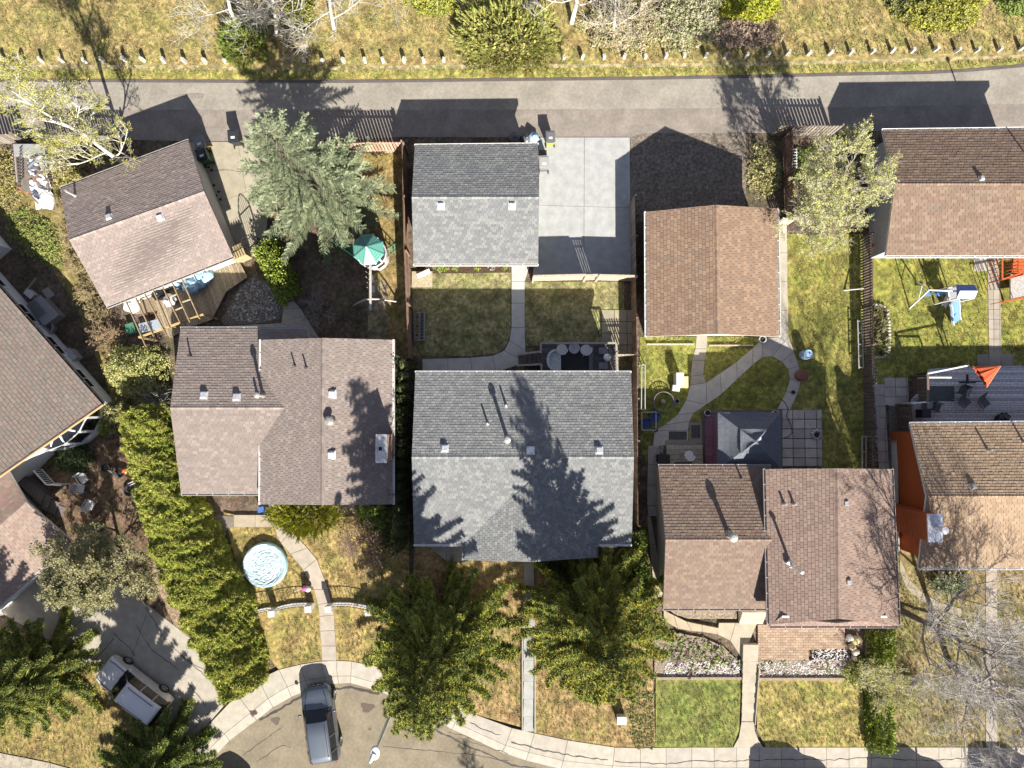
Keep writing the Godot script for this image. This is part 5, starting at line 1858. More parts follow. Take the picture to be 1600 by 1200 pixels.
func build_shrubs() -> void:
	var lime := [Color(0.28, 0.34, 0.04), Color(0.22, 0.28, 0.035), Color(0.18, 0.23, 0.035)]
	var yellow := [Color(0.34, 0.34, 0.02), Color(0.28, 0.3, 0.02), Color(0.22, 0.24, 0.03)]
	var olive := [Color(0.17, 0.17, 0.06), Color(0.13, 0.14, 0.04), Color(0.22, 0.21, 0.08)]
	var green := [Color(0.16, 0.22, 0.04), Color(0.13, 0.18, 0.035), Color(0.2, 0.25, 0.045)]
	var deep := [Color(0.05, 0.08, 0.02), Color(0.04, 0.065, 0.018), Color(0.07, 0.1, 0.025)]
	var drab := [Color(0.34, 0.26, 0.15), Color(0.28, 0.21, 0.12), Color(0.4, 0.32, 0.19), Color(0.26, 0.22, 0.08)]
	hedge("big_hedge", "wide tall green hedge running down between the left house and the brown house", [P(245, 640), P(268, 740), P(300, 840), P(352, 950), P(392, 1062)], [1.3, 1.5, 1.75, 1.9, 1.2], 2.6, [Color(0.34, 0.38, 0.06), Color(0.28, 0.33, 0.055), Color(0.4, 0.42, 0.08), Color(0.42, 0.39, 0.1)], 460, 0.25, 41, "spray")
	hedge("garden_hedge", "rounded bright green hedge beside the stony rock garden", [P(420, 388), P(440, 425), P(460, 470)], [0.75, 0.8, 0.65], 1.5, lime, 130, 0.3, 42, "clump")
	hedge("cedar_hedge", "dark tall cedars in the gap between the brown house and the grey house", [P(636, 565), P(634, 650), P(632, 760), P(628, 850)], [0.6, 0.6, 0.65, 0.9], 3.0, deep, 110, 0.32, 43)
	hedge("vine_hedge", "narrow leafy hedge at the corner between the grey house and eastern brown house", [P(992, 825), P(996, 880), P(1004, 925)], [0.4, 0.5, 0.6], 2.0, green, 160, 0.26, 44, "clump")
	hedge("clipped_hedge", "low clipped green hedge along the front lawns, upper piece by the rocks", [P(1372, 982), P(1372, 1040)], [0.75, 0.6], 1.0, lime, 130, 0.28, 45, "clump")
	hedge("clipped_hedge", "low clipped green hedge along the front lawns, lower piece by the sidewalk", [P(1368, 1080), P(1370, 1165)], [0.7, 0.85], 1.0, lime, 130, 0.28, 46, "clump")
	ground_cover("ground_cover", "dark patch of low creeping plants beside the white utility box", [978, 1080, 1022, 1080, 1022, 1168, 990, 1168, 982, 1130], 90, 0.22, [Color(0.14, 0.16, 0.04), Color(0.1, 0.12, 0.03), Color(0.17, 0.15, 0.05)], 47, leaf_mesh("clump", 10, 0.22, 3), 1.0, "ground cover")
	shrub("juniper", "spreading yellow-green juniper in front of the brown house", P(476, 802), 2.0, 1.35, 0.6, yellow, 1500, 0.36, 51, 0.0, "sprig")
	shrub("shrub", "dark green leafy shrub at the front corner of the brown house", P(600, 802), 1.5, 1.1, 1.2, [Color(0.15, 0.2, 0.02), Color(0.1, 0.14, 0.025), Color(0.08, 0.11, 0.02)], 900, 0.32, 52)
	twigs("bare_shrub", "purplish bare shrub on the dry lawn beside the brown house", P(575, 845), 1.9, 1.6, [Color(0.22, 0.15, 0.125), Color(0.26, 0.18, 0.14)], 26, 53, Vector3.ZERO, "shrub", [Color(0.24, 0.15, 0.12), Color(0.2, 0.13, 0.1)], 0.1)
	shrub("conifer_shrub", "dark yew bushes below the gable of the grey house", P(868, 868), 1.3, 0.9, 1.3, [Color(0.1, 0.15, 0.03), Color(0.06, 0.1, 0.02)], 700, 0.3, 54, 0, "sprig")
	twigs("bare_shrub", "grey leafless shrub on the shaded dirt behind the brown house", P(500, 490), 1.3, 1.4, [Color(0.34, 0.32, 0.3), Color(0.28, 0.26, 0.25)], 22, 55)
	# park thicket
	shrub("large_bush", "large dense olive-green bush at the edge of the park above the grey garage", P(795, 62), 3.3, 2.4, 1.9, [Color(0.36, 0.37, 0.1), Color(0.29, 0.31, 0.08), Color(0.42, 0.4, 0.13)], 3600, 0.36, 61, 0, "sprig")
	shrub("thicket", "brown-green thicket behind the posts above the concrete pad", P(975, 48), 2.6, 1.6, 1.1, [Color(0.4, 0.33, 0.21), Color(0.34, 0.29, 0.17), Color(0.3, 0.3, 0.12)], 1300, 0.24, 62)
	shrub("thicket", "grey-green thicket behind the posts above the gravel pad", P(1072, 35), 2.2, 1.9, 1.4, [Color(0.34, 0.34, 0.19), Color(0.28, 0.3, 0.14), Color(0.38, 0.33, 0.23)], 1300, 0.24, 63)
	shrub("yellow_bush", "bright yellow-green bush at the top edge above the gravel pad", P(1168, 10), 2.1, 1.2, 1.3, yellow, 1500, 0.3, 64)
	shrub("dead_brush", "low reddish-brown brush below the bright yellow-green bush", P(1165, 55), 2.3, 1.0, 0.4, [Color(0.36, 0.26, 0.19), Color(0.31, 0.23, 0.17)], 1000, 0.2, 65)
	shrub("yellow_bush", "large yellow-green bush at the top edge above the brown-roofed garage", P(1462, 18), 2.6, 1.5, 1.3, [Color(0.32, 0.31, 0.03), Color(0.25, 0.25, 0.04), Color(0.2, 0.2, 0.05)], 1700, 0.32, 66)
	shrub("dark_bush", "dark bush at the top edge left of the large yellow-green bush", P(1408, 5), 1.0, 0.8, 1.0, olive, 450, 0.3, 67)
	shrub("green_bush", "green bush in the top right corner", P(1585, 5), 1.2, 0.8, 1.0, green, 500, 0.3, 68)
	shrub("yellow_bush", "small yellow-green bush at the top edge above the worn path", P(680, 5), 1.6, 0.9, 0.9, [Color(0.28, 0.28, 0.04), Color(0.2, 0.22, 0.04)], 900, 0.3, 69)
	shrub("green_bush", "green bush among the bare white birches by the posts", P(384, 72), 1.3, 1.5, 1.3, green + lime, 1100, 0.3, 70, 0, "sprig")
	shrub("yellow_bush", "yellowish bush between the bare white birches at the top edge", P(470, 20), 0.9, 1.3, 1.2, [Color(0.28, 0.27, 0.04), Color(0.2, 0.2, 0.04)], 700, 0.3, 71)
	# western yards
	shrub("shrub", "yellow-green shrub between the timber deck and the left house", P(222, 580), 2.0, 1.6, 1.8, [Color(0.34, 0.34, 0.1), Color(0.26, 0.28, 0.08), Color(0.38, 0.35, 0.15)], 1300, 0.24, 72)
	shrub("shrub", "bright lime shrub at the corner of the left house", P(162, 655), 0.8, 0.75, 1.1, [Color(0.32, 0.36, 0.02), Color(0.24, 0.3, 0.02)], 420, 0.28, 73)
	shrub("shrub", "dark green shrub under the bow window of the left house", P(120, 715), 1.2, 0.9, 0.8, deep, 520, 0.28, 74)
	shrub("shrub", "mixed green and brown shrubs at the top of the big hedge", P(190, 650), 1.1, 1.0, 1.1, olive + [Color(0.3, 0.26, 0.12)], 650, 0.28, 75)
	twigs("bare_shrub", "grey bare twiggy shrub at the upper end of the big hedge", P(254, 632), 1.1, 1.8, [Color(0.42, 0.4, 0.37)], 20, 76)
	twigs("bare_shrub", "orange-brown leafless shrub at the corner of the rotated garage", P(170, 528), 1.2, 1.2, [Color(0.34, 0.24, 0.16), Color(0.3, 0.2, 0.13)], 30, 77, Vector3.ZERO, "shrub", [Color(0.3, 0.22, 0.13)], 0.1)
	var k := 0
	for q in [[112, 330, 0.9], [120, 375, 1.0], [135, 415, 1.1], [150, 455, 1.1], [160, 490, 1.0]]:
		twigs("dry_shrub", ["dry tan shrub by the upper corner of the rotated garage wall", "dry tan shrub second along the side of the rotated garage", "dry tan shrub midway along the side of the rotated garage", "dry tan shrub fourth along the side of the rotated garage", "dry tan shrub at the lower corner of the rotated garage"][k], P(q[0], q[1]), q[2], 0.8, drab, 26, 80 + k, Vector3.ZERO, "shrub", drab, 0.085)
		k += 1
	shrub("weeds", "green and yellow weeds between the tarp pile and the left house", P(60, 372), 2.2, 1.2, 0.35, [Color(0.2, 0.24, 0.05), Color(0.26, 0.24, 0.08), Color(0.16, 0.2, 0.04)], 900, 0.25, 86, -0.8)
	shrub("weeds", "tall dry weeds beside the tarp pile at the left edge", P(15, 285), 1.2, 1.8, 0.6, [Color(0.3, 0.25, 0.13), Color(0.24, 0.2, 0.08), Color(0.26, 0.24, 0.05)], 900, 0.26, 87)
	shrub("weeds", "overgrown brush between the tarp pile and the rotated garage", P(108, 262), 1.3, 1.3, 0.9, [Color(0.28, 0.26, 0.06), Color(0.22, 0.19, 0.07), Color(0.3, 0.24, 0.12)], 800, 0.28, 88)
	shrub("shrub", "yellow-green shrub in the corner north of the brown garage", P(1194, 266), 1.1, 1.8, 0.35, [Color(0.36, 0.34, 0.12), Color(0.29, 0.29, 0.1), Color(0.4, 0.35, 0.18)], 460, 0.22, 89)
	shrub("shrub", "low green plants behind the dark reddish fence", P(1262, 262), 1.0, 1.3, 0.6, green, 500, 0.26, 90)
	shrub("shrub", "yellow-leafed shrub beside the big rocks in the front yard", P(1350, 1050), 1.5, 0.9, 0.7, [Color(0.26, 0.26, 0.05), Color(0.2, 0.22, 0.05)], 600, 0.26, 91)
	twigs("bare_shrub", "dark bare shrub between the two pieces of clipped hedge", P(1385, 1062), 1.0, 0.9, [Color(0.2, 0.15, 0.12), Color(0.16, 0.12, 0.1)], 26, 92)
	twigs("bare_shrub", "grey leafless shrub on the lawn right of the clipped hedge", P(1424, 1072), 1.0, 0.9, [Color(0.4, 0.37, 0.35)], 30, 93)
	shrub("shrub", "small green shrub under the bare trees beside the tan-roofed house", P(1478, 905), 1.2, 0.9, 0.8, [Color(0.16, 0.2, 0.09), Color(0.2, 0.22, 0.12)], 420, 0.26, 94)
	# grass
	var dry := [Color(0.29, 0.23, 0.09), Color(0.25, 0.21, 0.08), Color(0.34, 0.27, 0.12), Color(0.2, 0.19, 0.06)]
	var fresh := [Color(0.24, 0.25, 0.06), Color(0.21, 0.22, 0.055), Color(0.28, 0.26, 0.09), Color(0.17, 0.19, 0.045)]
	var tuft := tuft_mesh()
	ground_cover("grass", "dry rough grass of the park beyond the alley", [-20, -20, 1620, -20, 1620, 80, 1200, 92, 900, 98, 0, 99, -20, 99], 26, 0.13, dry + [Color(0.2, 0.21, 0.05)], 101, tuft)
	ground_cover("grass", "greener grass of the verge along the alley", [-20, 109, 0, 109, 900, 107, 1200, 104, 1500, 98, 1620, 90, 1620, 95, 1500, 107, 1200, 116, 900, 120, 0, 122, -20, 122], 40, 0.13, fresh, 102, tuft)
	ground_cover("grass", "grass of the square back lawn west of the walk", [645, 428, 797, 428, 797, 518, 790, 538, 776, 550, 740, 555, 645, 555], 20, 0.11, fresh, 103, tuft)
	ground_cover("grass", "grass of the back lawn beside the grey deck", [822, 442, 975, 442, 975, 482, 938, 490, 938, 538, 822, 538], 20, 0.11, fresh, 104, tuft)
	ground_cover("grass", "grass of the long side lawn by the slatted fence", [1240, 370, 1342, 370, 1346, 730, 1286, 730, 1286, 640, 1256, 600, 1240, 530], 45, 0.11, fresh, 105, tuft)
	ground_cover("grass", "grass of the lawn with the swing set", [1390, 402, 1538, 402, 1540, 568, 1400, 590, 1392, 560], 45, 0.11, fresh, 106, tuft)
	ground_cover("grass", "grass of the lawn right of the paver path", [1564, 470, 1620, 470, 1620, 570, 1586, 570, 1566, 540], 45, 0.11, fresh, 107, tuft)
	ground_cover("grass", "dry grass right of the curving front walk", [458, 818, 640, 812, 640, 940, 520, 936, 500, 870], 40, 0.11, dry, 108, tuft)
	ground_cover("grass", "dry grass left of the curving front walk", [380, 826, 430, 828, 488, 910, 496, 940, 432, 944, 400, 940], 40, 0.11, dry, 109, tuft)
	ground_cover("grass", "dry grass below the front railing", [440, 962, 498, 956, 500, 1030, 440, 1042], 40, 0.11, dry, 110, tuft)
	ground_cover("grass", "dry grass between the short front walk and the western spruce", [528, 955, 636, 960, 638, 1048, 606, 1042, 530, 1029], 40, 0.11, dry, 111, tuft)
	ground_cover("grass", "dry grass under the western big spruce", [650, 880, 814, 884, 814, 1132, 736, 1108, 650, 1062], 36, 0.11, dry, 112, tuft)
	ground_cover("grass", "dry grass under the eastern big spruce", [838, 880, 1010, 880, 1020, 1160, 960, 1162, 888, 1150, 838, 1142], 36, 0.11, dry, 113, tuft)
	ground_cover("grass", "green grass of the square front lawn left of the steps", [1026, 1064, 1154, 1064, 1152, 1140, 1142, 1163, 1026, 1163], 45, 0.11, fresh, 114, tuft)
	ground_cover("grass", "grass of the square front lawn right of the steps", [1186, 1064, 1344, 1064, 1346, 1163, 1198, 1163, 1186, 1140], 45, 0.11, fresh + dry, 115, tuft)
	ground_cover("grass", "rough grass under the bare trees", [1398, 892, 1530, 892, 1530, 1163, 1400, 1163], 40, 0.12, fresh + dry, 116, tuft)
	ground_cover("grass", "rough grass right of the straight front path", [1560, 892, 1620, 892, 1620, 1163, 1560, 1163], 40, 0.12, fresh + dry, 117, tuft)
	ground_cover("grass", "shaded grass corner beside the wide driveway", [-10, 970, 86, 1010, 248, 1124, 296, 1162, 300, 1200, -10, 1200], 36, 0.11, dry, 118, tuft)
	ground_cover("grass", "worn grass by the long board fence", [580, 236, 630, 236, 634, 430, 600, 436, 582, 400], 36, 0.11, dry, 119, tuft)
	ground_cover("grass", "grass of the small lawn beside the garden path", [1004, 540, 1078, 540, 1074, 600, 1004, 640], 45, 0.11, fresh, 120, tuft)
	ground_cover("grass", "grass inside the looping path", [1110, 632, 1188, 564, 1218, 570, 1226, 600, 1210, 634], 45, 0.1, fresh, 121, tuft)
	ground_cover("grass", "grass of the triangle above the diagonal path", [1108, 544, 1170, 544, 1108, 588], 45, 0.1, fresh, 122, tuft)
	# planted beds
	var bed := [Color(0.12, 0.16, 0.03), Color(0.16, 0.2, 0.04), Color(0.18, 0.13, 0.1), Color(0.14, 0.11, 0.1), Color(0.22, 0.18, 0.14)]
	ground_cover("bed_plants", "low plants in the bed left of the front walk", [1036, 990, 1098, 998, 1128, 1012, 1148, 1030, 1150, 1034, 1030, 1034], 34, 0.42, bed, 131, leaf_mesh("clump", 10, 0.22, 3), 0.8, "plants")
	ground_cover("bed_plants", "small green plants among the white stones left of the steps", [1040, 1036, 1156, 1034, 1156, 1056, 1040, 1056], 9, 0.48, bed, 132, leaf_mesh("clump", 10, 0.22, 3), 0.8, "plants")
	ground_cover("bed_plants", "small plants among the white stones right of the steps", [1184, 1034, 1310, 1034, 1310, 1056, 1184, 1056], 8, 0.42, bed, 133, leaf_mesh("clump", 10, 0.22, 3), 0.8, "plants")
	ground_cover("bed_plants", "green plants along the left front of the brown garage", [1012, 528, 1082, 528, 1082, 536, 1012, 536], 30, 0.24, [Color(0.16, 0.2, 0.04), Color(0.22, 0.22, 0.05)], 134, leaf_mesh("clump", 10, 0.22, 3), 1.0, "plants")
	ground_cover("bed_plants", "green plants along the right front of the brown garage", [1108, 528, 1176, 528, 1172, 538, 1108, 538], 30, 0.24, [Color(0.16, 0.2, 0.04), Color(0.22, 0.22, 0.05)], 135, leaf_mesh("clump", 10, 0.22, 3), 1.0, "plants")
	ground_cover("bed_plants", "sparse plants in the narrow front bed under the eave", [1044, 950, 1148, 950, 1148, 964, 1060, 962], 8, 0.22, bed, 136, leaf_mesh("clump", 10, 0.22, 3), 0.7, "plants")
	ground_cover("bed_plants", "dry plants along the narrow fence strip", [996, 560, 1004, 560, 1004, 690, 996, 690], 26, 0.26, drab + green, 137, leaf_mesh("clump", 10, 0.22, 3), 0.9, "plants")
	ground_cover("bed_plants", "leafy litter in the mulched garden beside the left house", [80, 690, 195, 690, 215, 770, 230, 860, 150, 880, 96, 800], 9, 0.26, drab + olive + deep, 138, leaf_mesh("clump", 10, 0.22, 3), 0.6, "plants")
	ground_cover("bed_plants", "tall grasses in the stone-edged planter by the slatted fence", [1364, 478, 1386, 482, 1386, 555, 1364, 556], 40, 0.3, [Color(0.24, 0.22, 0.12), Color(0.18, 0.2, 0.07), Color(0.2, 0.16, 0.1)], 139, tuft, 1.6, "plants")
	var whites := [Color(0.56, 0.54, 0.54), Color(0.48, 0.45, 0.46), Color(0.38, 0.34, 0.34)]
	stones("white_stones", "band of white stones along the left planted bed", [1040, 1034, 1157, 1030, 1157, 1057, 1036, 1057], 190, 0.085, whites, 141)
	stones("white_stones", "band of white stones along the right planted bed", [1183, 1032, 1318, 1032, 1318, 1057, 1183, 1057], 180, 0.085, whites + [Color(0.35, 0.3, 0.29)], 142)
	stones("white_stones", "white stones near the big rocks and the brick patio", [1268, 1014, 1318, 1012, 1330, 1030, 1268, 1032], 170, 0.085, whites, 143)
	stones("garden_stones", "loose stones of the rock garden beside the timber deck", [350, 500, 376, 450, 396, 434, 418, 444, 440, 480, 432, 498, 402, 504], 60, 0.14, [Color(0.3, 0.29, 0.27), Color(0.22, 0.21, 0.2), Color(0.38, 0.35, 0.32)], 144)
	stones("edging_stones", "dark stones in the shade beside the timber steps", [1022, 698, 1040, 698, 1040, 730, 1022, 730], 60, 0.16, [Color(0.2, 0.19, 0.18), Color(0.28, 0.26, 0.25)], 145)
	stones("edging_stones", "grey stones along the foot of the slatted fence", [1364, 560, 1370, 560, 1374, 735, 1368, 735], 60, 0.12, [Color(0.4, 0.38, 0.36), Color(0.3, 0.28, 0.27)], 146)
	k = 0
	for q in [[1326, 996, 0.42, "white boulder at the top of the rock pile"], [1335, 1000, 0.5, "yellowish boulder at the top of the rock pile"], [1330, 1010, 0.4, "tan boulder in the middle of the rock pile"], [1335, 1018, 0.42, "pale boulder low in the rock pile"], [1334, 1028, 0.36, "small boulder at the foot of the rock pile"]]:
		var o := put("boulder", rock_mesh(k), vc("concrete"), self, Transform3D(Basis(Vector3.UP, k * 1.3) * Basis.from_scale(Vector3.ONE * q[2] * 1.3), P(q[0], q[1]) + Vector3.UP * 0.1))
		var m := MB.new()
		m.col = [Color(0.62, 0.6, 0.56), Color(0.5, 0.42, 0.2), Color(0.4, 0.32, 0.22), Color(0.5, 0.46, 0.38), Color(0.42, 0.36, 0.28)][k]
		m.ball(Vector3.ZERO, Vector3(0.5, 0.36, 0.42), k * 3, 0.14, 9, 6)
		o.mesh = m.mesh()
		tag(o, q[3], "boulder", "boulders by the front hedge")
		k += 1


# ================================================================ vehicles
func car(label: String, at: Vector3, heading: Vector2, st: Array, paint: Color, ribs: bool, cat := "car", group := "") -> Node3D:
	var o := thing("parked_car", label, cat, at, atan2(-heading.y, heading.x), group)
	var cowl := 0
	for i in st.size():
		if st[i][7] == "w":
			cowl = i + 1
	var body := MB.new()
	var glass := {"windshield": MB.new(), "rear_window": MB.new(), "side_window": MB.new()}
	body.col = paint
	var under := MB.new()
	under.col = Color(0.015, 0.015, 0.016)
	var rings := []
	for s in st:
		var half := [Vector2(0, s[1]), Vector2(s[2] - 0.06, s[1]), Vector2(s[2], s[1] + 0.08), Vector2(s[4], lerpf(s[1], s[3], 0.6)), Vector2(s[4] - 0.015, s[3]), Vector2(lerpf(s[4], s[6], 0.12), lerpf(s[3], s[5], 0.08)), Vector2(lerpf(s[4], s[6], 0.86), lerpf(s[3], s[5], 0.82)), Vector2(s[6] - 0.03, s[5] - 0.03), Vector2(s[6] - 0.12, s[5]), Vector2(0, s[5] + 0.025)]
		var ring := []
		for p in half:
			ring.append(Vector3(s[0], p.y, p.x))
		for k in range(half.size() - 2, 0, -1):
			ring.append(Vector3(s[0], half[k].y, -half[k].x))
		rings.append(ring)
	var m: int = rings[0].size()
	var nor := []
	for i in rings.size():
		var row := []
		for k in m:
			var a: Vector3 = rings[i][(k + 1) % m] - rings[i][(k + m - 1) % m]
			var b: Vector3 = rings[mini(i + 1, rings.size() - 1)][k] - rings[maxi(i - 1, 0)][k]
			var q := a.cross(b).normalized()
			var out: Vector3 = rings[i][k] - Vector3(rings[i][k].x, 0.75, 0)
			row.append(q if q.dot(out) >= 0 else -q)
		nor.append(row)
	for i in rings.size() - 1:
		for k in m:
			var q := (k + 1) % m
			var kk := mini(k, m - 1 - k)
			var dst := body
			var flag: String = st[i][7]
			if flag == "w" and kk in [6, 7, 8]:
				dst = glass.windshield
			elif flag == "r" and kk in [6, 7, 8]:
				dst = glass.rear_window
			elif flag in ["c", "w", "r"] and kk == 5:
				dst = glass.side_window
			elif kk == 0:
				dst = under
			if dst == body or dst == under:
				dst.smooth(rings[i][k], rings[i][q], rings[i + 1][q], nor[i][k], nor[i][q], nor[i + 1][q])
				dst.smooth(rings[i][k], rings[i + 1][q], rings[i + 1][k], nor[i][k], nor[i + 1][q], nor[i + 1][k])
			else:
				dst.quad(rings[i][k], rings[i][q], rings[i + 1][q], rings[i + 1][k])
	for e in [0, rings.size() - 1]:
		for k in range(1, m - 1):
			body.tri(rings[e][0], rings[e][k], rings[e][k + 1])
	var pm := vc("car_paint", 0.28)
	pm.metallic = 0.1
	pm.clearcoat_enabled = true
	pm.clearcoat = 0.8
	var b := obj("body", body, pm, o)
	obj("underbody", under, vc("paint"), o)
	for k in glass:
		if glass[k].v.size():
			obj(k, glass[k], glass_dark(), o)
	var l: float = st[-1][0]
	for sx in [0.62, -0.6]:
		for s in [-1, 1]:
			var t := MB.new()
			t.col = Color(0.014, 0.014, 0.014)
			t.lathe(Vector3.ZERO, [Vector2(0.2, -0.11), Vector2(0.31, -0.11), Vector2(0.345, -0.07), Vector2(0.345, 0.07), Vector2(0.31, 0.11), Vector2(0.2, 0.11)], 20)
			var w := obj("wheel", t, vc("paint"), o)
			w.transform = Transform3D(Basis(Vector3.RIGHT, PI / 2 * s), Vector3(l * sx, 0.345, s * (st[cowl - 2][4] - 0.07)))
			var rim := MB.new()
			rim.col = Color(0.42, 0.42, 0.43)
			rim.lathe(Vector3.ZERO, [Vector2(0.0, 0.095), Vector2(0.06, 0.1), Vector2(0.07, 0.085)], 12)
			rim.lathe(Vector3.ZERO, [Vector2(0.18, 0.07), Vector2(0.2, 0.115), Vector2(0.215, 0.11)], 18)
			for j in 5:
				var a := TAU * j / 5
				rim.bar(Vector3(cos(a), 0, sin(a)) * 0.05 + Vector3(0, 0.085, 0), Vector3(cos(a), 0, sin(a)) * 0.2 + Vector3(0, 0.09, 0), 0.05, 0.03)
			obj("rim", rim, vc("metal"), w)
	for s in [-1, 1]:
		var mi := MB.new()
		mi.col = paint
		mi.ball(Vector3(0.2 * l + 0.3, st[cowl - 2][3] + 0.1, s * (st[cowl - 2][4] + 0.12)), Vector3(0.07, 0.09, 0.12), 1, 0.0, 8, 6)
		obj("mirror", mi, pm, o)
		var hl := MB.new()
		hl.col = Color(0.3, 0.31, 0.33)
		hl.ball(Vector3(l - 0.2, st[-2][5] - 0.12, s * (st[-2][2] - 0.1)), Vector3(0.16, 0.06, 0.1), 2, 0.0, 8, 6)
		obj("headlight", hl, vc("gloss"), o)
		var tl := MB.new()
		tl.col = Color(0.4, 0.01, 0.01)
		tl.ball(Vector3(st[1][0] + 0.05, st[1][3] + 0.02, s * (st[1][4] - 0.06)), Vector3(0.1, 0.14, 0.08), 2, 0.0, 8, 6)
		obj("taillight", tl, vc("gloss"), o)
		for px in [-1.45, -0.55]:
			var c: Array = st[cowl - 2]
			var pi := MB.new()
			pi.col = Color(paint.r * 0.5, paint.g * 0.5, paint.b * 0.5)
			pi.bar(Vector3(px, lerpf(c[3], c[5], 0.04), s * (lerpf(c[4], c[6], 0.1) + 0.012)), Vector3(px, lerpf(c[3], c[5], 0.84), s * (lerpf(c[4], c[6], 0.86) + 0.012)), 0.09, 0.02, Vector3(0, 0, s))
			obj("pillar", pi, pm, o)
			var hd := MB.new()
			hd.col = Color(paint.r * 0.8, paint.g * 0.8, paint.b * 0.8)
			hd.bx(Vector3(px + 0.25, c[3] - 0.1, s * (c[4] + 0.012)), Vector3(0.2, 0.035, 0.03))
			obj("door_handle", hd, pm, o)
		if ribs:
			var rl := MB.new()
			rl.col = Color(0.03, 0.03, 0.03)
			rl.tube([Vector3(-1.7, st[cowl - 3][5] - 0.02, s * 0.53), Vector3(-1.6, st[cowl - 3][5] + 0.06, s * 0.53), Vector3(0.0, st[cowl - 2][5] + 0.06, s * 0.53), Vector3(0.15, st[cowl - 2][5] - 0.03, s * 0.53)], [0.018, 0.018, 0.018, 0.018], 6)
			obj("roof_rail", rl, vc("paint"), o)
	var roof_y: float = 0.0
	for s in st:
		if s[0] > -1.96 and s[0] < -1.5:
			roof_y = s[5]
	var rb := MB.new()
	rb.col = Color(paint.r * 0.85, paint.g * 0.85, paint.b * 0.85)
	for k in 5:
		rb.bar(Vector3(-1.6, roof_y + 0.012, -0.32 + k * 0.16), Vector3(-0.45, roof_y + 0.05, -0.32 + k * 0.16), 0.03, 0.014)
	obj("roof_rib", rb, pm, b)
	if ribs:
		for s in [-1, 1]:
			var hs := MB.new()
			hs.col = Color(0.02, 0.02, 0.022)
			var a: Array = st[cowl]; var c: Array = st[cowl + 1]; var e: Array = st[cowl + 2]
			hs.bar(Vector3(a[0] - 0.02, a[5] + 0.0, s * (a[6] - 0.06)), Vector3(c[0], c[5] + 0.0, s * (c[6] - 0.06)), 0.03, 0.02)
			hs.bar(Vector3(c[0], c[5] + 0.0, s * (c[6] - 0.06)), Vector3(e[0], e[5] + 0.0, s * (e[6] - 0.1)), 0.03, 0.02)
			obj("hood_seam", hs, vc("paint"), o)
	var wip := MB.new()
	wip.col = Color(0.01, 0.01, 0.01)
	for s in [-0.35, 0.2]:
		wip.bar(Vector3(1.0, st[cowl][5] + 0.06, s), Vector3(0.92, st[cowl][5] + 0.1, s + 0.5), 0.02, 0.02)
	obj("wiper", wip, vc("paint"), o)
	var gr := MB.new()
	gr.col = Color(0.03, 0.03, 0.03)
	gr.bx(Vector3(l - 0.03, st[-1][3] - 0.02, 0), Vector3(0.12, 0.12, 0.7))
	obj("grille", gr, vc("paint"), o)
	return o


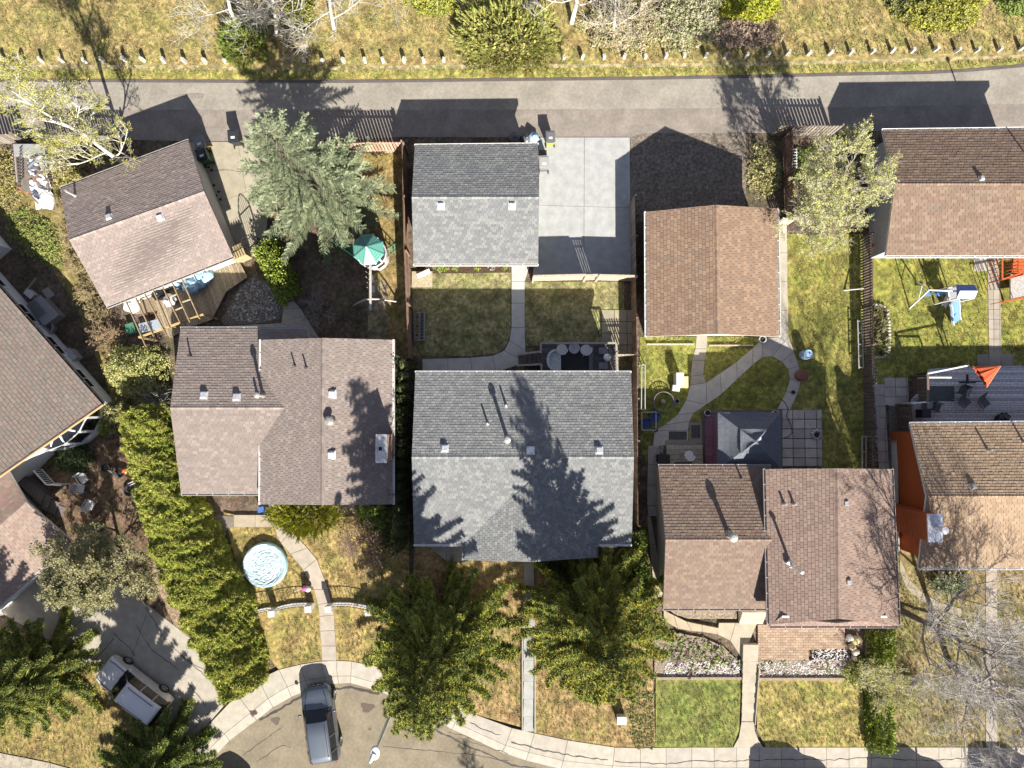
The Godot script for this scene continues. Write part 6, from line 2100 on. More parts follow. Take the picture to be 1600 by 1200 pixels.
func build_vehicles() -> void:
	var suv := [[-2.36, 0.5, 0.5, 0.8, 0.54, 0.88, 0.42, ""], [-2.3, 0.42, 0.72, 0.9, 0.74, 1.0, 0.56, ""], [-2.2, 0.36, 0.84, 0.98, 0.86, 1.12, 0.62, "r"], [-1.95, 0.3, 0.88, 1.02, 0.9, 1.54, 0.56, "c"], [-1.6, 0.3, 0.89, 1.03, 0.92, 1.66, 0.61, "c"], [-0.4, 0.28, 0.9, 1.01, 0.93, 1.71, 0.63, "c"], [0.42, 0.28, 0.9, 0.99, 0.93, 1.64, 0.6, "w"], [1.02, 0.28, 0.89, 0.98, 0.92, 1.13, 0.72, ""], [1.6, 0.3, 0.88, 0.92, 0.89, 1.04, 0.66, ""], [2.0, 0.34, 0.8, 0.82, 0.81, 0.94, 0.58, ""], [2.2, 0.4, 0.68, 0.72, 0.69, 0.82, 0.48, ""], [2.3, 0.46, 0.5, 0.64, 0.52, 0.7, 0.36, ""]]
	var wag := [[-2.3, 0.42, 0.74, 0.8, 0.78, 0.92, 0.7, ""], [-2.26, 0.36, 0.82, 0.95, 0.84, 1.05, 0.74, "r"], [-2.12, 0.32, 0.84, 1.02, 0.86, 1.66, 0.66, "c"], [-1.95, 0.3, 0.85, 1.02, 0.87, 1.72, 0.66, "c"], [-0.4, 0.3, 0.86, 1.02, 0.88, 1.76, 0.66, "c"], [0.35, 0.3, 0.86, 1.01, 0.88, 1.72, 0.64, "w"], [0.98, 0.3, 0.86, 1.0, 0.88, 1.12, 0.76, ""], [1.7, 0.32, 0.85, 0.97, 0.87, 1.06, 0.76, ""], [2.15, 0.34, 0.82, 0.88, 0.84, 0.98, 0.72, ""], [2.28, 0.42, 0.74, 0.7, 0.76, 0.8, 0.64, ""]]
	var c := P(500, 1131, 0.85)
	car("dark grey family car with silver wheels parked nose to the kerb of the cul-de-sac", Vector3(c.x, 0.012, c.z), Vector2(-0.15, -0.99).normalized(), suv, Color(0.085, 0.105, 0.135), true)
	c = P(209, 1077, 0.9)
	car("silver boxy wagon in tree shade on the wide cracked driveway", Vector3(c.x, 0.145, c.z), Vector2(-0.8, -0.6).normalized(), wag, Color(0.62, 0.61, 0.62), true, "car")
	var k := 0
	for q in [[1240, 1236], [1424, 1238], [1580, 1236], [352, 1262]]:
		c = P(q[0], q[1])
		car(["dark car beyond the bottom edge, its shadow below the right square lawn", "dark car beyond the bottom edge, its shadow below the clipped hedge", "dark car just beyond the bottom edge in the lower right corner", "dark car beyond the bottom edge, left of the parked grey car"][k], Vector3(c.x, 0.012, c.z), Vector2(1, 0.02).normalized() if k < 3 else Vector2(0.6, -0.8), suv, [Color(0.1, 0.1, 0.11), Color(0.25, 0.25, 0.26), Color(0.12, 0.02, 0.02), Color(0.05, 0.06, 0.08)][k], false, "car", "cars beyond the bottom edge")
		k += 1
	# street lamp
	var head := P(586, 1176, 11.0)
	var foot := P(641, 1037)
	var o := thing("street_lamp", "white street lamp with a drop-shaped head over the cul-de-sac", "street lamp", foot)
	var h := head - foot
	var mb := MB.new()
	mb.col = Color(0.62, 0.62, 0.6)
	mb.tube([Vector3.ZERO, Vector3(0, 9.2, 0), Vector3(h.x * 0.3, 10.5, h.z * 0.3), Vector3(h.x * 0.75, 10.9, h.z * 0.75)], [0.11, 0.075, 0.055, 0.05], 10)
	obj("pole", mb, vc("paint"), o)
	mb = MB.new()
	mb.col = Color(0.72, 0.72, 0.72)
	mb.ball(h, Vector3(0.22, 0.11, 0.34), 0, 0.0, 14, 8)
	mb.tube([h - h.normalized() * 0.0 + Vector3(-h.x, 0, -h.z).normalized() * 0.5, h], [0.06, 0.17], 10, false)
	obj("lamp_head", mb, vc("paint"), o)
	# utility box
	var u := thing("utility_box", "white utility cabinet on the dry lawn under the yellow-tipped spruce", "utility box", P(969, 1119))
	mb = MB.new()
	mb.col = Color(0.55, 0.56, 0.56)
	mb.bx(Vector3(0, 0.32, 0), Vector3(0.5, 0.6, 0.42))
	obj("cabinet", mb, vc("paint"), u)
	mb = MB.new()
	mb.col = Color(0.62, 0.63, 0.63)
	mb.bx(Vector3(0, 0.63, 0), Vector3(0.55, 0.06, 0.47))
	obj("lid", mb, vc("paint"), u)


func wheelie_bin(label: String, at: Vector3, yaw: float, body: Color, lid: Color, sc := 1.0) -> void:
	var o := thing("wheelie_bin", label, "bin", at, yaw)
	o.scale = Vector3.ONE * sc
	var mb := MB.new()
	mb.col = body
	var p := []
	for k in 4:
		var sx := 1.0 if k in [1, 2] else -1.0
		var sz := 1.0 if k >= 2 else -1.0
		p.append(Vector3(sx * 0.24, 0.06, sz * 0.27)); p.append(Vector3(sx * 0.3, 0.98, sz * 0.36))
	for k in 4:
		var q := (k + 1) % 4
		mb.quad(p[2 * k], p[2 * k + 1], p[2 * q + 1], p[2 * q])
	mb.quad(p[0], p[2], p[4], p[6])
	obj("body", mb, vc("paint"), o)
	mb = MB.new()
	mb.col = lid
	mb.bx(Vector3(0, 1.0, 0), Vector3(0.64, 0.04, 0.78))
	mb.bx(Vector3(0, 1.035, 0.02), Vector3(0.52, 0.04, 0.62))
	mb.bx(Vector3(0, 1.0, 0.42), Vector3(0.5, 0.05, 0.06))
	var l := obj("lid", mb, vc("gloss"), o)
	mb = MB.new()
	mb.col = Color(0.6, 0.6, 0.6)
	mb.bx(Vector3(0.0, 1.062, 0.12), Vector3(0.24, 0.012, 0.14))
	obj("sticker", mb, vc("paint"), l)
	for s in [-1, 1]:
		mb = MB.new()
		mb.col = Color(0.02, 0.02, 0.02)
		mb.lathe(Vector3.ZERO, [Vector2(0.0, -0.03), Vector2(0.11, -0.03), Vector2(0.11, 0.03), Vector2(0.0, 0.03)], 12)
		var w := obj("wheel", mb, vc("paint"), o)
		w.transform = Transform3D(Basis(Vector3.BACK, PI / 2), Vector3(s * 0.29, 0.11, 0.34))


func bag(called: String, label: String, at: Vector3, r: float, col: Color, seed_: int, cat := "bag", group := "") -> void:
	var mb := MB.new()
	mb.col = col
	mb.ball(Vector3(0, r * 0.75, 0), Vector3(r, r * 0.85, r * 0.95), seed_, 0.2, 16, 10)
	mb.ball(Vector3(r * 0.1, r * 1.6, 0), Vector3(r * 0.28, r * 0.3, r * 0.24), seed_ + 1, 0.3, 8, 6)
	var o := obj(called, mb, vc("gloss"))
	o.position = at
	tag(o, label, cat, group)


func pot(label: String, at: Vector3, r: float, h: float, col: Color, plant := Color(0, 0, 0, 0)) -> void:
	var o := thing("plant_pot", label, "pot", at)
	var mb := MB.new()
	mb.col = col
	mb.lathe(Vector3.ZERO, [Vector2(0, 0.0), Vector2(r * 0.75, 0.0), Vector2(r * 0.95, h), Vector2(r * 1.05, h), Vector2(r * 1.05, h + 0.03), Vector2(r * 0.85, h + 0.03), Vector2(r * 0.8, h - 0.08)], 16)
	obj("pot", mb, vc("paint"), o)
	mb = MB.new()
	mb.col = Color(0.03, 0.022, 0.016)
	mb.lathe(Vector3.ZERO, [Vector2(r * 0.82, h - 0.06), Vector2(0, h - 0.05)], 16)
	obj("soil", mb, vc("paint"), o)
	if plant.a > 0:
		var xs := []
		var cs := []
		for i in 14:
			xs.append(Transform3D(Basis(Vector3.UP, rng.randf() * TAU) * Basis.from_scale(Vector3.ONE * r * rng.randf_range(0.6, 1.1)), Vector3(rng.randf_range(-1, 1) * r * 0.6, h + rng.randf_range(0, r), rng.randf_range(-1, 1) * r * 0.6)))
			cs.append(vary(plant, 0.25))
		stuff(mm("foliage", leaf_mesh("clump", 10, 0.22, 3), leaf_mat(), xs, cs, o))


func chair(label: String, at: Vector3, yaw: float, col: Color, round_back := false, group := "", sc := 1.0) -> void:
	var o := thing("garden_chair", label, "chair", at, yaw, group)
	o.scale = Vector3.ONE * sc
	var mb := MB.new()
	mb.col = col
	if round_back:
		mb.lathe(Vector3(0, 0, 0), [Vector2(0, 0.42), Vector2(0.26, 0.42), Vector2(0.29, 0.45), Vector2(0.27, 0.47), Vector2(0, 0.46)], 16)
	else:
		mb.bx(Vector3(0, 0.43, 0), Vector3(0.5, 0.04, 0.5))
	obj("seat", mb, vc("paint"), o)
	mb = MB.new()
	mb.col = col
	if round_back:
		for i in 9:
			var a := PI * (i / 9.0) + PI
			var b := PI * ((i + 1) / 9.0) + PI
			var p := Vector3(cos(a) * 0.3, 0, sin(a) * 0.3); var q := Vector3(cos(b) * 0.3, 0, sin(b) * 0.3)
			mb.bar(p * 0.98 + Vector3.UP * 0.68, q * 0.98 + Vector3.UP * 0.68, 0.035, 0.26)
	else:
		for i in 5:
			mb.bar(Vector3(-0.2 + i * 0.1, 0.45, -0.24), Vector3(-0.2 + i * 0.1, 0.92, -0.34), 0.07, 0.02, Vector3.BACK)
		mb.bar(Vector3(-0.25, 0.93, -0.34), Vector3(0.25, 0.93, -0.34), 0.03, 0.05)
	obj("backrest", mb, vc("paint"), o)
	for s in [-1, 1]:
		if not round_back:
			mb = MB.new()
			mb.col = col
			mb.bar(Vector3(s * 0.27, 0.64, -0.26), Vector3(s * 0.27, 0.64, 0.24), 0.05, 0.03)
			mb.bar(Vector3(s * 0.27, 0.42, 0.2), Vector3(s * 0.27, 0.64, 0.22), 0.03, 0.03)
			obj("armrest", mb, vc("paint"), o)
		for e in [-1, 1]:
			mb = MB.new()
			mb.col = col
			mb.tube([Vector3(s * 0.21, 0.42, e * 0.21), Vector3(s * 0.25, 0, e * 0.25)], [0.018, 0.016], 6)
			obj("leg", mb, vc("paint"), o)


func simple_box(called: String, label: String, cat: String, at: Vector3, s: Vector3, yaw: float, col: Color, mat := "paint", lid := Color(0, 0, 0, 0)) -> Node3D:
	var o := thing(called, label, cat, at, yaw)
	var mb := MB.new()
	mb.col = col
	var b := 0.025
	mb.bx(Vector3(0, s.y / 2 - b / 2, 0), Vector3(s.x, s.y - b, s.z))
	obj("body", mb, vc(mat), o)
	mb = MB.new()
	mb.col = lid if lid.a > 0 else Color(col.r * 1.12, col.g * 1.12, col.b * 1.12)
	mb.bx(Vector3(0, s.y - 0.01, 0), Vector3(s.x + 0.04, 0.03, s.z + 0.04))
	obj("top", mb, vc(mat), o)
	return o


# ================================================================ yards
func build_yard_a() -> void:
	# timber deck
	var wood := [A(190, 172, 144), A(176, 158, 132), A(200, 182, 152), A(168, 150, 126)]
	var dk := thing("timber_deck", "weathered timber deck between the rotated garage and the brown house", "deck")
	var area := poly([196, 478, 239, 458, 377, 411, 389, 434, 356, 457, 334, 500, 301, 512, 269, 528, 244, 506, 250, 486, 216, 492])
	var d := P2(268, 540) - P2(239, 458)
	cells(dk, area, d.angle() + PI / 2, 30.0, 0.155, 0.006, 0.2, 0.28, wood, "plank", vc("wood"), 0.0, 0.004)
	var pg := thing("pergola", "bare timber pergola frame with slim rafters over the cluttered deck", "pergola")
	var rf := [[196, 468, 228, 541], [211, 463, 240, 525], [225, 457, 261, 525], [239, 452, 266, 513], [253, 446, 287, 515], [268.7, 441, 300, 510], [284, 436, 312, 498]]
	for r in rf:
		var mb := MB.new()
		mb.col = vary(A(206, 180, 140), 0.12)
		mb.bar(P(r[0], r[1], 2.35), P(r[2], r[3], 2.35), 0.05, 0.13)
		obj("rafter", mb, vc("wood"), pg)
	var bm := MB.new()
	bm.col = A(222, 190, 130)
	bm.bar(P(217, 527, 2.2), P(318, 491, 2.2), 0.09, 0.16)
	obj("beam", bm, vc("wood"), pg)
	for k in [[217, 527], [268, 509], [317, 491.5]]:
		var mb := MB.new()
		mb.col = A(196, 168, 124)
		var p := P(k[0], k[1], 2.15)
		mb.bar(Vector3(p.x, 0, p.z), p, 0.1, 0.1)
		obj("post", mb, vc("wood"), pg)
	for r in [[261, 466, 276, 460], [271, 486, 285, 480], [283, 473, 297, 468], [253, 446, 291, 433]]:
		var mb := MB.new()
		mb.col = A(226, 206, 170)
		mb.bar(P(r[0], r[1], 2.28), P(r[2], r[3], 2.28), 0.06, 0.07)
		obj("brace", mb, vc("wood"), pg)
	var k := 0
	for q in [[295, 437], [306, 433], [317, 434], [326, 439], [303, 443], [312, 445], [320, 446], [301, 452], [330, 432], [284, 446], [309, 453]]:
		bag("plastic_bag", "blue plastic bag stuffed full in the heap on the timber deck", P(q[0], q[1]) + Vector3.UP * 0.28, 0.32 + 0.04 * (k % 3), vary(Color(0.24, 0.38, 0.52), 0.15), k, "bag", "blue bags on the timber deck")
		k += 1
	bag("plastic_bag", "black plastic bag against the rotated garage wall", P(256, 462) + Vector3.UP * 0.28, 0.42, Color(0.012, 0.013, 0.02), 20)
	bag("plastic_bag", "white sack by the garage wall behind the black bag", P(262, 446) + Vector3.UP * 0.28, 0.36, Color(0.6, 0.58, 0.55), 21)
	bag("plastic_bag", "white sack lying under the middle of the pergola", P(273, 471) + Vector3.UP * 0.28, 0.4, Color(0.62, 0.57, 0.6), 22)
	bag("plastic_bag", "white sack at the upper left end of the pergola", P(212, 478) + Vector3.UP * 0.1, 0.5, Color(0.6, 0.6, 0.6), 23)
	bag("plastic_bag", "cream round bag beside the upper left white sack", P(217, 471) + Vector3.UP * 0.2, 0.36, Color(0.5, 0.46, 0.36), 24)
	simple_box("board", "blue-grey board lying at the foot of the pergola", "board", P(238, 510), Vector3(1.3, 0.3, 0.55), 0.25, Color(0.24, 0.28, 0.33))
	simple_box("tarp", "green folded tarp at the corner of the pergola", "tarp", P(209, 514), Vector3(0.5, 0.4, 0.6), 0.3, Color(0.04, 0.14, 0.09), "cloth")
	sheet("earth_patch", [220, 470, 240, 460, 262, 500, 246, 508, 232, 498], 0.03, land("earth", A(104, 76, 58), "soil", 2.0, "", 1.0), "bare brown earth inside the pergola")
	# slatted box at the garage corner
	var bxn := thing("slatted_box", "pale slatted timber box at the corner of the rotated garage", "crate", P(381, 400), 0.42)
	var mb := MB.new()
	mb.col = A(206, 184, 140)
	for s in [-1, 1]:
		mb.bx(Vector3(s * 0.42, 0.55, 0), Vector3(0.05, 1.1, 0.7))
		mb.bx(Vector3(0, 0.55, s * 0.33), Vector3(0.8, 1.1, 0.05))
	obj("side", mb, vc("wood"), bxn)
	for i in 6:
		mb = MB.new()
		mb.col = vary(A(222, 196, 150), 0.1)
		mb.bx(Vector3(-0.4 + i * 0.16, 1.13, 0), Vector3(0.11, 0.04, 0.8))
		obj("slat", mb, vc("wood"), bxn)
	# black metal gate
	var gt := thing("metal_gate", "black arched metal gate and railing by the concrete driveway", "gate")
	var ga := P(372, 404); var gb := P(392, 392); var gc := P(408, 376)
	for seg in [[ga, gb, 1.45], [gb, gc, 1.75]]:
		var n := 7
		for i in n:
			mb = MB.new()
			mb.col = Color(0.015, 0.015, 0.015)
			var p: Vector3 = seg[0].lerp(seg[1], (i + 0.5) / n)
			var hh: float = seg[2] + (0.35 * sin(PI * (i + 0.5) / n) if seg[2] > 1.6 else 0.0)
			mb.tube([p, p + Vector3.UP * hh], [0.014, 0.014], 5)
			obj("bar", mb, vc("paint"), gt)
		for y in [0.15, seg[2] - 0.3]:
			mb = MB.new()
			mb.col = Color(0.015, 0.015, 0.015)
			mb.bar(seg[0] + Vector3.UP * y, seg[1] + Vector3.UP * y, 0.04, 0.04)
			obj("rail", mb, vc("paint"), gt)
	mb = MB.new()
	mb.col = Color(0.015, 0.015, 0.015)
	var arc := []
	var rr := []
	for i in 11:
		var f := i / 10.0
		arc.append(gb.lerp(gc, f) + Vector3.UP * (1.5 + 0.6 * sin(PI * f)))
		rr.append(0.025)
	mb.tube(arc, rr, 6)
	obj("arch", mb, vc("paint"), gt)
	for p in [ga, gb, gc]:
		mb = MB.new()
		mb.col = Color(0.015, 0.015, 0.015)
		mb.bar(p, p + Vector3.UP * 1.6, 0.06, 0.06)
		obj("post", mb, vc("paint"), gt)
	wheelie_bin("black wheeled bin at the mouth of the concrete driveway", P(374, 222), 0.1, Color(0.02, 0.022, 0.024), Color(0.03, 0.032, 0.036), 1.0)
	wheelie_bin("grey wheeled bin beside the rotated garage, nearest the alley", P(322, 232), 0.35, Color(0.09, 0.09, 0.1), Color(0.16, 0.165, 0.18))
	wheelie_bin("green wheeled bin with black lid beside the rotated garage", P(326, 250), 0.35, Color(0.03, 0.1, 0.04), Color(0.02, 0.022, 0.024))
	mb = MB.new()
	mb.col = A(206, 176, 96)
	mb.bar(P(327, 228) + Vector3.UP * 0.05, P(325, 240) + Vector3.UP * 1.1, 0.5, 0.05)
	tag(obj("plank_board", mb, vc("wood")), "yellowish board leaning on the bins beside the rotated garage", "board")
	# green and white play tower
	var pt := thing("play_tower", "white plastic play tower with a green eight-sided roof, slide and swing beam", "play tower", Vector3.ZERO)
	var c := P(572, 386, 2.9)
	var roof := MB.new()
	for i in 8:
		var a0 := TAU * i / 8 + 0.3; var a1 := TAU * (i + 1) / 8 + 0.3
		roof.col = Color(0.11, 0.3, 0.25) if i != 1 else Color(0.42, 0.5, 0.46)
		var p0 := Vector3(c.x + cos(a0) * 0.98, 2.25, c.z + sin(a0) * 0.98); var p1 := Vector3(c.x + cos(a1) * 0.98, 2.25, c.z + sin(a1) * 0.98)
		var top := Vector3(c.x, 2.95, c.z)
		roof.tri(p0, top, p1)
		for j in 6:
			var f := 0.15 + j * 0.13
			var q0 := p0.lerp(top, f).lerp(p1.lerp(top, f), 0.08) + Vector3.UP * 0.015; var q1 := p1.lerp(top, f).lerp(p0.lerp(top, f), 0.08) + Vector3.UP * 0.015
			roof.bar(q0, q1, 0.05, 0.025)
		roof.col = Color(0.08, 0.24, 0.2)
		roof.bar(p0, top, 0.06, 0.06)
	obj("roof", roof, vc("gloss"), pt)
	var bd := MB.new()
	bd.col = Color(0.56, 0.52, 0.52)
	bd.lathe(Vector3(c.x, 0, c.z), [Vector2(0.86, 0.0), Vector2(0.9, 0.9), Vector2(0.94, 1.45), Vector2(0.9, 1.5), Vector2(0.84, 1.42), Vector2(0.82, 0.95), Vector2(0.0, 0.93)], 16)
	obj("body", bd, vc("gloss"), pt)
	for i in 4:
		mb = MB.new()
		mb.col = Color(0.56, 0.53, 0.53)
		var a := TAU * i / 4 + 0.7
		mb.tube([Vector3(c.x + cos(a) * 0.84, 1.4, c.z + sin(a) * 0.84), Vector3(c.x + cos(a) * 0.84, 2.3, c.z + sin(a) * 0.84)], [0.07, 0.07], 8)
		obj("post", mb, vc("gloss"), pt)
	mb = MB.new()
	mb.col = Color(0.01, 0.01, 0.01)
	mb.box(Transform3D(Basis(Vector3.UP, -0.9), Vector3(c.x + 0.55, 1.15, c.z + 0.72)), Vector3(0.1, 0.3, 0.5))
	obj("opening", mb, vc("paint"), pt)
	var sl := MB.new()
	sl.col = Color(0.03, 0.13, 0.1)
	var s0 := Vector3(c.x - 0.85, 1.0, c.z + 0.0); var s1 := P(524, 372, 0.15)
	var sn := (s1 - s0); sn.y = 0
	var sw := Vector3(-sn.z, 0, sn.x).normalized()
	for i in 8:
		var f0 := i / 8.0; var f1 := (i + 1) / 8.0
		var a := s0.lerp(s1, f0) - Vector3.UP * 0.12 * sin(f0 * PI); var b := s0.lerp(s1, f1) - Vector3.UP * 0.12 * sin(f1 * PI)
		sl.quad(a - sw * 0.26, a + sw * 0.26, b + sw * 0.26, b - sw * 0.26)
		for s in [-1, 1]:
			sl.bar(a + sw * 0.28 * s + Vector3.UP * 0.1, b + sw * 0.28 * s + Vector3.UP * 0.1, 0.05, 0.22)
	obj("slide", sl, vc("gloss"), pt)
	var ld := MB.new()
	ld.col = Color(0.1, 0.3, 0.2)
	for s in [-1, 1]:
		ld.bar(Vector3(c.x + 0.8, 1.1, c.z + s * 0.25), P(618, 385 + s * 5, 0.0), 0.05, 0.05)
	for i in 4:
		var f := (i + 0.5) / 4
		ld.bar(Vector3(c.x + 0.8, 1.1, c.z - 0.25).lerp(P(618, 380), f), Vector3(c.x + 0.8, 1.1, c.z + 0.25).lerp(P(618, 390), f), 0.05, 0.03)
	obj("ladder", ld, vc("gloss"), pt)
	var beam := MB.new()
	beam.col = Color(0.4, 0.38, 0.34)
	var b0 := Vector3(c.x + 0.1, 2.1, c.z + 0.8); var b1 := P(579, 485, 2.1); var bj := P(578, 467, 2.1)
	beam.bar(b0, b1, 0.12, 0.12)
	obj("swing_beam", beam, vc("wood"), pt)
	for g in [P(552, 478), P(624, 472)]:
		mb = MB.new()
		mb.col = Color(0.42, 0.4, 0.36)
		mb.tube([bj, bj.lerp(g, 0.3) + Vector3.UP * 0.3, bj.lerp(g, 0.7) + Vector3.UP * 0.25, g], [0.06, 0.06, 0.055, 0.05], 8)
		obj("beam_leg", mb, vc("wood"), pt)
	for q in [[581, 436], [583, 452]]:
		mb = MB.new()
		mb.col = Color(0.5, 0.48, 0.46)
		var sp := P(q[0], q[1], 0.5)
		mb.bx(sp, Vector3(0.2, 0.05, 0.42), 0.1)
		mb.tube([sp + Vector3(0, 0, -0.2), Vector3(sp.x - 0.05, 2.1, sp.z - 0.15)], [0.012, 0.012], 4)
		mb.tube([sp + Vector3(0, 0, 0.2), Vector3(sp.x - 0.05, 2.1, sp.z + 0.15)], [0.012, 0.012], 4)
		obj("swing", mb, vc("paint"), pt)
	# covered pool
	var pc := P(417, 881)
	var pool := thing("paddling_pool", "round paddling pool under a wrinkled pale blue cover on the dry front lawn", "pool", pc + Vector3.UP * 0.1)
	mb = MB.new()
	mb.col = Color(0.26, 0.42, 0.44)
	mb.lathe(Vector3.ZERO, [Vector2(1.34, 0.02), Vector2(1.39, 0.16), Vector2(1.35, 0.32), Vector2(1.29, 0.35), Vector2(1.26, 0.32)], 30)
	obj("rim", mb, vc("gloss"), pool)
	var fn := FastNoiseLite.new()
	fn.seed = 77
	fn.frequency = 2.4
	fn.fractal_octaves = 3
	fn.fractal_type = FastNoiseLite.FRACTAL_RIDGED
	mb = MB.new()
	var g := []
	for i in 20:
		var row := []
		for j in 41:
			var r: float = 1.3 * i / 19.0
			var a := TAU * (j % 40) / 40.0
			var p := Vector3(cos(a) * r, 0, sin(a) * r)
			p.y = 0.26 + 0.055 * fn.get_noise_2d(p.x * 1.0 + p.z * 0.5, p.z * 1.6) + 0.08 * smoothstep(0.9, 1.3, r)
			row.append(p)
		g.append(row)
	for i in 19:
		for j in 40:
			mb.col = vary(Color(0.4, 0.5, 0.53), 0.14) if fn.get_noise_2d(g[i][j].x * 0.7 + 9, g[i][j].z * 0.7) > -0.35 else Color(0.22, 0.42, 0.45)
			mb.quad(g[i][j], g[i + 1][j], g[i + 1][j + 1], g[i][j + 1])
	obj("cover", mb, vc("gloss"), pool)
	# small things in the front
	var toy := thing("doll_pram", "small pink and white toy pram beside the curving front walk", "toy", P(481, 916) + Vector3.UP * 0.1)
	mb = MB.new()
	mb.col = Color(0.5, 0.1, 0.26)
	mb.ball(Vector3(0, 0.4, 0), Vector3(0.26, 0.16, 0.18), 3, 0.15, 10, 6)
	obj("basket", mb, vc("cloth"), toy)
	mb = MB.new()
	mb.col = Color(0.62, 0.58, 0.58)
	mb.ball(Vector3(0.2, 0.5, 0.02), Vector3(0.16, 0.14, 0.18), 5, 0.15, 10, 6)
	mb.tube([Vector3(-0.2, 0.4, 0), Vector3(-0.55, 0.75, 0.1)], [0.02, 0.02], 6)
	obj("hood", mb, vc("cloth"), toy)
	for s in [[-0.18, -0.15], [0.18, -0.15], [-0.18, 0.15], [0.18, 0.15]]:
		mb = MB.new()
		mb.col = Color(0.02, 0.02, 0.02)
		mb.lathe(Vector3.ZERO, [Vector2(0, -0.02), Vector2(0.1, -0.02), Vector2(0.1, 0.02), Vector2(0, 0.02)], 10)
		var w := obj("wheel", mb, vc("paint"), toy)
		w.transform = Transform3D(Basis(Vector3.RIGHT, PI / 2), Vector3(s[0], 0.1, s[1]))
	pot("small flower pot with dark plant at the gap in the front railing", P(519, 951), 0.14, 0.2, Color(0.5, 0.48, 0.46), Color(0.05, 0.06, 0.04))
	simple_box("blue_box", "small blue box on the porch of the brown house", "box", P(411, 795), Vector3(0.35, 0.4, 0.3), 0.2, Color(0.04, 0.1, 0.3))
	simple_box("orange_ball_box", "orange toy box under the blue-green spruce", "box", P(540, 268), Vector3(0.3, 0.3, 0.25), 0.4, Color(0.5, 0.2, 0.1))


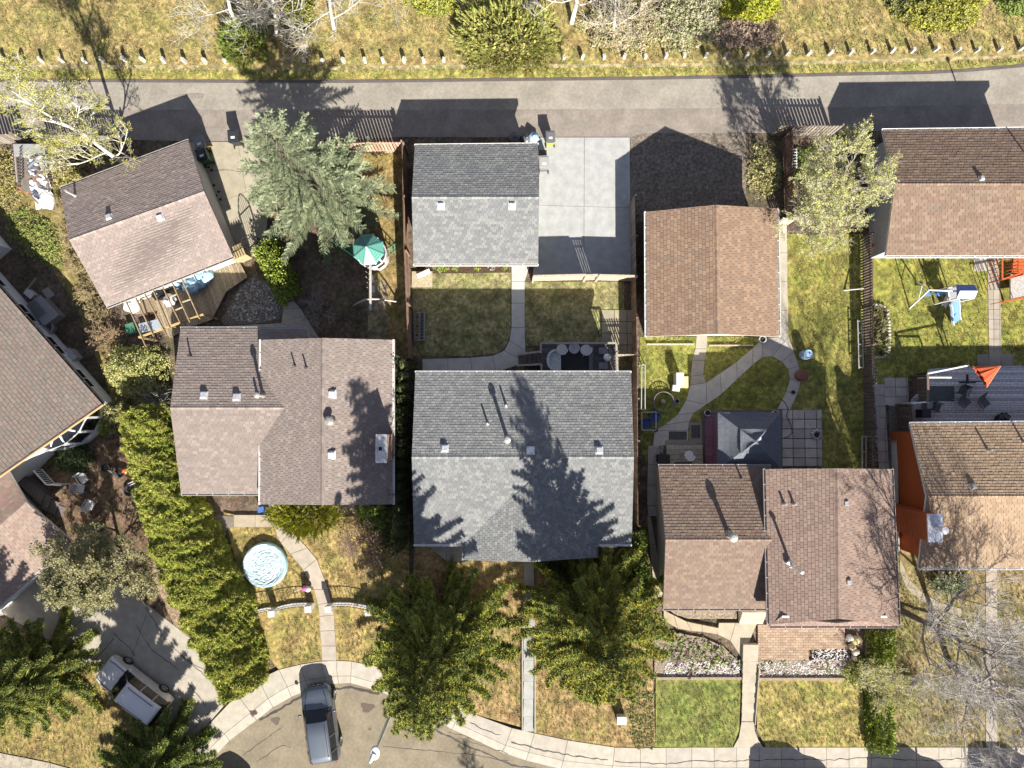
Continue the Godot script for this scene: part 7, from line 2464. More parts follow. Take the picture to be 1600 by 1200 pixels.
func build_yard_b() -> void:
	# seedling shelf
	var o := thing("seedling_rack", "timber rack of small pots with yellow flowers by the long board fence", "rack", P(657, 511), 0.0)
	var mb := MB.new()
	mb.col = Color(0.3, 0.29, 0.26)
	for s in [-1, 1]:
		mb.bx(Vector3(s * 0.3, 0.35, 0), Vector3(0.04, 0.12, 1.72))
		mb.bx(Vector3(0, 0.35, s * 0.86), Vector3(0.64, 0.12, 0.04))
		for e in [-1, 1]:
			mb.bx(Vector3(s * 0.28, 0.17, e * 0.84), Vector3(0.05, 0.34, 0.05))
	mb.bx(Vector3(0, 0.33, 0), Vector3(0.56, 0.03, 1.7))
	mb.bx(Vector3(0, 0.36, 0), Vector3(0.03, 0.1, 1.7))
	obj("frame", mb, vc("wood"), o)
	for c in 2:
		for i in 9:
			mb = MB.new()
			mb.col = Color(0.02, 0.02, 0.02)
			mb.lathe(Vector3(-0.15 + c * 0.3, 0.345, -0.74 + i * 0.185), [Vector2(0.06, 0), Vector2(0.08, 0.13), Vector2(0.065, 0.13), Vector2(0.0, 0.11)], 10)
			var p := obj("pot", mb, vc("paint"), o)
			mb = MB.new()
			mb.col = vary(Color(0.5, 0.34, 0.02) if c == 0 and i % 3 != 1 else Color(0.1, 0.1, 0.04), 0.2)
			mb.ball(Vector3(-0.15 + c * 0.3, 0.5, -0.74 + i * 0.185), Vector3(0.05, 0.05, 0.05), i, 0.3, 6, 4)
			obj("flower", mb, vc("paint"), p)
	simple_box("timber_platform", "pale low timber platform by the corner of the grey garage", "platform", P(660, 437), Vector3(1.25, 0.16, 0.95), 0.0, A(206, 190, 160), "wood")
	mb = MB.new()
	mb.col = Color(0.6, 0.6, 0.58)
	mb.bar(P(653, 433) + Vector3.UP * 0.25, P(673, 425) + Vector3.UP * 0.42, 0.28, 0.06)
	tag(obj("scrap_board", mb, vc("paint")), "white panel lying on the pale timber platform", "panel")
	var k := 0
	for q in [[688, 419], [713, 417], [745, 417], [767, 417], [788, 418]]:
		shrub("bed_plant", ["yellow-green plant at the left end of the soil bed", "small green plant second from the left in the soil bed", "small pale plant in the middle of the soil bed", "small grey plant right of the middle of the soil bed", "bright yellow-green plant at the right end of the soil bed"][k], P(q[0], q[1]), 0.5 if k == 0 else 0.22, 0.25, 0.3, [Color(0.28, 0.34, 0.04), Color(0.2, 0.28, 0.05)] if k != 3 else [Color(0.3, 0.28, 0.24)], 60 if k == 0 else 24, 0.16, 200 + k, 0.0, "clump", "", "plant")
		k += 1
	# deck
	var dk := thing("deck", "small grey railed deck at the back of the grey house", "deck")
	var area := poly([845, 537, 963, 537, 965, 600, 846, 600], 0.6)
	cells(dk, area, 0.0, 0.14, 30.0, 0.005, 0.5, 0.6, [Color(0.12, 0.115, 0.12), Color(0.1, 0.098, 0.105)], "plank", vc("wood"), 0.0, 0.002)
	for r in [[845, 536, 963, 536], [845, 536, 845, 552], [963, 536, 965, 585], [808, 554, 845, 549], [808, 571, 846, 569], [846, 569, 846, 586]]:
		mb = MB.new()
		mb.col = A(196, 188, 172)
		var a := P(r[0], r[1], 1.5); var b := P(r[2], r[3], 1.5)
		if r[0] == 808:
			a = P(r[0], r[1], 0.95)
		mb.bar(a, b, 0.12, 0.04)
		obj("handrail", mb, vc("wood"), dk)
		var n := maxi(2, int(a.distance_to(b) / 0.16))
		for i in n + 1:
			mb = MB.new()
			mb.col = A(120, 108, 98)
			var p := a.lerp(b, float(i) / n)
			mb.bar(Vector3(p.x, maxf(0.0, p.y - 0.95), p.z), p + Vector3.DOWN * 0.03, 0.035, 0.035)
			obj("baluster", mb, vc("wood"), dk)
	for i in 5:
		mb = MB.new()
		mb.col = Color(0.1, 0.09, 0.08)
		mb.prism(poly([810 + i * 7.2, 555, 816.6 + i * 7.2, 555, 816.6 + i * 7.2, 572, 810 + i * 7.2, 572]), 0.02, 0.12 + i * 0.11)
		obj("step", mb, vc("wood"), dk)
	mb = MB.new()
	mb.col = Color(0.03, 0.028, 0.035)
	mb.prism(poly([866, 545, 928, 545, 928, 580, 866, 580], 0.6), 0.606, 0.612)
	tag(obj("dark_rug", mb, vc("cloth")), "dark rug in the middle of the small grey deck", "rug")
	mb = MB.new()
	mb.col = Color(0.14, 0.13, 0.15)
	mb.prism(poly([920, 538, 927, 538, 927, 582, 920, 582], 0.6), 0.616, 0.7)
	tag(obj("bench", mb, vc("wood")), "narrow grey bench across the small grey deck", "bench")
	var fl := Vector3.UP * 0.612
	var at := func(x, y): var q: Vector3 = P(x, y, 0.62); return Vector3(q.x, 0.612, q.z)
	chair("pale round-backed tub chair left of the round table on the small grey deck", at.call(877, 547), PI - 0.1, Color(0.52, 0.51, 0.51), true, "", 1.15)
	chair("pale round-backed tub chair right of the round table on the small grey deck", at.call(914, 548), PI + 0.4, Color(0.52, 0.51, 0.51), true, "", 1.15)
	var tb := thing("round_table", "small round glass table between two tub chairs on the grey deck", "table", at.call(896, 545))
	mb = MB.new()
	mb.col = Color(0.34, 0.33, 0.36)
	mb.lathe(Vector3.ZERO, [Vector2(0, 0.5), Vector2(0.34, 0.5), Vector2(0.34, 0.53), Vector2(0, 0.535)], 24)
	obj("tabletop", mb, vc("gloss"), tb)
	for i in 3:
		mb = MB.new()
		mb.col = Color(0.2, 0.2, 0.22)
		var a := TAU * i / 3
		mb.tube([Vector3(cos(a) * 0.1, 0.5, sin(a) * 0.1), Vector3(cos(a) * 0.28, 0, sin(a) * 0.28)], [0.018, 0.018], 6)
		mb.bar(Vector3(0, 0.54, 0), Vector3(cos(a) * 0.28, 0.54, sin(a) * 0.28), 0.03, 0.012)
		obj("leg", mb, vc("metal"), tb)
	# curved outdoor sofa
	var sf := thing("curved_sofa", "pale curved sofa at the left end of the small grey deck", "sofa", at.call(865, 564))
	mb = MB.new()
	mb.col = Color(0.46, 0.5, 0.5)
	var pl := PackedVector2Array()
	for i in 13:
		var a := -PI / 2 - PI * i / 12.0
		pl.append(Vector2(cos(a) * 0.5 + 0.1, sin(a) * 0.62))
	pl.append(Vector2(0.42, 0.6)); pl.append(Vector2(0.42, -0.6))
	mb.prism(pl, 0.05, 0.42)
	obj("seat", mb, vc("cloth"), sf)
	mb = MB.new()
	mb.col = Color(0.48, 0.52, 0.52)
	for i in 12:
		var a := -PI / 2 - PI * i / 12.0; var b := -PI / 2 - PI * (i + 1) / 12.0
		mb.bar(Vector3(cos(a) * 0.5 + 0.1, 0.58, sin(a) * 0.62), Vector3(cos(b) * 0.5 + 0.1, 0.58, sin(b) * 0.62), 0.12, 0.34)
	obj("backrest", mb, vc("cloth"), sf)
	# barbecue
	for q in [[941, 549], [941, 572]]:
		simple_box("side_table", "grey side shelf above the shiny barbecue on the deck" if q[1] < 560 else "grey side shelf below the shiny barbecue on the deck", "table", at.call(q[0], q[1]), Vector3(0.5, 0.5, 0.36), 0, Color(0.16, 0.155, 0.17))
	var bq := thing("barbecue", "small shiny domed barbecue at the right end of the grey deck", "barbecue", at.call(946, 560))
	mb = MB.new()
	mb.col = Color(0.6, 0.62, 0.64)
	mb.ball(Vector3(0, 0.72, 0), Vector3(0.25, 0.2, 0.25), 2, 0.08, 14, 8)
	obj("lid", mb, vc("metal"), bq)
	for i in 3:
		mb = MB.new()
		mb.col = Color(0.05, 0.05, 0.05)
		var a := TAU * i / 3
		mb.tube([Vector3(cos(a) * 0.12, 0.6, sin(a) * 0.12), Vector3(cos(a) * 0.26, 0, sin(a) * 0.26)], [0.015, 0.015], 6)
		obj("leg", mb, vc("paint"), bq)
	# behind the garage
	wheelie_bin("grey wheeled bin with yellow-green base at the corner of the pale pad", P(859, 222), 0.05, Color(0.26, 0.32, 0.03), Color(0.13, 0.13, 0.135), 0.9)
	wheelie_bin("grey wheeled bin with silver lid against the wall of the grey garage", P(849, 262), 0.05, Color(0.1, 0.1, 0.1), Color(0.3, 0.3, 0.3), 1.0)
	simple_box("firewood_box", "stack of dark boards against the wall of the grey garage", "boards", P(847, 244), Vector3(0.5, 0.6, 0.3), 0.0, Color(0.12, 0.09, 0.06), "wood")
	bag("plastic_bag", "light blue bag at the alley corner of the grey garage", P(833, 218), 0.36, Color(0.3, 0.42, 0.56), 31)
	bag("plastic_bag", "dark bag behind the grey garage next to the light blue bag", P(822, 220), 0.34, Color(0.1, 0.1, 0.11), 32)
	bag("plastic_bag", "dark bag behind the grey garage furthest from the light blue bag", P(804, 220), 0.4, Color(0.09, 0.09, 0.1), 33)


func build_yard_c() -> void:
	# canopy gazebo
	var c := (P(1122, 647, 2.3) + P(1221, 730, 2.3)) / 2.0
	var o := thing("canopy_gazebo", "dark fabric canopy gazebo on posts over the back patio", "gazebo", Vector3(c.x, 0, c.z))
	var hx := (P(1221, 690, 2.3).x - P(1122, 690, 2.3).x) / 2
	var hz := (P(1170, 736, 2.3).z - P(1170, 647, 2.3).z) / 2
	var tiers := [[hx, hz, 2.3, hx * 0.36, hz * 0.36, 2.95, 0.0], [hx * 0.42, hz * 0.42, 3.0, 0.02, 0.02, 3.3, 0.0]]
	for t in tiers:
		var mb := MB.new()
		mb.col = Color(0.1, 0.108, 0.13)
		var p := []
		for k in 4:
			var sx := 1.0 if k in [1, 2] else -1.0
			var sz := 1.0 if k >= 2 else -1.0
			p.append([Vector3(sx * t[0], t[2], sz * t[1]), Vector3(sx * t[3], t[5], sz * t[4])])
		for k in 4:
			var q := (k + 1) % 4
			var n := 6
			for i in n:
				for j in 4:
					var f0 := float(i) / n; var f1 := (i + 1.0) / n
					var g0 := j / 4.0; var g1 := (j + 1) / 4.0
					var pt := func(f, g): var b: Vector3 = p[k][0].lerp(p[q][0], f).lerp(p[k][1].lerp(p[q][1], f), g); return b - Vector3.UP * 0.1 * sin(PI * f) * sin(PI * g)
					mb.quad(pt.call(f0, g0), pt.call(f0, g1), pt.call(f1, g1), pt.call(f1, g0))
			mb.quad(p[k][0], p[q][0], p[q][0] + Vector3.DOWN * 0.22, p[k][0] + Vector3.DOWN * 0.22)
		obj("canopy", mb, vc("cloth"), o)
	for sx in [-1, 1]:
		for sz in [-1, 1]:
			var mb := MB.new()
			mb.col = Color(0.05, 0.05, 0.055)
			mb.bar(Vector3(sx * (hx - 0.1), 0, sz * (hz - 0.1)), Vector3(sx * (hx - 0.1), 2.3, sz * (hz - 0.1)), 0.08, 0.08)
			obj("post", mb, vc("paint"), o)
	var mb := MB.new()
	mb.col = Color(0.6, 0.62, 0.62)
	var lp := P2(1184, 686, 3.1)
	var rag := PackedVector2Array([lp + Vector2(-0.2, 0.02), lp + Vector2(-0.08, -0.12), lp + Vector2(0.18, -0.1), lp + Vector2(0.2, 0.1), lp + Vector2(-0.05, 0.09)])
	mb.prism(rag, 3.12, 3.15)
	tag(obj("white_rag", mb, vc("cloth")), "small white rag lying on top of the dark canopy", "rag")
	var tl := structure("deck_tiles", "wine-red deck tiles along the dark canopy")
	cells(tl, poly([1101, 652, 1124, 652, 1124, 730, 1101, 730]), 0.0, 0.6, 0.52, 0.012, 0.02, 0.1, [Color(0.22, 0.1, 0.14), Color(0.19, 0.085, 0.125)], "tile", vc("paint"))
	cells(tl, poly([1096, 640, 1222, 640, 1222, 652, 1096, 652]), 0.0, 0.5, 0.6, 0.012, 0.0, 0.07, [A(140, 132, 126)], "slab", vc("concrete"))
	cells(tl, poly([1096, 640, 1101, 640, 1101, 730, 1096, 730]), 0.0, 0.8, 0.3, 0.012, 0.0, 0.08, [A(120, 114, 110)], "slab", vc("concrete"))
	cells(tl, poly([1124, 652, 1222, 652, 1222, 735, 1124, 735]), 0.0, 0.6, 0.6, 0.012, 0.0, 0.08, [A(130, 122, 116)], "slab", vc("concrete"))
	# timber landing and mats
	var ld := thing("timber_landing", "brown timber landing at the back door of the eastern brown house", "landing")
	cells(ld, poly([1041, 695, 1098, 695, 1098, 736, 1043, 736], 0.35), 0.0, 0.3, 30.0, 0.008, 0.25, 0.36, [Color(0.34, 0.3, 0.245), Color(0.29, 0.25, 0.21), Color(0.37, 0.33, 0.28)], "plank", vc("wood"))
	mb = MB.new()
	mb.col = A(176, 166, 152)
	mb.prism(poly([1040, 688, 1096, 688, 1096, 696, 1040, 696]), 0, 0.18)
	obj("step", mb, vc("concrete"), ld)
	for q in [[1045, 674, 1073, 687, "dark doormat on the path by the timber landing", 0.056], [1080, 664, 1094, 684, "dark doormat on the slab beside the wine-red tiles", 0.076], [1054, 722, 1081, 730, "black doormat on the timber landing", 0.372]]:
		mb = MB.new()
		mb.col = Color(0.07, 0.068, 0.07)
		mb.prism(poly([q[0], q[1], q[2], q[1], q[2], q[3], q[0], q[3]], q[5]), q[5], q[5] + 0.015)
		tag(obj("doormat", mb, vc("cloth")), q[4], "mat")
	mb = MB.new()
	mb.col = A(176, 168, 158)
	mb.prism(poly([1077, 660, 1096, 660, 1096, 688, 1077, 688]), 0, 0.07)
	var sb := obj("slab", mb, vc("concrete"))
	sb.set_meta("kind", "structure")
	chair("white round chair with dark cushion on the timber landing", P(1074, 711, 0.4) * Vector3(1, 0, 1) + Vector3.UP * 0.37, PI, Color(0.62, 0.62, 0.62), true, "", 1.0)
	simple_box("black_bin", "black storage bin beside the timber landing", "bin", P(1034, 716), Vector3(0.7, 0.6, 0.5), 0, Color(0.02, 0.02, 0.022))
	# blue chairs on a white frame
	var k := 0
	for q in [[1008, 662, 0.2], [1021, 653, -0.2]]:
		chair(["blue chair at the fence beside the wire ring, nearer the house", "blue chair at the fence beside the wire ring, further from the house"][k], P(q[0], q[1]), q[2], Color(0.03, 0.055, 0.2), false, "", 1.0)
		k += 1
	for fr in [["white_trellis", "pale metal trellis frame along the narrow fence", [1003, 570, 1008, 570, 1008, 640, 1002, 640]], ["metal_enclosure", "white low frame round the blue chairs", [1003, 644, 1025, 644, 1025, 672, 1003, 672]]]:
		o = thing(fr[0], fr[1], "frame")
		var f: Array = fr[2]
		for i in 4:
			var j := (i + 1) % 4
			mb = MB.new()
			mb.col = Color(0.34, 0.36, 0.34)
			mb.bar(P(f[2 * i], f[2 * i + 1], 0.8), P(f[2 * j], f[2 * j + 1], 0.8), 0.05, 0.05)
			mb.bar(P(f[2 * i], f[2 * i + 1], 0.0), P(f[2 * i], f[2 * i + 1], 0.8), 0.05, 0.05)
			obj("rail", mb, vc("paint"), o)
	# wire ring
	o = thing("wire_ring", "round wire mesh ring with a small centre piece on the shaded lawn", "ring", P(1035, 628))
	mb = MB.new()
	mb.col = Color(0.16, 0.15, 0.14)
	for y in [0.05, 0.25, 0.45]:
		for i in 28:
			var a := TAU * i / 28; var b := TAU * (i + 1) / 28
			mb.bar(Vector3(cos(a), 0, sin(a)) * 0.62 + Vector3.UP * y, Vector3(cos(b), 0, sin(b)) * 0.62 + Vector3.UP * y, 0.035, 0.035)
	for i in 28:
		var a := TAU * i / 28
		mb.bar(Vector3(cos(a), 0, sin(a)) * 0.62, Vector3(cos(a), 0, sin(a)) * 0.62 + Vector3.UP * 0.47, 0.025, 0.025)
	obj("mesh", mb, vc("paint"), o)
	mb = MB.new()
	mb.col = Color(0.3, 0.28, 0.27)
	mb.ball(Vector3(0, 0.2, 0), Vector3(0.16, 0.2, 0.16), 4, 0.2, 10, 6)
	obj("centre", mb, vc("paint"), o)
	pot("small round pot beside the wire ring", P(1057, 627), 0.16, 0.2, Color(0.25, 0.24, 0.23))
	# white work bench and cloth
	simple_box("grill_cart", "white barbecue cart on the lawn by the garden path", "cart", P(1057, 593), Vector3(0.42, 0.95, 0.72), 0.0, Color(0.5, 0.52, 0.56))
	simple_box("white_stool", "small white stool below the barbecue cart", "stool", P(1054, 607), Vector3(0.42, 0.45, 0.34), -0.1, Color(0.42, 0.42, 0.42))
	simple_box("cream_board", "cream board lying between the barbecue cart and the garden path", "board", P(1068, 597), Vector3(0.5, 0.12, 0.66), 0.0, A(240, 226, 170))
	# rain barrels and pots
	o = thing("rain_barrel", "light blue plastic barrel on the side lawn", "barrel", P(1254, 555))
	mb = MB.new()
	mb.col = Color(0.3, 0.42, 0.6)
	mb.lathe(Vector3.ZERO, [Vector2(0.24, 0.0), Vector2(0.29, 0.1), Vector2(0.31, 0.45), Vector2(0.29, 0.8), Vector2(0.27, 0.88), Vector2(0.25, 0.88), Vector2(0.25, 0.84), Vector2(0, 0.84)], 20)
	obj("body", mb, vc("gloss"), o)
	mb = MB.new()
	mb.col = Color(0.02, 0.02, 0.03)
	mb.lathe(Vector3(0.08, 0, -0.08), [Vector2(0.05, 0.84), Vector2(0.05, 0.87), Vector2(0, 0.875)], 10)
	obj("bung", mb, vc("paint"), o)
	o = thing("wooden_barrel", "brown wooden barrel on the curled path", "barrel", P(1248, 587))
	mb = MB.new()
	mb.col = Color(0.16, 0.07, 0.05)
	mb.lathe(Vector3.ZERO, [Vector2(0.28, 0.0), Vector2(0.36, 0.3), Vector2(0.3, 0.62), Vector2(0.36, 0.66), Vector2(0.3, 0.76), Vector2(0, 0.84)], 20)
	obj("body", mb, vc("wood"), o)
	pot("dark little pot with a hose on the curled path", P(1238, 613), 0.12, 0.14, Color(0.05, 0.05, 0.06))
	pot("white pot at the left corner of the dark canopy", P(1103, 645), 0.2, 0.4, Color(0.4, 0.38, 0.36))
	pot("white pot at the right corner of the dark canopy", P(1208, 646), 0.2, 0.4, Color(0.5, 0.5, 0.48))
	pot("white pot at the front corner of the brown garage", P(1188, 531), 0.22, 0.42, Color(0.55, 0.55, 0.52))
	pot("low pot beside the blue chairs", P(1023, 671), 0.18, 0.26, Color(0.3, 0.29, 0.28))
	o = thing("fire_pit", "round stone fire pit on the square patio stones", "fire pit", P(1274, 679))
	for i in 9:
		var a := TAU * i / 9
		var m := MB.new()
		m.col = vary(Color(0.34, 0.33, 0.34), 0.25)
		m.ball(Vector3(cos(a) * 0.26, 0.16, sin(a) * 0.26), Vector3(0.11, 0.13, 0.1), i, 0.2, 8, 5)
		obj("stone", m, vc("concrete"), o)
	mb = MB.new()
	mb.col = Color(0.02, 0.02, 0.02)
	mb.lathe(Vector3.ZERO, [Vector2(0.26, 0.06), Vector2(0.26, 0.09), Vector2(0, 0.1)], 14)
	obj("ash", mb, vc("paint"), o)
	mb = MB.new()
	mb.col = Color(0.03, 0.03, 0.03)
	var hose := []
	var hr := []
	for q in [[1218, 622], [1226, 629], [1231, 640], [1228, 650], [1235, 664], [1237, 676], [1232, 682], [1224, 684]]:
		hose.append(P(q[0], q[1]) + Vector3.UP * 0.09)
		hr.append(0.02)
	mb.tube(hose, hr, 6)
	tag(obj("garden_hose", mb, vc("paint")), "black garden hose curling from the path onto the patio stones", "hose")
	mb = MB.new()
	mb.col = Color(0.4, 0.36, 0.3)
	mb.bar(P(1010, 538) + Vector3.UP * 0.08, P(1083, 538) + Vector3.UP * 0.08, 0.08, 0.16)
	tag(obj("bed_edging", mb, vc("wood")), "low timber edging of the left bed behind the brown garage", "edging")
	mb = MB.new()
	mb.col = Color(0.4, 0.3, 0.24)
	mb.bar(P(1107, 540) + Vector3.UP * 0.08, P(1176, 540) + Vector3.UP * 0.08, 0.08, 0.16)
	tag(obj("bed_edging", mb, vc("wood")), "low timber edging of the right bed behind the brown garage", "edging")
	# ladder on the fence and clothes pole
	o = thing("ladder", "ladder hung sideways on the slatted fence", "ladder")
	mb = MB.new()
	mb.col = Color(0.3, 0.28, 0.28)
	for s in [1340, 1347]:
		mb.bar(P(s, 500, 0.6), P(s + 2, 576, 0.6), 0.06, 0.05)
	obj("rail", mb, vc("wood"), o)
	for i in 5:
		mb = MB.new()
		mb.col = Color(0.3, 0.28, 0.28)
		mb.bar(P(1340 + i * 0.4, 502 + i * 18, 0.6), P(1347 + i * 0.4, 502 + i * 18, 0.6), 0.05, 0.05)
		obj("rung", mb, vc("wood"), o)
	o = thing("planter_frame", "empty timber planter frame at the lower end of the slatted fence", "frame")
	for r in [[1347, 682, 1347, 732], [1353, 682, 1353, 732], [1347, 682, 1365, 682], [1347, 706, 1353, 706], [1364, 684, 1364, 732]]:
		mb = MB.new()
		mb.col = Color(0.3, 0.28, 0.22)
		mb.bar(P(r[0], r[1], 0.6), P(r[2], r[3], 0.6), 0.06, 0.08)
		obj("board", mb, vc("wood"), o)
	mb = MB.new()
	mb.col = Color(0.55, 0.55, 0.52)
	mb.tube([P(1318, 453.5), P(1350, 450.5, 0.9)], [0.05, 0.04], 8)
	tag(obj("clothes_pole", mb, vc("paint")), "white pole leaning over the slatted fence", "pole")


func build_yard_d() -> void:
	# swing set with slide
	var o := thing("swing_set", "blue and white swing set with slide and canopy on the bright lawn", "swing set")
	var mb: MB
	var steel := Color(0.6, 0.6, 0.62)
	var h := 2.1
	var a := P(1452, 453, h); var b := P(1500, 455, h)
	mb = MB.new()
	mb.col = steel
	mb.tube([a, b], [0.05, 0.05], 8)
	obj("top_beam", mb, vc("paint"), o)
	for g in [P(1421, 482), P(1432, 440)]:
		mb = MB.new()
		mb.col = steel
		mb.tube([a, g], [0.045, 0.045], 8)
		obj("leg", mb, vc("paint"), o)
	mb = MB.new()
	mb.col = steel
	mb.tube([a.lerp(P(1421, 482), 0.55), a.lerp(P(1432, 440), 0.55)], [0.03, 0.03], 6)
	obj("crossbar", mb, vc("paint"), o)
	for q in [[1449, 460], [1467, 460]]:
		mb = MB.new()
		mb.col = Color(0.08, 0.2, 0.5)
		var s := P(q[0], q[1], 0.5)
		mb.bx(s, Vector3(0.46, 0.05, 0.2))
		var top := a.lerp(b, clampf((s.x - a.x) / (b.x - a.x), 0.05, 0.95))
		for e in [-0.2, 0.2]:
			mb.tube([s + Vector3(e, 0, 0), top + Vector3(e, 0, 0)], [0.01, 0.01], 4)
		obj("swing", mb, vc("paint"), o)
	# tower
	var c := P(1511, 455, 2.4)
	for e in [[-0.45, -0.4], [0.45, -0.4], [-0.45, 0.4], [0.45, 0.4]]:
		mb = MB.new()
		mb.col = steel
		mb.tube([Vector3(c.x + e[0], 0, c.z + e[1]), Vector3(c.x + e[0], 2.3, c.z + e[1])], [0.045, 0.045], 8)
		obj("post", mb, vc("paint"), o)
	mb = MB.new()
	mb.col = Color(0.3, 0.3, 0.32)
	mb.bx(Vector3(c.x, 1.2, c.z), Vector3(0.95, 0.06, 0.85))
	obj("platform", mb, vc("paint"), o)
	mb = MB.new()
	mb.col = Color(0.13, 0.17, 0.42)
	var r0 := P(1500, 444, 2.5).z; var r1 := P(1510, 466, 2.5).z
	var x0 := P(1498, 455, 2.5).x; var x1 := P(1526, 455, 2.5).x
	var rm := (r0 + r1) / 2
	mb.quad(Vector3(x0, 2.3, r0), Vector3(x0, 2.62, rm), Vector3(x1, 2.62, rm), Vector3(x1, 2.3, r0))
	mb.col = Color(0.42, 0.5, 0.66)
	mb.quad(Vector3(x0, 2.62, rm), Vector3(x0, 2.3, r1), Vector3(x1, 2.3, r1), Vector3(x1, 2.62, rm))
	mb.col = Color(0.13, 0.17, 0.42)
	mb.tri(Vector3(x1, 2.62, rm), Vector3(x1, 2.3, r1), Vector3(x1, 2.3, r0))
	mb.tri(Vector3(x0, 2.62, rm), Vector3(x0, 2.3, r0), Vector3(x0, 2.3, r1))
	obj("canopy", mb, vc("cloth"), o)
	for s in [-1, 1]:
		mb = MB.new()
		mb.col = steel
		mb.tube([Vector3(c.x - 0.45, 1.5, c.z + s * 0.25), P(1474 + s * 3, 481 + s * 2)], [0.035, 0.035], 6)
		obj("ladder_rail", mb, vc("paint"), o)
	for i in 5:
		mb = MB.new()
		mb.col = Color(0.62, 0.62, 0.62)
		var f := (i + 0.6) / 5.5
		mb.bar(Vector3(c.x - 0.45, 1.5, c.z - 0.25).lerp(P(1471, 479), f), Vector3(c.x - 0.45, 1.5, c.z + 0.25).lerp(P(1477, 483), f), 0.1, 0.04)
		obj("rung", mb, vc("paint"), o)
	var s0 := Vector3(c.x - 0.05, 1.2, c.z + 0.45); var s1 := P(1494, 504, 0.12)
	var n := s1 - s0
	var w := Vector3(-n.z, 0, n.x).normalized() * 0.25
	mb = MB.new()
	for i in 12:
		var f0 := i / 12.0; var f1 := (i + 1) / 12.0
		var p := s0.lerp(s1, f0) + Vector3.UP * 0.05 * sin(f0 * TAU); var q := s0.lerp(s1, f1) + Vector3.UP * 0.05 * sin(f1 * TAU)
		mb.col = Color(0.12, 0.24, 0.58)
		mb.quad(p - w, p + w, q + w, q - w)
		for s in [-1, 1]:
			mb.col = Color(0.4, 0.48, 0.64)
			mb.bar(p + w * s * 1.1 + Vector3.UP * 0.08, q + w * s * 1.1 + Vector3.UP * 0.08, 0.05, 0.16)
	obj("slide", mb, vc("gloss"), o)
	# stone edged planter
	o = thing("stone_planter", "long planter edged with pale stones beside the slatted fence", "planter")
	var ring := [[1364, 476], [1376, 477], [1384, 482], [1387, 500], [1388, 530], [1387, 550], [1380, 558], [1365, 559]]
	for i in ring.size() - 1:
		var p := P(ring[i][0], ring[i][1]); var q := P(ring[i + 1][0], ring[i + 1][1])
		var m := maxi(1, int(p.distance_to(q) / 0.2))
		for j in m:
			mb = MB.new()
			mb.col = vary(Color(0.42, 0.39, 0.33), 0.15)
			mb.ball(p.lerp(q, (j + 0.5) / m) + Vector3.UP * 0.1, Vector3(0.12, 0.12, 0.11), i * 9 + j, 0.12, 7, 5)
			obj("stone", mb, vc("concrete"), o)
	# grey deck
	var dk := thing("timber_deck", "large weathered grey deck behind the rust-red house", "deck")
	var dh := 0.7
	var area := poly([1450, 577, 1478, 574, 1596, 571, 1640, 590, 1640, 690, 1424, 690, 1424, 625, 1450, 600], dh)
	cells(dk, area, 0.0, 0.145, 40.0, 0.008, dh - 0.1, dh, [Color(0.44, 0.44, 0.45), Color(0.37, 0.37, 0.39), Color(0.49, 0.49, 0.5), Color(0.32, 0.32, 0.34)], "plank", vc("wood"), 0.0, 0.004)
	for r in [[1449, 584, 1514, 571], [1450, 590, 1486, 590], [1449, 584, 1450, 629], [1425, 630, 1450, 628]]:
		mb = MB.new()
		mb.col = Color(0.62, 0.62, 0.6)
		mb.bar(P(r[0], r[1], dh + 1.0), P(r[2], r[3], dh + 1.0), 0.09, 0.05)
		obj("handrail", mb, vc("paint"), dk)
		for f in [0.0, 1.0]:
			var p := P(r[0], r[1], dh + 1.0).lerp(P(r[2], r[3], dh + 1.0), f)
			mb = MB.new()
			mb.col = Color(0.6, 0.6, 0.58)
			mb.bar(Vector3(p.x, dh, p.z), p, 0.08, 0.08)
			obj("post", mb, vc("paint"), dk)
	fence("brown board screen at the upper left corner of the grey deck", [P(1423, 588), P(1424, 628)], 1.7, 0.19, 0.008, [Color(0.13, 0.095, 0.075), Color(0.11, 0.08, 0.065)], -1.0, "board_screen", true, true)
	fence("brown board screen at the lower left corner of the grey deck", [P(1400, 632), P(1404, 690)], 1.7, 0.19, 0.008, [Color(0.13, 0.095, 0.075), Color(0.11, 0.08, 0.065)], -1.0, "board_screen", true, true)
	# folded umbrella on a cross base
	var uc := P(1511, 597, dh)
	o = thing("patio_umbrella", "folded orange umbrella leaning from a black cross base on the grey deck", "umbrella", Vector3(uc.x, dh, uc.z))
	mb = MB.new()
	mb.col = Color(0.012, 0.012, 0.014)
	mb.bx(Vector3(0, 0.04, 0), Vector3(1.0, 0.07, 0.1))
	mb.bx(Vector3(0, 0.042, 0), Vector3(0.1, 0.07, 0.95))
	obj("base", mb, vc("paint"), o)
	mb = MB.new()
	mb.col = Color(0.015, 0.015, 0.016)
	var um := P(1527, 591, 2.3) - o.position
	var tip := P(1564, 572, 2.7) - o.position
	mb.tube([Vector3(0.05, 0.05, 0), Vector3(0.1, 1.4, 0), um], [0.04, 0.04, 0.035], 8)
	obj("pole", mb, vc("paint"), o)
	var cn := (tip - um)
	var side := cn.cross(Vector3.UP).normalized()
	var upv := side.cross(cn).normalized()
	mb = MB.new()
	var fold := 10
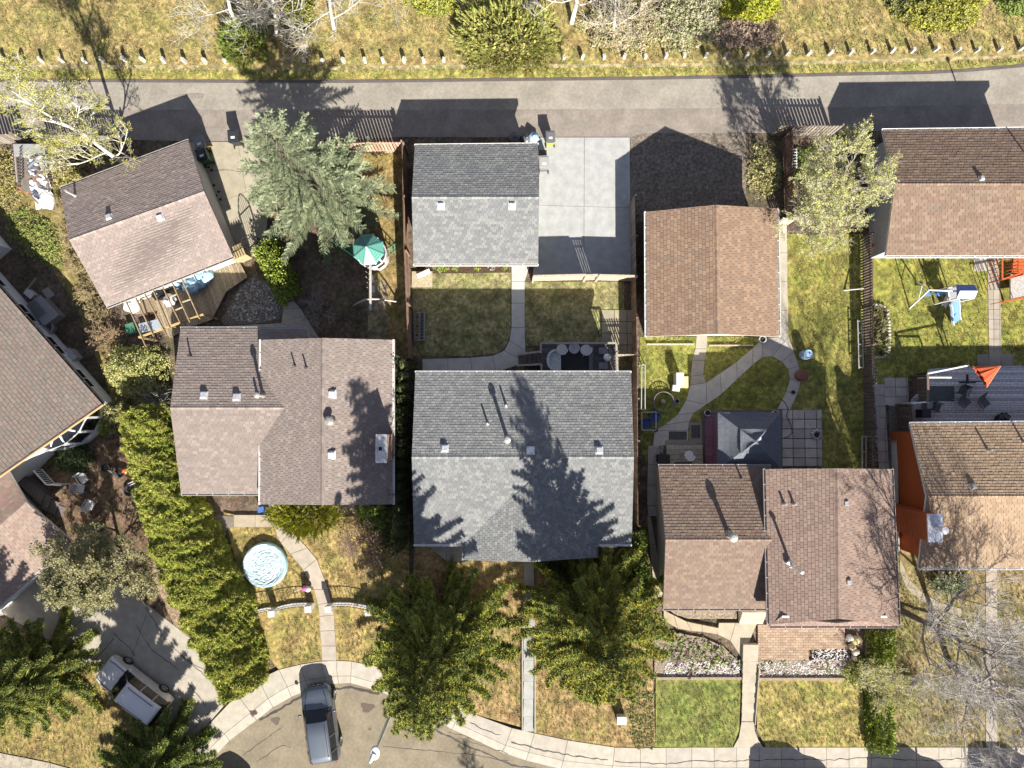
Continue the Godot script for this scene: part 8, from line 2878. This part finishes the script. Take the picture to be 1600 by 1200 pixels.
	for i in fold:
		var a0 := TAU * i / fold; var a1 := TAU * (i + 0.5) / fold; var a2 := TAU * (i + 1) / fold
		var rr := 0.75
		var base := um + cn * 0.1
		var p0 := base + (side * cos(a0) * 1.0 + upv * sin(a0) * 0.5) * rr
		var p1 := base + (side * cos(a1) + upv * sin(a1) * 0.5) * rr * 0.8 + cn * 0.06
		var p2 := base + (side * cos(a2) + upv * sin(a2) * 0.5) * rr
		mb.col = vary(Color(0.5, 0.085, 0.03), 0.06)
		mb.tri(p0, tip, p1)
		mb.tri(p1, tip, p2)
		if i % 5 == 0:
			mb.col = Color(0.5, 0.3, 0.2)
			mb.bar(p0, tip, 0.02, 0.02)
	obj("canopy", mb, vc("cloth"), o)
	mb = MB.new()
	mb.col = Color(0.07, 0.075, 0.085)
	mb.prism(poly([1451, 603, 1491, 603, 1491, 627, 1451, 627], dh), dh + 0.006, dh + 0.014)
	tag(obj("outdoor_rug", mb, vc("cloth")), "dark rug on the grey deck by the white railing", "rug")
	var at := func(x, y): var q: Vector3 = P(x, y, dh); return q
	var k := 0
	for q in [[1500, 628, 0.7], [1530, 629, 0.6]]:
		var ln := thing("lounge_chair", ["dark mesh lounge chair on the grey deck nearer the rug", "dark mesh lounge chair on the grey deck further from the rug"][k], "chair", at.call(q[0], q[1]), q[2])
		mb = MB.new()
		mb.col = Color(0.09, 0.092, 0.1)
		mb.quad(Vector3(-0.28, 0.42, 0.3), Vector3(-0.28, 0.36, -0.2), Vector3(0.28, 0.36, -0.2), Vector3(0.28, 0.42, 0.3))
		mb.quad(Vector3(-0.28, 0.36, -0.2), Vector3(-0.28, 0.98, -0.62), Vector3(0.28, 0.98, -0.62), Vector3(0.28, 0.36, -0.2))
		obj("sling", mb, vc("cloth"), ln)
		for s in [-1, 1]:
			mb = MB.new()
			mb.col = Color(0.34, 0.35, 0.36)
			mb.tube([Vector3(s * 0.3, 0.0, 0.4), Vector3(s * 0.3, 0.42, 0.32), Vector3(s * 0.3, 0.36, -0.2), Vector3(s * 0.3, 1.0, -0.64)], [0.018, 0.018, 0.018, 0.018], 6)
			mb.tube([Vector3(s * 0.3, 0.0, -0.5), Vector3(s * 0.3, 0.6, -0.3), Vector3(s * 0.3, 0.6, 0.2)], [0.018, 0.018, 0.018], 6)
			obj("frame", mb, vc("metal"), ln)
		k += 1
	simple_box("black_cabinet", "black cabinet by the lower board screen on the grey deck", "cabinet", at.call(1437, 646), Vector3(0.5, 0.7, 0.5), 0, Color(0.02, 0.02, 0.024))
	simple_box("small_table", "small grey table on the grey deck below the rug", "table", at.call(1444, 633), Vector3(0.32, 0.6, 0.32), 0, Color(0.2, 0.21, 0.23))
	chair("dark slatted chair on the grey deck below the rug", at.call(1456, 636), 1.2, Color(0.05, 0.052, 0.06))
	chair("dark slatted chair at the upper corner of the dark rug", at.call(1498, 611), -0.4, Color(0.06, 0.062, 0.07))
	bag("bean_bag", "black bean bag on the grey deck by the eave", at.call(1561, 655), 0.4, Color(0.015, 0.015, 0.018), 41)
	# orange stairs beside the garage
	o = thing("orange_stairs", "orange-stained timber stairs with railings beside the brown-roofed garage", "stairs")
	var st := Color(0.4, 0.085, 0.02)
	for i in 6:
		mb = MB.new()
		mb.col = vary(st, 0.08)
		mb.prism(poly([1568, 398 + i * 5.4, 1592, 398 + i * 5.4, 1592, 402.6 + i * 5.4, 1568, 402.6 + i * 5.4]), 0.9 - i * 0.05, 0.96 - i * 0.05)
		obj("tread", mb, vc("wood"), o)
	for r in [[1566, 437, 1604, 424], [1566, 398, 1566, 436], [1592, 398, 1592, 428], [1568, 471, 1604, 464]]:
		mb = MB.new()
		mb.col = st
		mb.bar(P(r[0], r[1], 1.7), P(r[2], r[3], 1.7), 0.1, 0.05)
		obj("handrail", mb, vc("wood"), o)
		for i in 7:
			mb = MB.new()
			mb.col = vary(st, 0.08)
			var p := P(r[0], r[1], 1.7).lerp(P(r[2], r[3], 1.7), i / 6.0)
			mb.bar(Vector3(p.x, 0.6, p.z), p, 0.04, 0.04)
			obj("baluster", mb, vc("wood"), o)
	mb = MB.new()
	mb.col = Color(0.36, 0.34, 0.32)
	mb.prism(poly([1568, 432, 1604, 428, 1604, 466, 1568, 470]), 0.5, 0.62)
	obj("landing", mb, vc("wood"), o)
	for p in [[1567, 437], [1568, 471], [1603, 465], [1603, 425]]:
		mb = MB.new()
		mb.col = st
		mb.bar(P(p[0], p[1]), P(p[0], p[1]) + Vector3.UP * 1.75, 0.1, 0.1)
		obj("post", mb, vc("wood"), o)
	o = thing("gnome", "small red and white garden ornament beside the dark garage wall", "ornament", P(1359, 386))
	mb = MB.new()
	mb.col = Color(0.55, 0.54, 0.52)
	mb.lathe(Vector3.ZERO, [Vector2(0, 0), Vector2(0.16, 0.0), Vector2(0.14, 0.3), Vector2(0.08, 0.42), Vector2(0, 0.44)], 12)
	obj("body", mb, vc("paint"), o)
	mb = MB.new()
	mb.col = Color(0.4, 0.02, 0.05)
	mb.lathe(Vector3(0, 0.36, 0), [Vector2(0.13, 0.0), Vector2(0.0, 0.4)], 12)
	obj("hat", mb, vc("paint"), o)


func build_side_yard() -> void:
	# tarp-covered pile on a slatted trailer at the upper left
	var o := thing("utility_trailer", "slat-sided trailer heaped with junk and a white tarp at the upper left", "trailer")
	var mb: MB
	for i in 13:
		mb = MB.new()
		mb.col = vary(Color(0.2, 0.17, 0.15), 0.2)
		mb.bar(P(18, 228 + i * 5.0, 0.25), P(34, 232 + i * 5.0, 1.05), 0.12, 0.03)
		obj("slat", mb, vc("wood"), o)
	for i in 12:
		mb = MB.new()
		mb.col = vary(Color(0.2, 0.17, 0.15), 0.2)
		mb.bar(P(84, 244 + i * 4.4, 0.25), P(72, 243 + i * 4.4, 1.05), 0.1, 0.03)
		obj("slat", mb, vc("wood"), o)
	mb = MB.new()
	mb.col = Color(0.32, 0.27, 0.24)
	mb.bar(P(22, 222, 0.8), P(27, 284, 0.8), 0.08, 0.08)
	obj("top_rail", mb, vc("wood"), o)
	mb = MB.new()
	mb.col = Color(0.16, 0.14, 0.12)
	mb.prism(poly([26, 224, 72, 224, 76, 300, 34, 300], 0.5), 0.4, 0.5)
	obj("bed", mb, vc("wood"), o)
	mb = MB.new()
	mb.col = Color(0.26, 0.27, 0.26)
	mb.prism(poly([20, 225, 68, 225, 71, 243, 23, 243], 0.9), 0.55, 0.9)
	obj("grey_lid", mb, vc("concrete"), o)
	var fn := FastNoiseLite.new()
	fn.seed = 5
	fn.frequency = 0.9
	fn.fractal_octaves = 4
	var tp := MB.new()
	var g := []
	for i in 25:
		var row := []
		for j in 17:
			var f := i / 24.0; var e := j / 16.0
			var px := lerpf(lerpf(33, 42, f), lerpf(80, 66, f) + 4 * sin(f * 9), e)
			var py := lerpf(240, 322, f)
			var q := P(px, py, 0.9)
			q.y = 0.75 + 0.4 * fn.get_noise_2d(q.x * 1.5, q.z * 1.5) - 0.55 * pow(absf(e * 2 - 1), 4.0) - 0.5 * smoothstep(0.8, 1.0, f)
			q.y = maxf(q.y, 0.1)
			row.append(q)
		g.append(row)
	for i in 24:
		for j in 16:
			tp.col = vary(Color(0.55, 0.55, 0.58), 0.06)
			tp.quad(g[i][j], g[i + 1][j], g[i + 1][j + 1], g[i][j + 1])
	tag(obj("white_tarp", tp, vc("cloth")), "crumpled white tarp spread over the junk trailer", "tarp")
	mb = MB.new()
	mb.col = Color(0.12, 0.13, 0.15)
	var pts := []
	var rr := []
	for q in [[44, 262], [50, 255], [58, 251], [68, 252], [78, 253]]:
		pts.append(P(q[0], q[1], 1.15))
		rr.append(0.1)
	mb.tube(pts, rr, 8)
	tag(obj("drain_hose", mb, vc("paint")), "thick dark hose lying across the white tarp", "hose")
	mb = MB.new()
	mb.col = Color(0.2, 0.14, 0.1)
	for q in [[55, 262, 70, 276], [66, 255, 72, 282], [60, 270, 52, 284], [40, 275, 64, 278], [52, 277, 64, 292], [44, 302, 60, 318]]:
		mb.bar(P(q[0], q[1], 1.1), P(q[2], q[3], 1.05), 0.1, 0.08)
	tag(obj("old_sticks", mb, vc("wood")), "old sticks and boards lying on the white tarp", "boards")
	mb = MB.new()
	mb.col = Color(0.4, 0.12, 0.06)
	mb.bar(P(22, 288, 0.4), P(42, 302, 0.4), 0.12, 0.1)
	tag(obj("red_beam", mb, vc("paint")), "reddish beam lying beside the white tarp", "beam")
	# behind the left house
	o = thing("grey_shed", "low grey shed with a lattice panel on its flat roof against the left house", "shed")
	var sp := poly([41, 477, 63, 461, 92, 492, 69, 509], 0.9)
	mb = MB.new()
	mb.col = Color(0.24, 0.24, 0.25)
	mb.prism(inset(sp, 0.08), 0, 0.85)
	obj("wall", mb, vc("paint"), o)
	mb = MB.new()
	mb.col = Color(0.27, 0.27, 0.28)
	mb.prism(sp, 0.83, 0.92)
	obj("roof", mb, vc("paint"), o)
	mb = MB.new()
	mb.col = Color(0.17, 0.17, 0.18)
	var l0 := sp[0].lerp(sp[1], 0.08).lerp(sp[3].lerp(sp[2], 0.08), 0.06)
	var lu := (sp[1] - sp[0]) * 0.5
	var lv := (sp[3] - sp[0]) * 0.6
	for i in 11:
		var f := i / 10.0
		for s in 2:
			var p: Vector2 = l0 + (lu * f if s == 0 else lv * f)
			var q: Vector2 = p + (lv if s == 0 else lu)
			mb.bar(Vector3(p.x, 0.95 + s * 0.02, p.y), Vector3(q.x, 0.95 + s * 0.02, q.y), 0.05, 0.02)
	obj("lattice", mb, vc("paint"), o)
	o = thing("plastic_tub", "grey rounded tub next to the low grey shed", "tub", P(79, 513))
	mb = MB.new()
	mb.col = Color(0.26, 0.27, 0.27)
	mb.lathe(Vector3.ZERO, [Vector2(0.4, 0.0), Vector2(0.55, 0.6), Vector2(0.6, 0.62), Vector2(0.52, 0.64), Vector2(0.42, 0.2), Vector2(0, 0.18)], 14)
	obj("shell", mb, vc("paint"), o)
	simple_box("air_conditioner", "pale air conditioner standing by the left house wall", "air conditioner", P(120, 556), Vector3(0.75, 0.7, 0.45), -0.85, Color(0.4, 0.4, 0.42))
	simple_box("white_box", "white box at the corner of the low grey shed", "box", P(54, 461), Vector3(0.55, 0.5, 0.35), -0.7, Color(0.5, 0.5, 0.52))
	var slab := MB.new()
	slab.col = A(190, 186, 182)
	slab.prism(poly([66, 455, 76, 449, 87, 461, 76, 468]), 0, 0.08)
	tag(obj("paving_slab", slab, vc("concrete")), "pale paving slab lying beside the low grey shed", "slab")
	o = thing("metal_hoop", "thin metal hoop leaning in the shaded side yard", "hoop", P(32, 440))
	mb = MB.new()
	mb.col = Color(0.2, 0.2, 0.2)
	for i in 24:
		var a := TAU * i / 24; var b := TAU * (i + 1) / 24
		mb.bar(Vector3(cos(a) * 0.4, 0.1, sin(a) * 0.4), Vector3(cos(b) * 0.4, 0.1, sin(b) * 0.4), 0.03, 0.03)
	obj("ring", mb, vc("metal"), o)
	mb = MB.new()
	mb.col = Color(0.24, 0.22, 0.19)
	mb.bar(P(42, 456) + Vector3.UP * 0.1, P(62, 436) + Vector3.UP * 0.3, 0.12, 0.08)
	tag(obj("old_plank", mb, vc("wood")), "old plank in the shaded side yard near the metal hoop", "plank")
	# entrance railing of the left house
	o = thing("porch_railing", "white porch railing at the inner corner of the left house", "railing")
	for r in [[52, 735, 72, 757], [72, 757, 96, 758]]:
		var a := P(r[0], r[1], 1.3); var b := P(r[2], r[3], 1.1)
		mb = MB.new()
		mb.col = Color(0.6, 0.6, 0.6)
		mb.bar(a, b, 0.08, 0.05)
		mb.bar(a + Vector3.DOWN * 0.75, b + Vector3.DOWN * 0.75, 0.05, 0.05)
		obj("rail", mb, vc("paint"), o)
		for i in 9:
			mb = MB.new()
			mb.col = Color(0.6, 0.6, 0.6)
			var p := a.lerp(b, i / 8.0)
			mb.bar(p + Vector3.DOWN * 0.75, p, 0.04, 0.04)
			obj("baluster", mb, vc("paint"), o)
	var ps := structure("porch_steps", "dark timber porch steps of the left house")
	for i in 4:
		panel(ps, poly([42 + i * 10, 738 + i * 14, 80 + i * 8, 768 + i * 8, 74 + i * 8, 786 + i * 8, 36 + i * 10, 752 + i * 14]), 0, 0.6 - i * 0.15, Color(0.14, 0.12, 0.115), "step", vc("wood"))
	chair("white metal garden chair in the mulched garden, upper one", P(137, 747), 0.6, Color(0.45, 0.45, 0.46))
	chair("white metal garden chair in the mulched garden, middle one", P(132, 762), 1.4, Color(0.4, 0.4, 0.41))
	chair("white metal garden chair in the mulched garden, lowest one", P(147, 787), 2.6, Color(0.42, 0.42, 0.43))
	pot("black pot by the big hedge next to the orange ball", P(192, 738), 0.3, 0.35, Color(0.02, 0.02, 0.024))
	pot("black pot by the big hedge holding a white stone", P(170, 730), 0.26, 0.35, Color(0.02, 0.02, 0.024))
	pot("low black pot by the big hedge near the white frame", P(206, 766), 0.34, 0.3, Color(0.02, 0.02, 0.024))
	mb = MB.new()
	mb.col = Color(0.5, 0.13, 0.03)
	mb.ball(Vector3.ZERO, Vector3(0.22, 0.2, 0.22), 3, 0.06, 14, 8)
	o = obj("orange_ball", mb, vc("gloss"))
	o.position = P(199, 735) + Vector3.UP * 0.2
	tag(o, "orange ball among black pots beside the big hedge", "ball")
	o = thing("white_easel", "white wooden frame lying among the pots by the big hedge", "frame")
	for r in [[168, 735, 184, 744], [184, 744, 180, 738], [168, 735, 180, 738], [200, 756, 218, 748], [202, 759, 220, 751]]:
		mb = MB.new()
		mb.col = Color(0.5, 0.5, 0.5)
		mb.bar(P(r[0], r[1], 0.4), P(r[2], r[3], 0.4), 0.05, 0.05)
		obj("slat", mb, vc("paint"), o)
	bag("plastic_bag", "silvery bag in the mulched garden by the big hedge", P(219, 774), 0.36, Color(0.42, 0.43, 0.46), 51)
	mb = MB.new()
	mb.col = Color(0.34, 0.33, 0.24)
	mb.bar(P(168, 745) + Vector3.UP * 0.06, P(190, 782) + Vector3.UP * 0.06, 0.14, 0.08)
	tag(obj("garden_edging", mb, vc("wood")), "pale timber edging crossing the mulched garden", "edging")
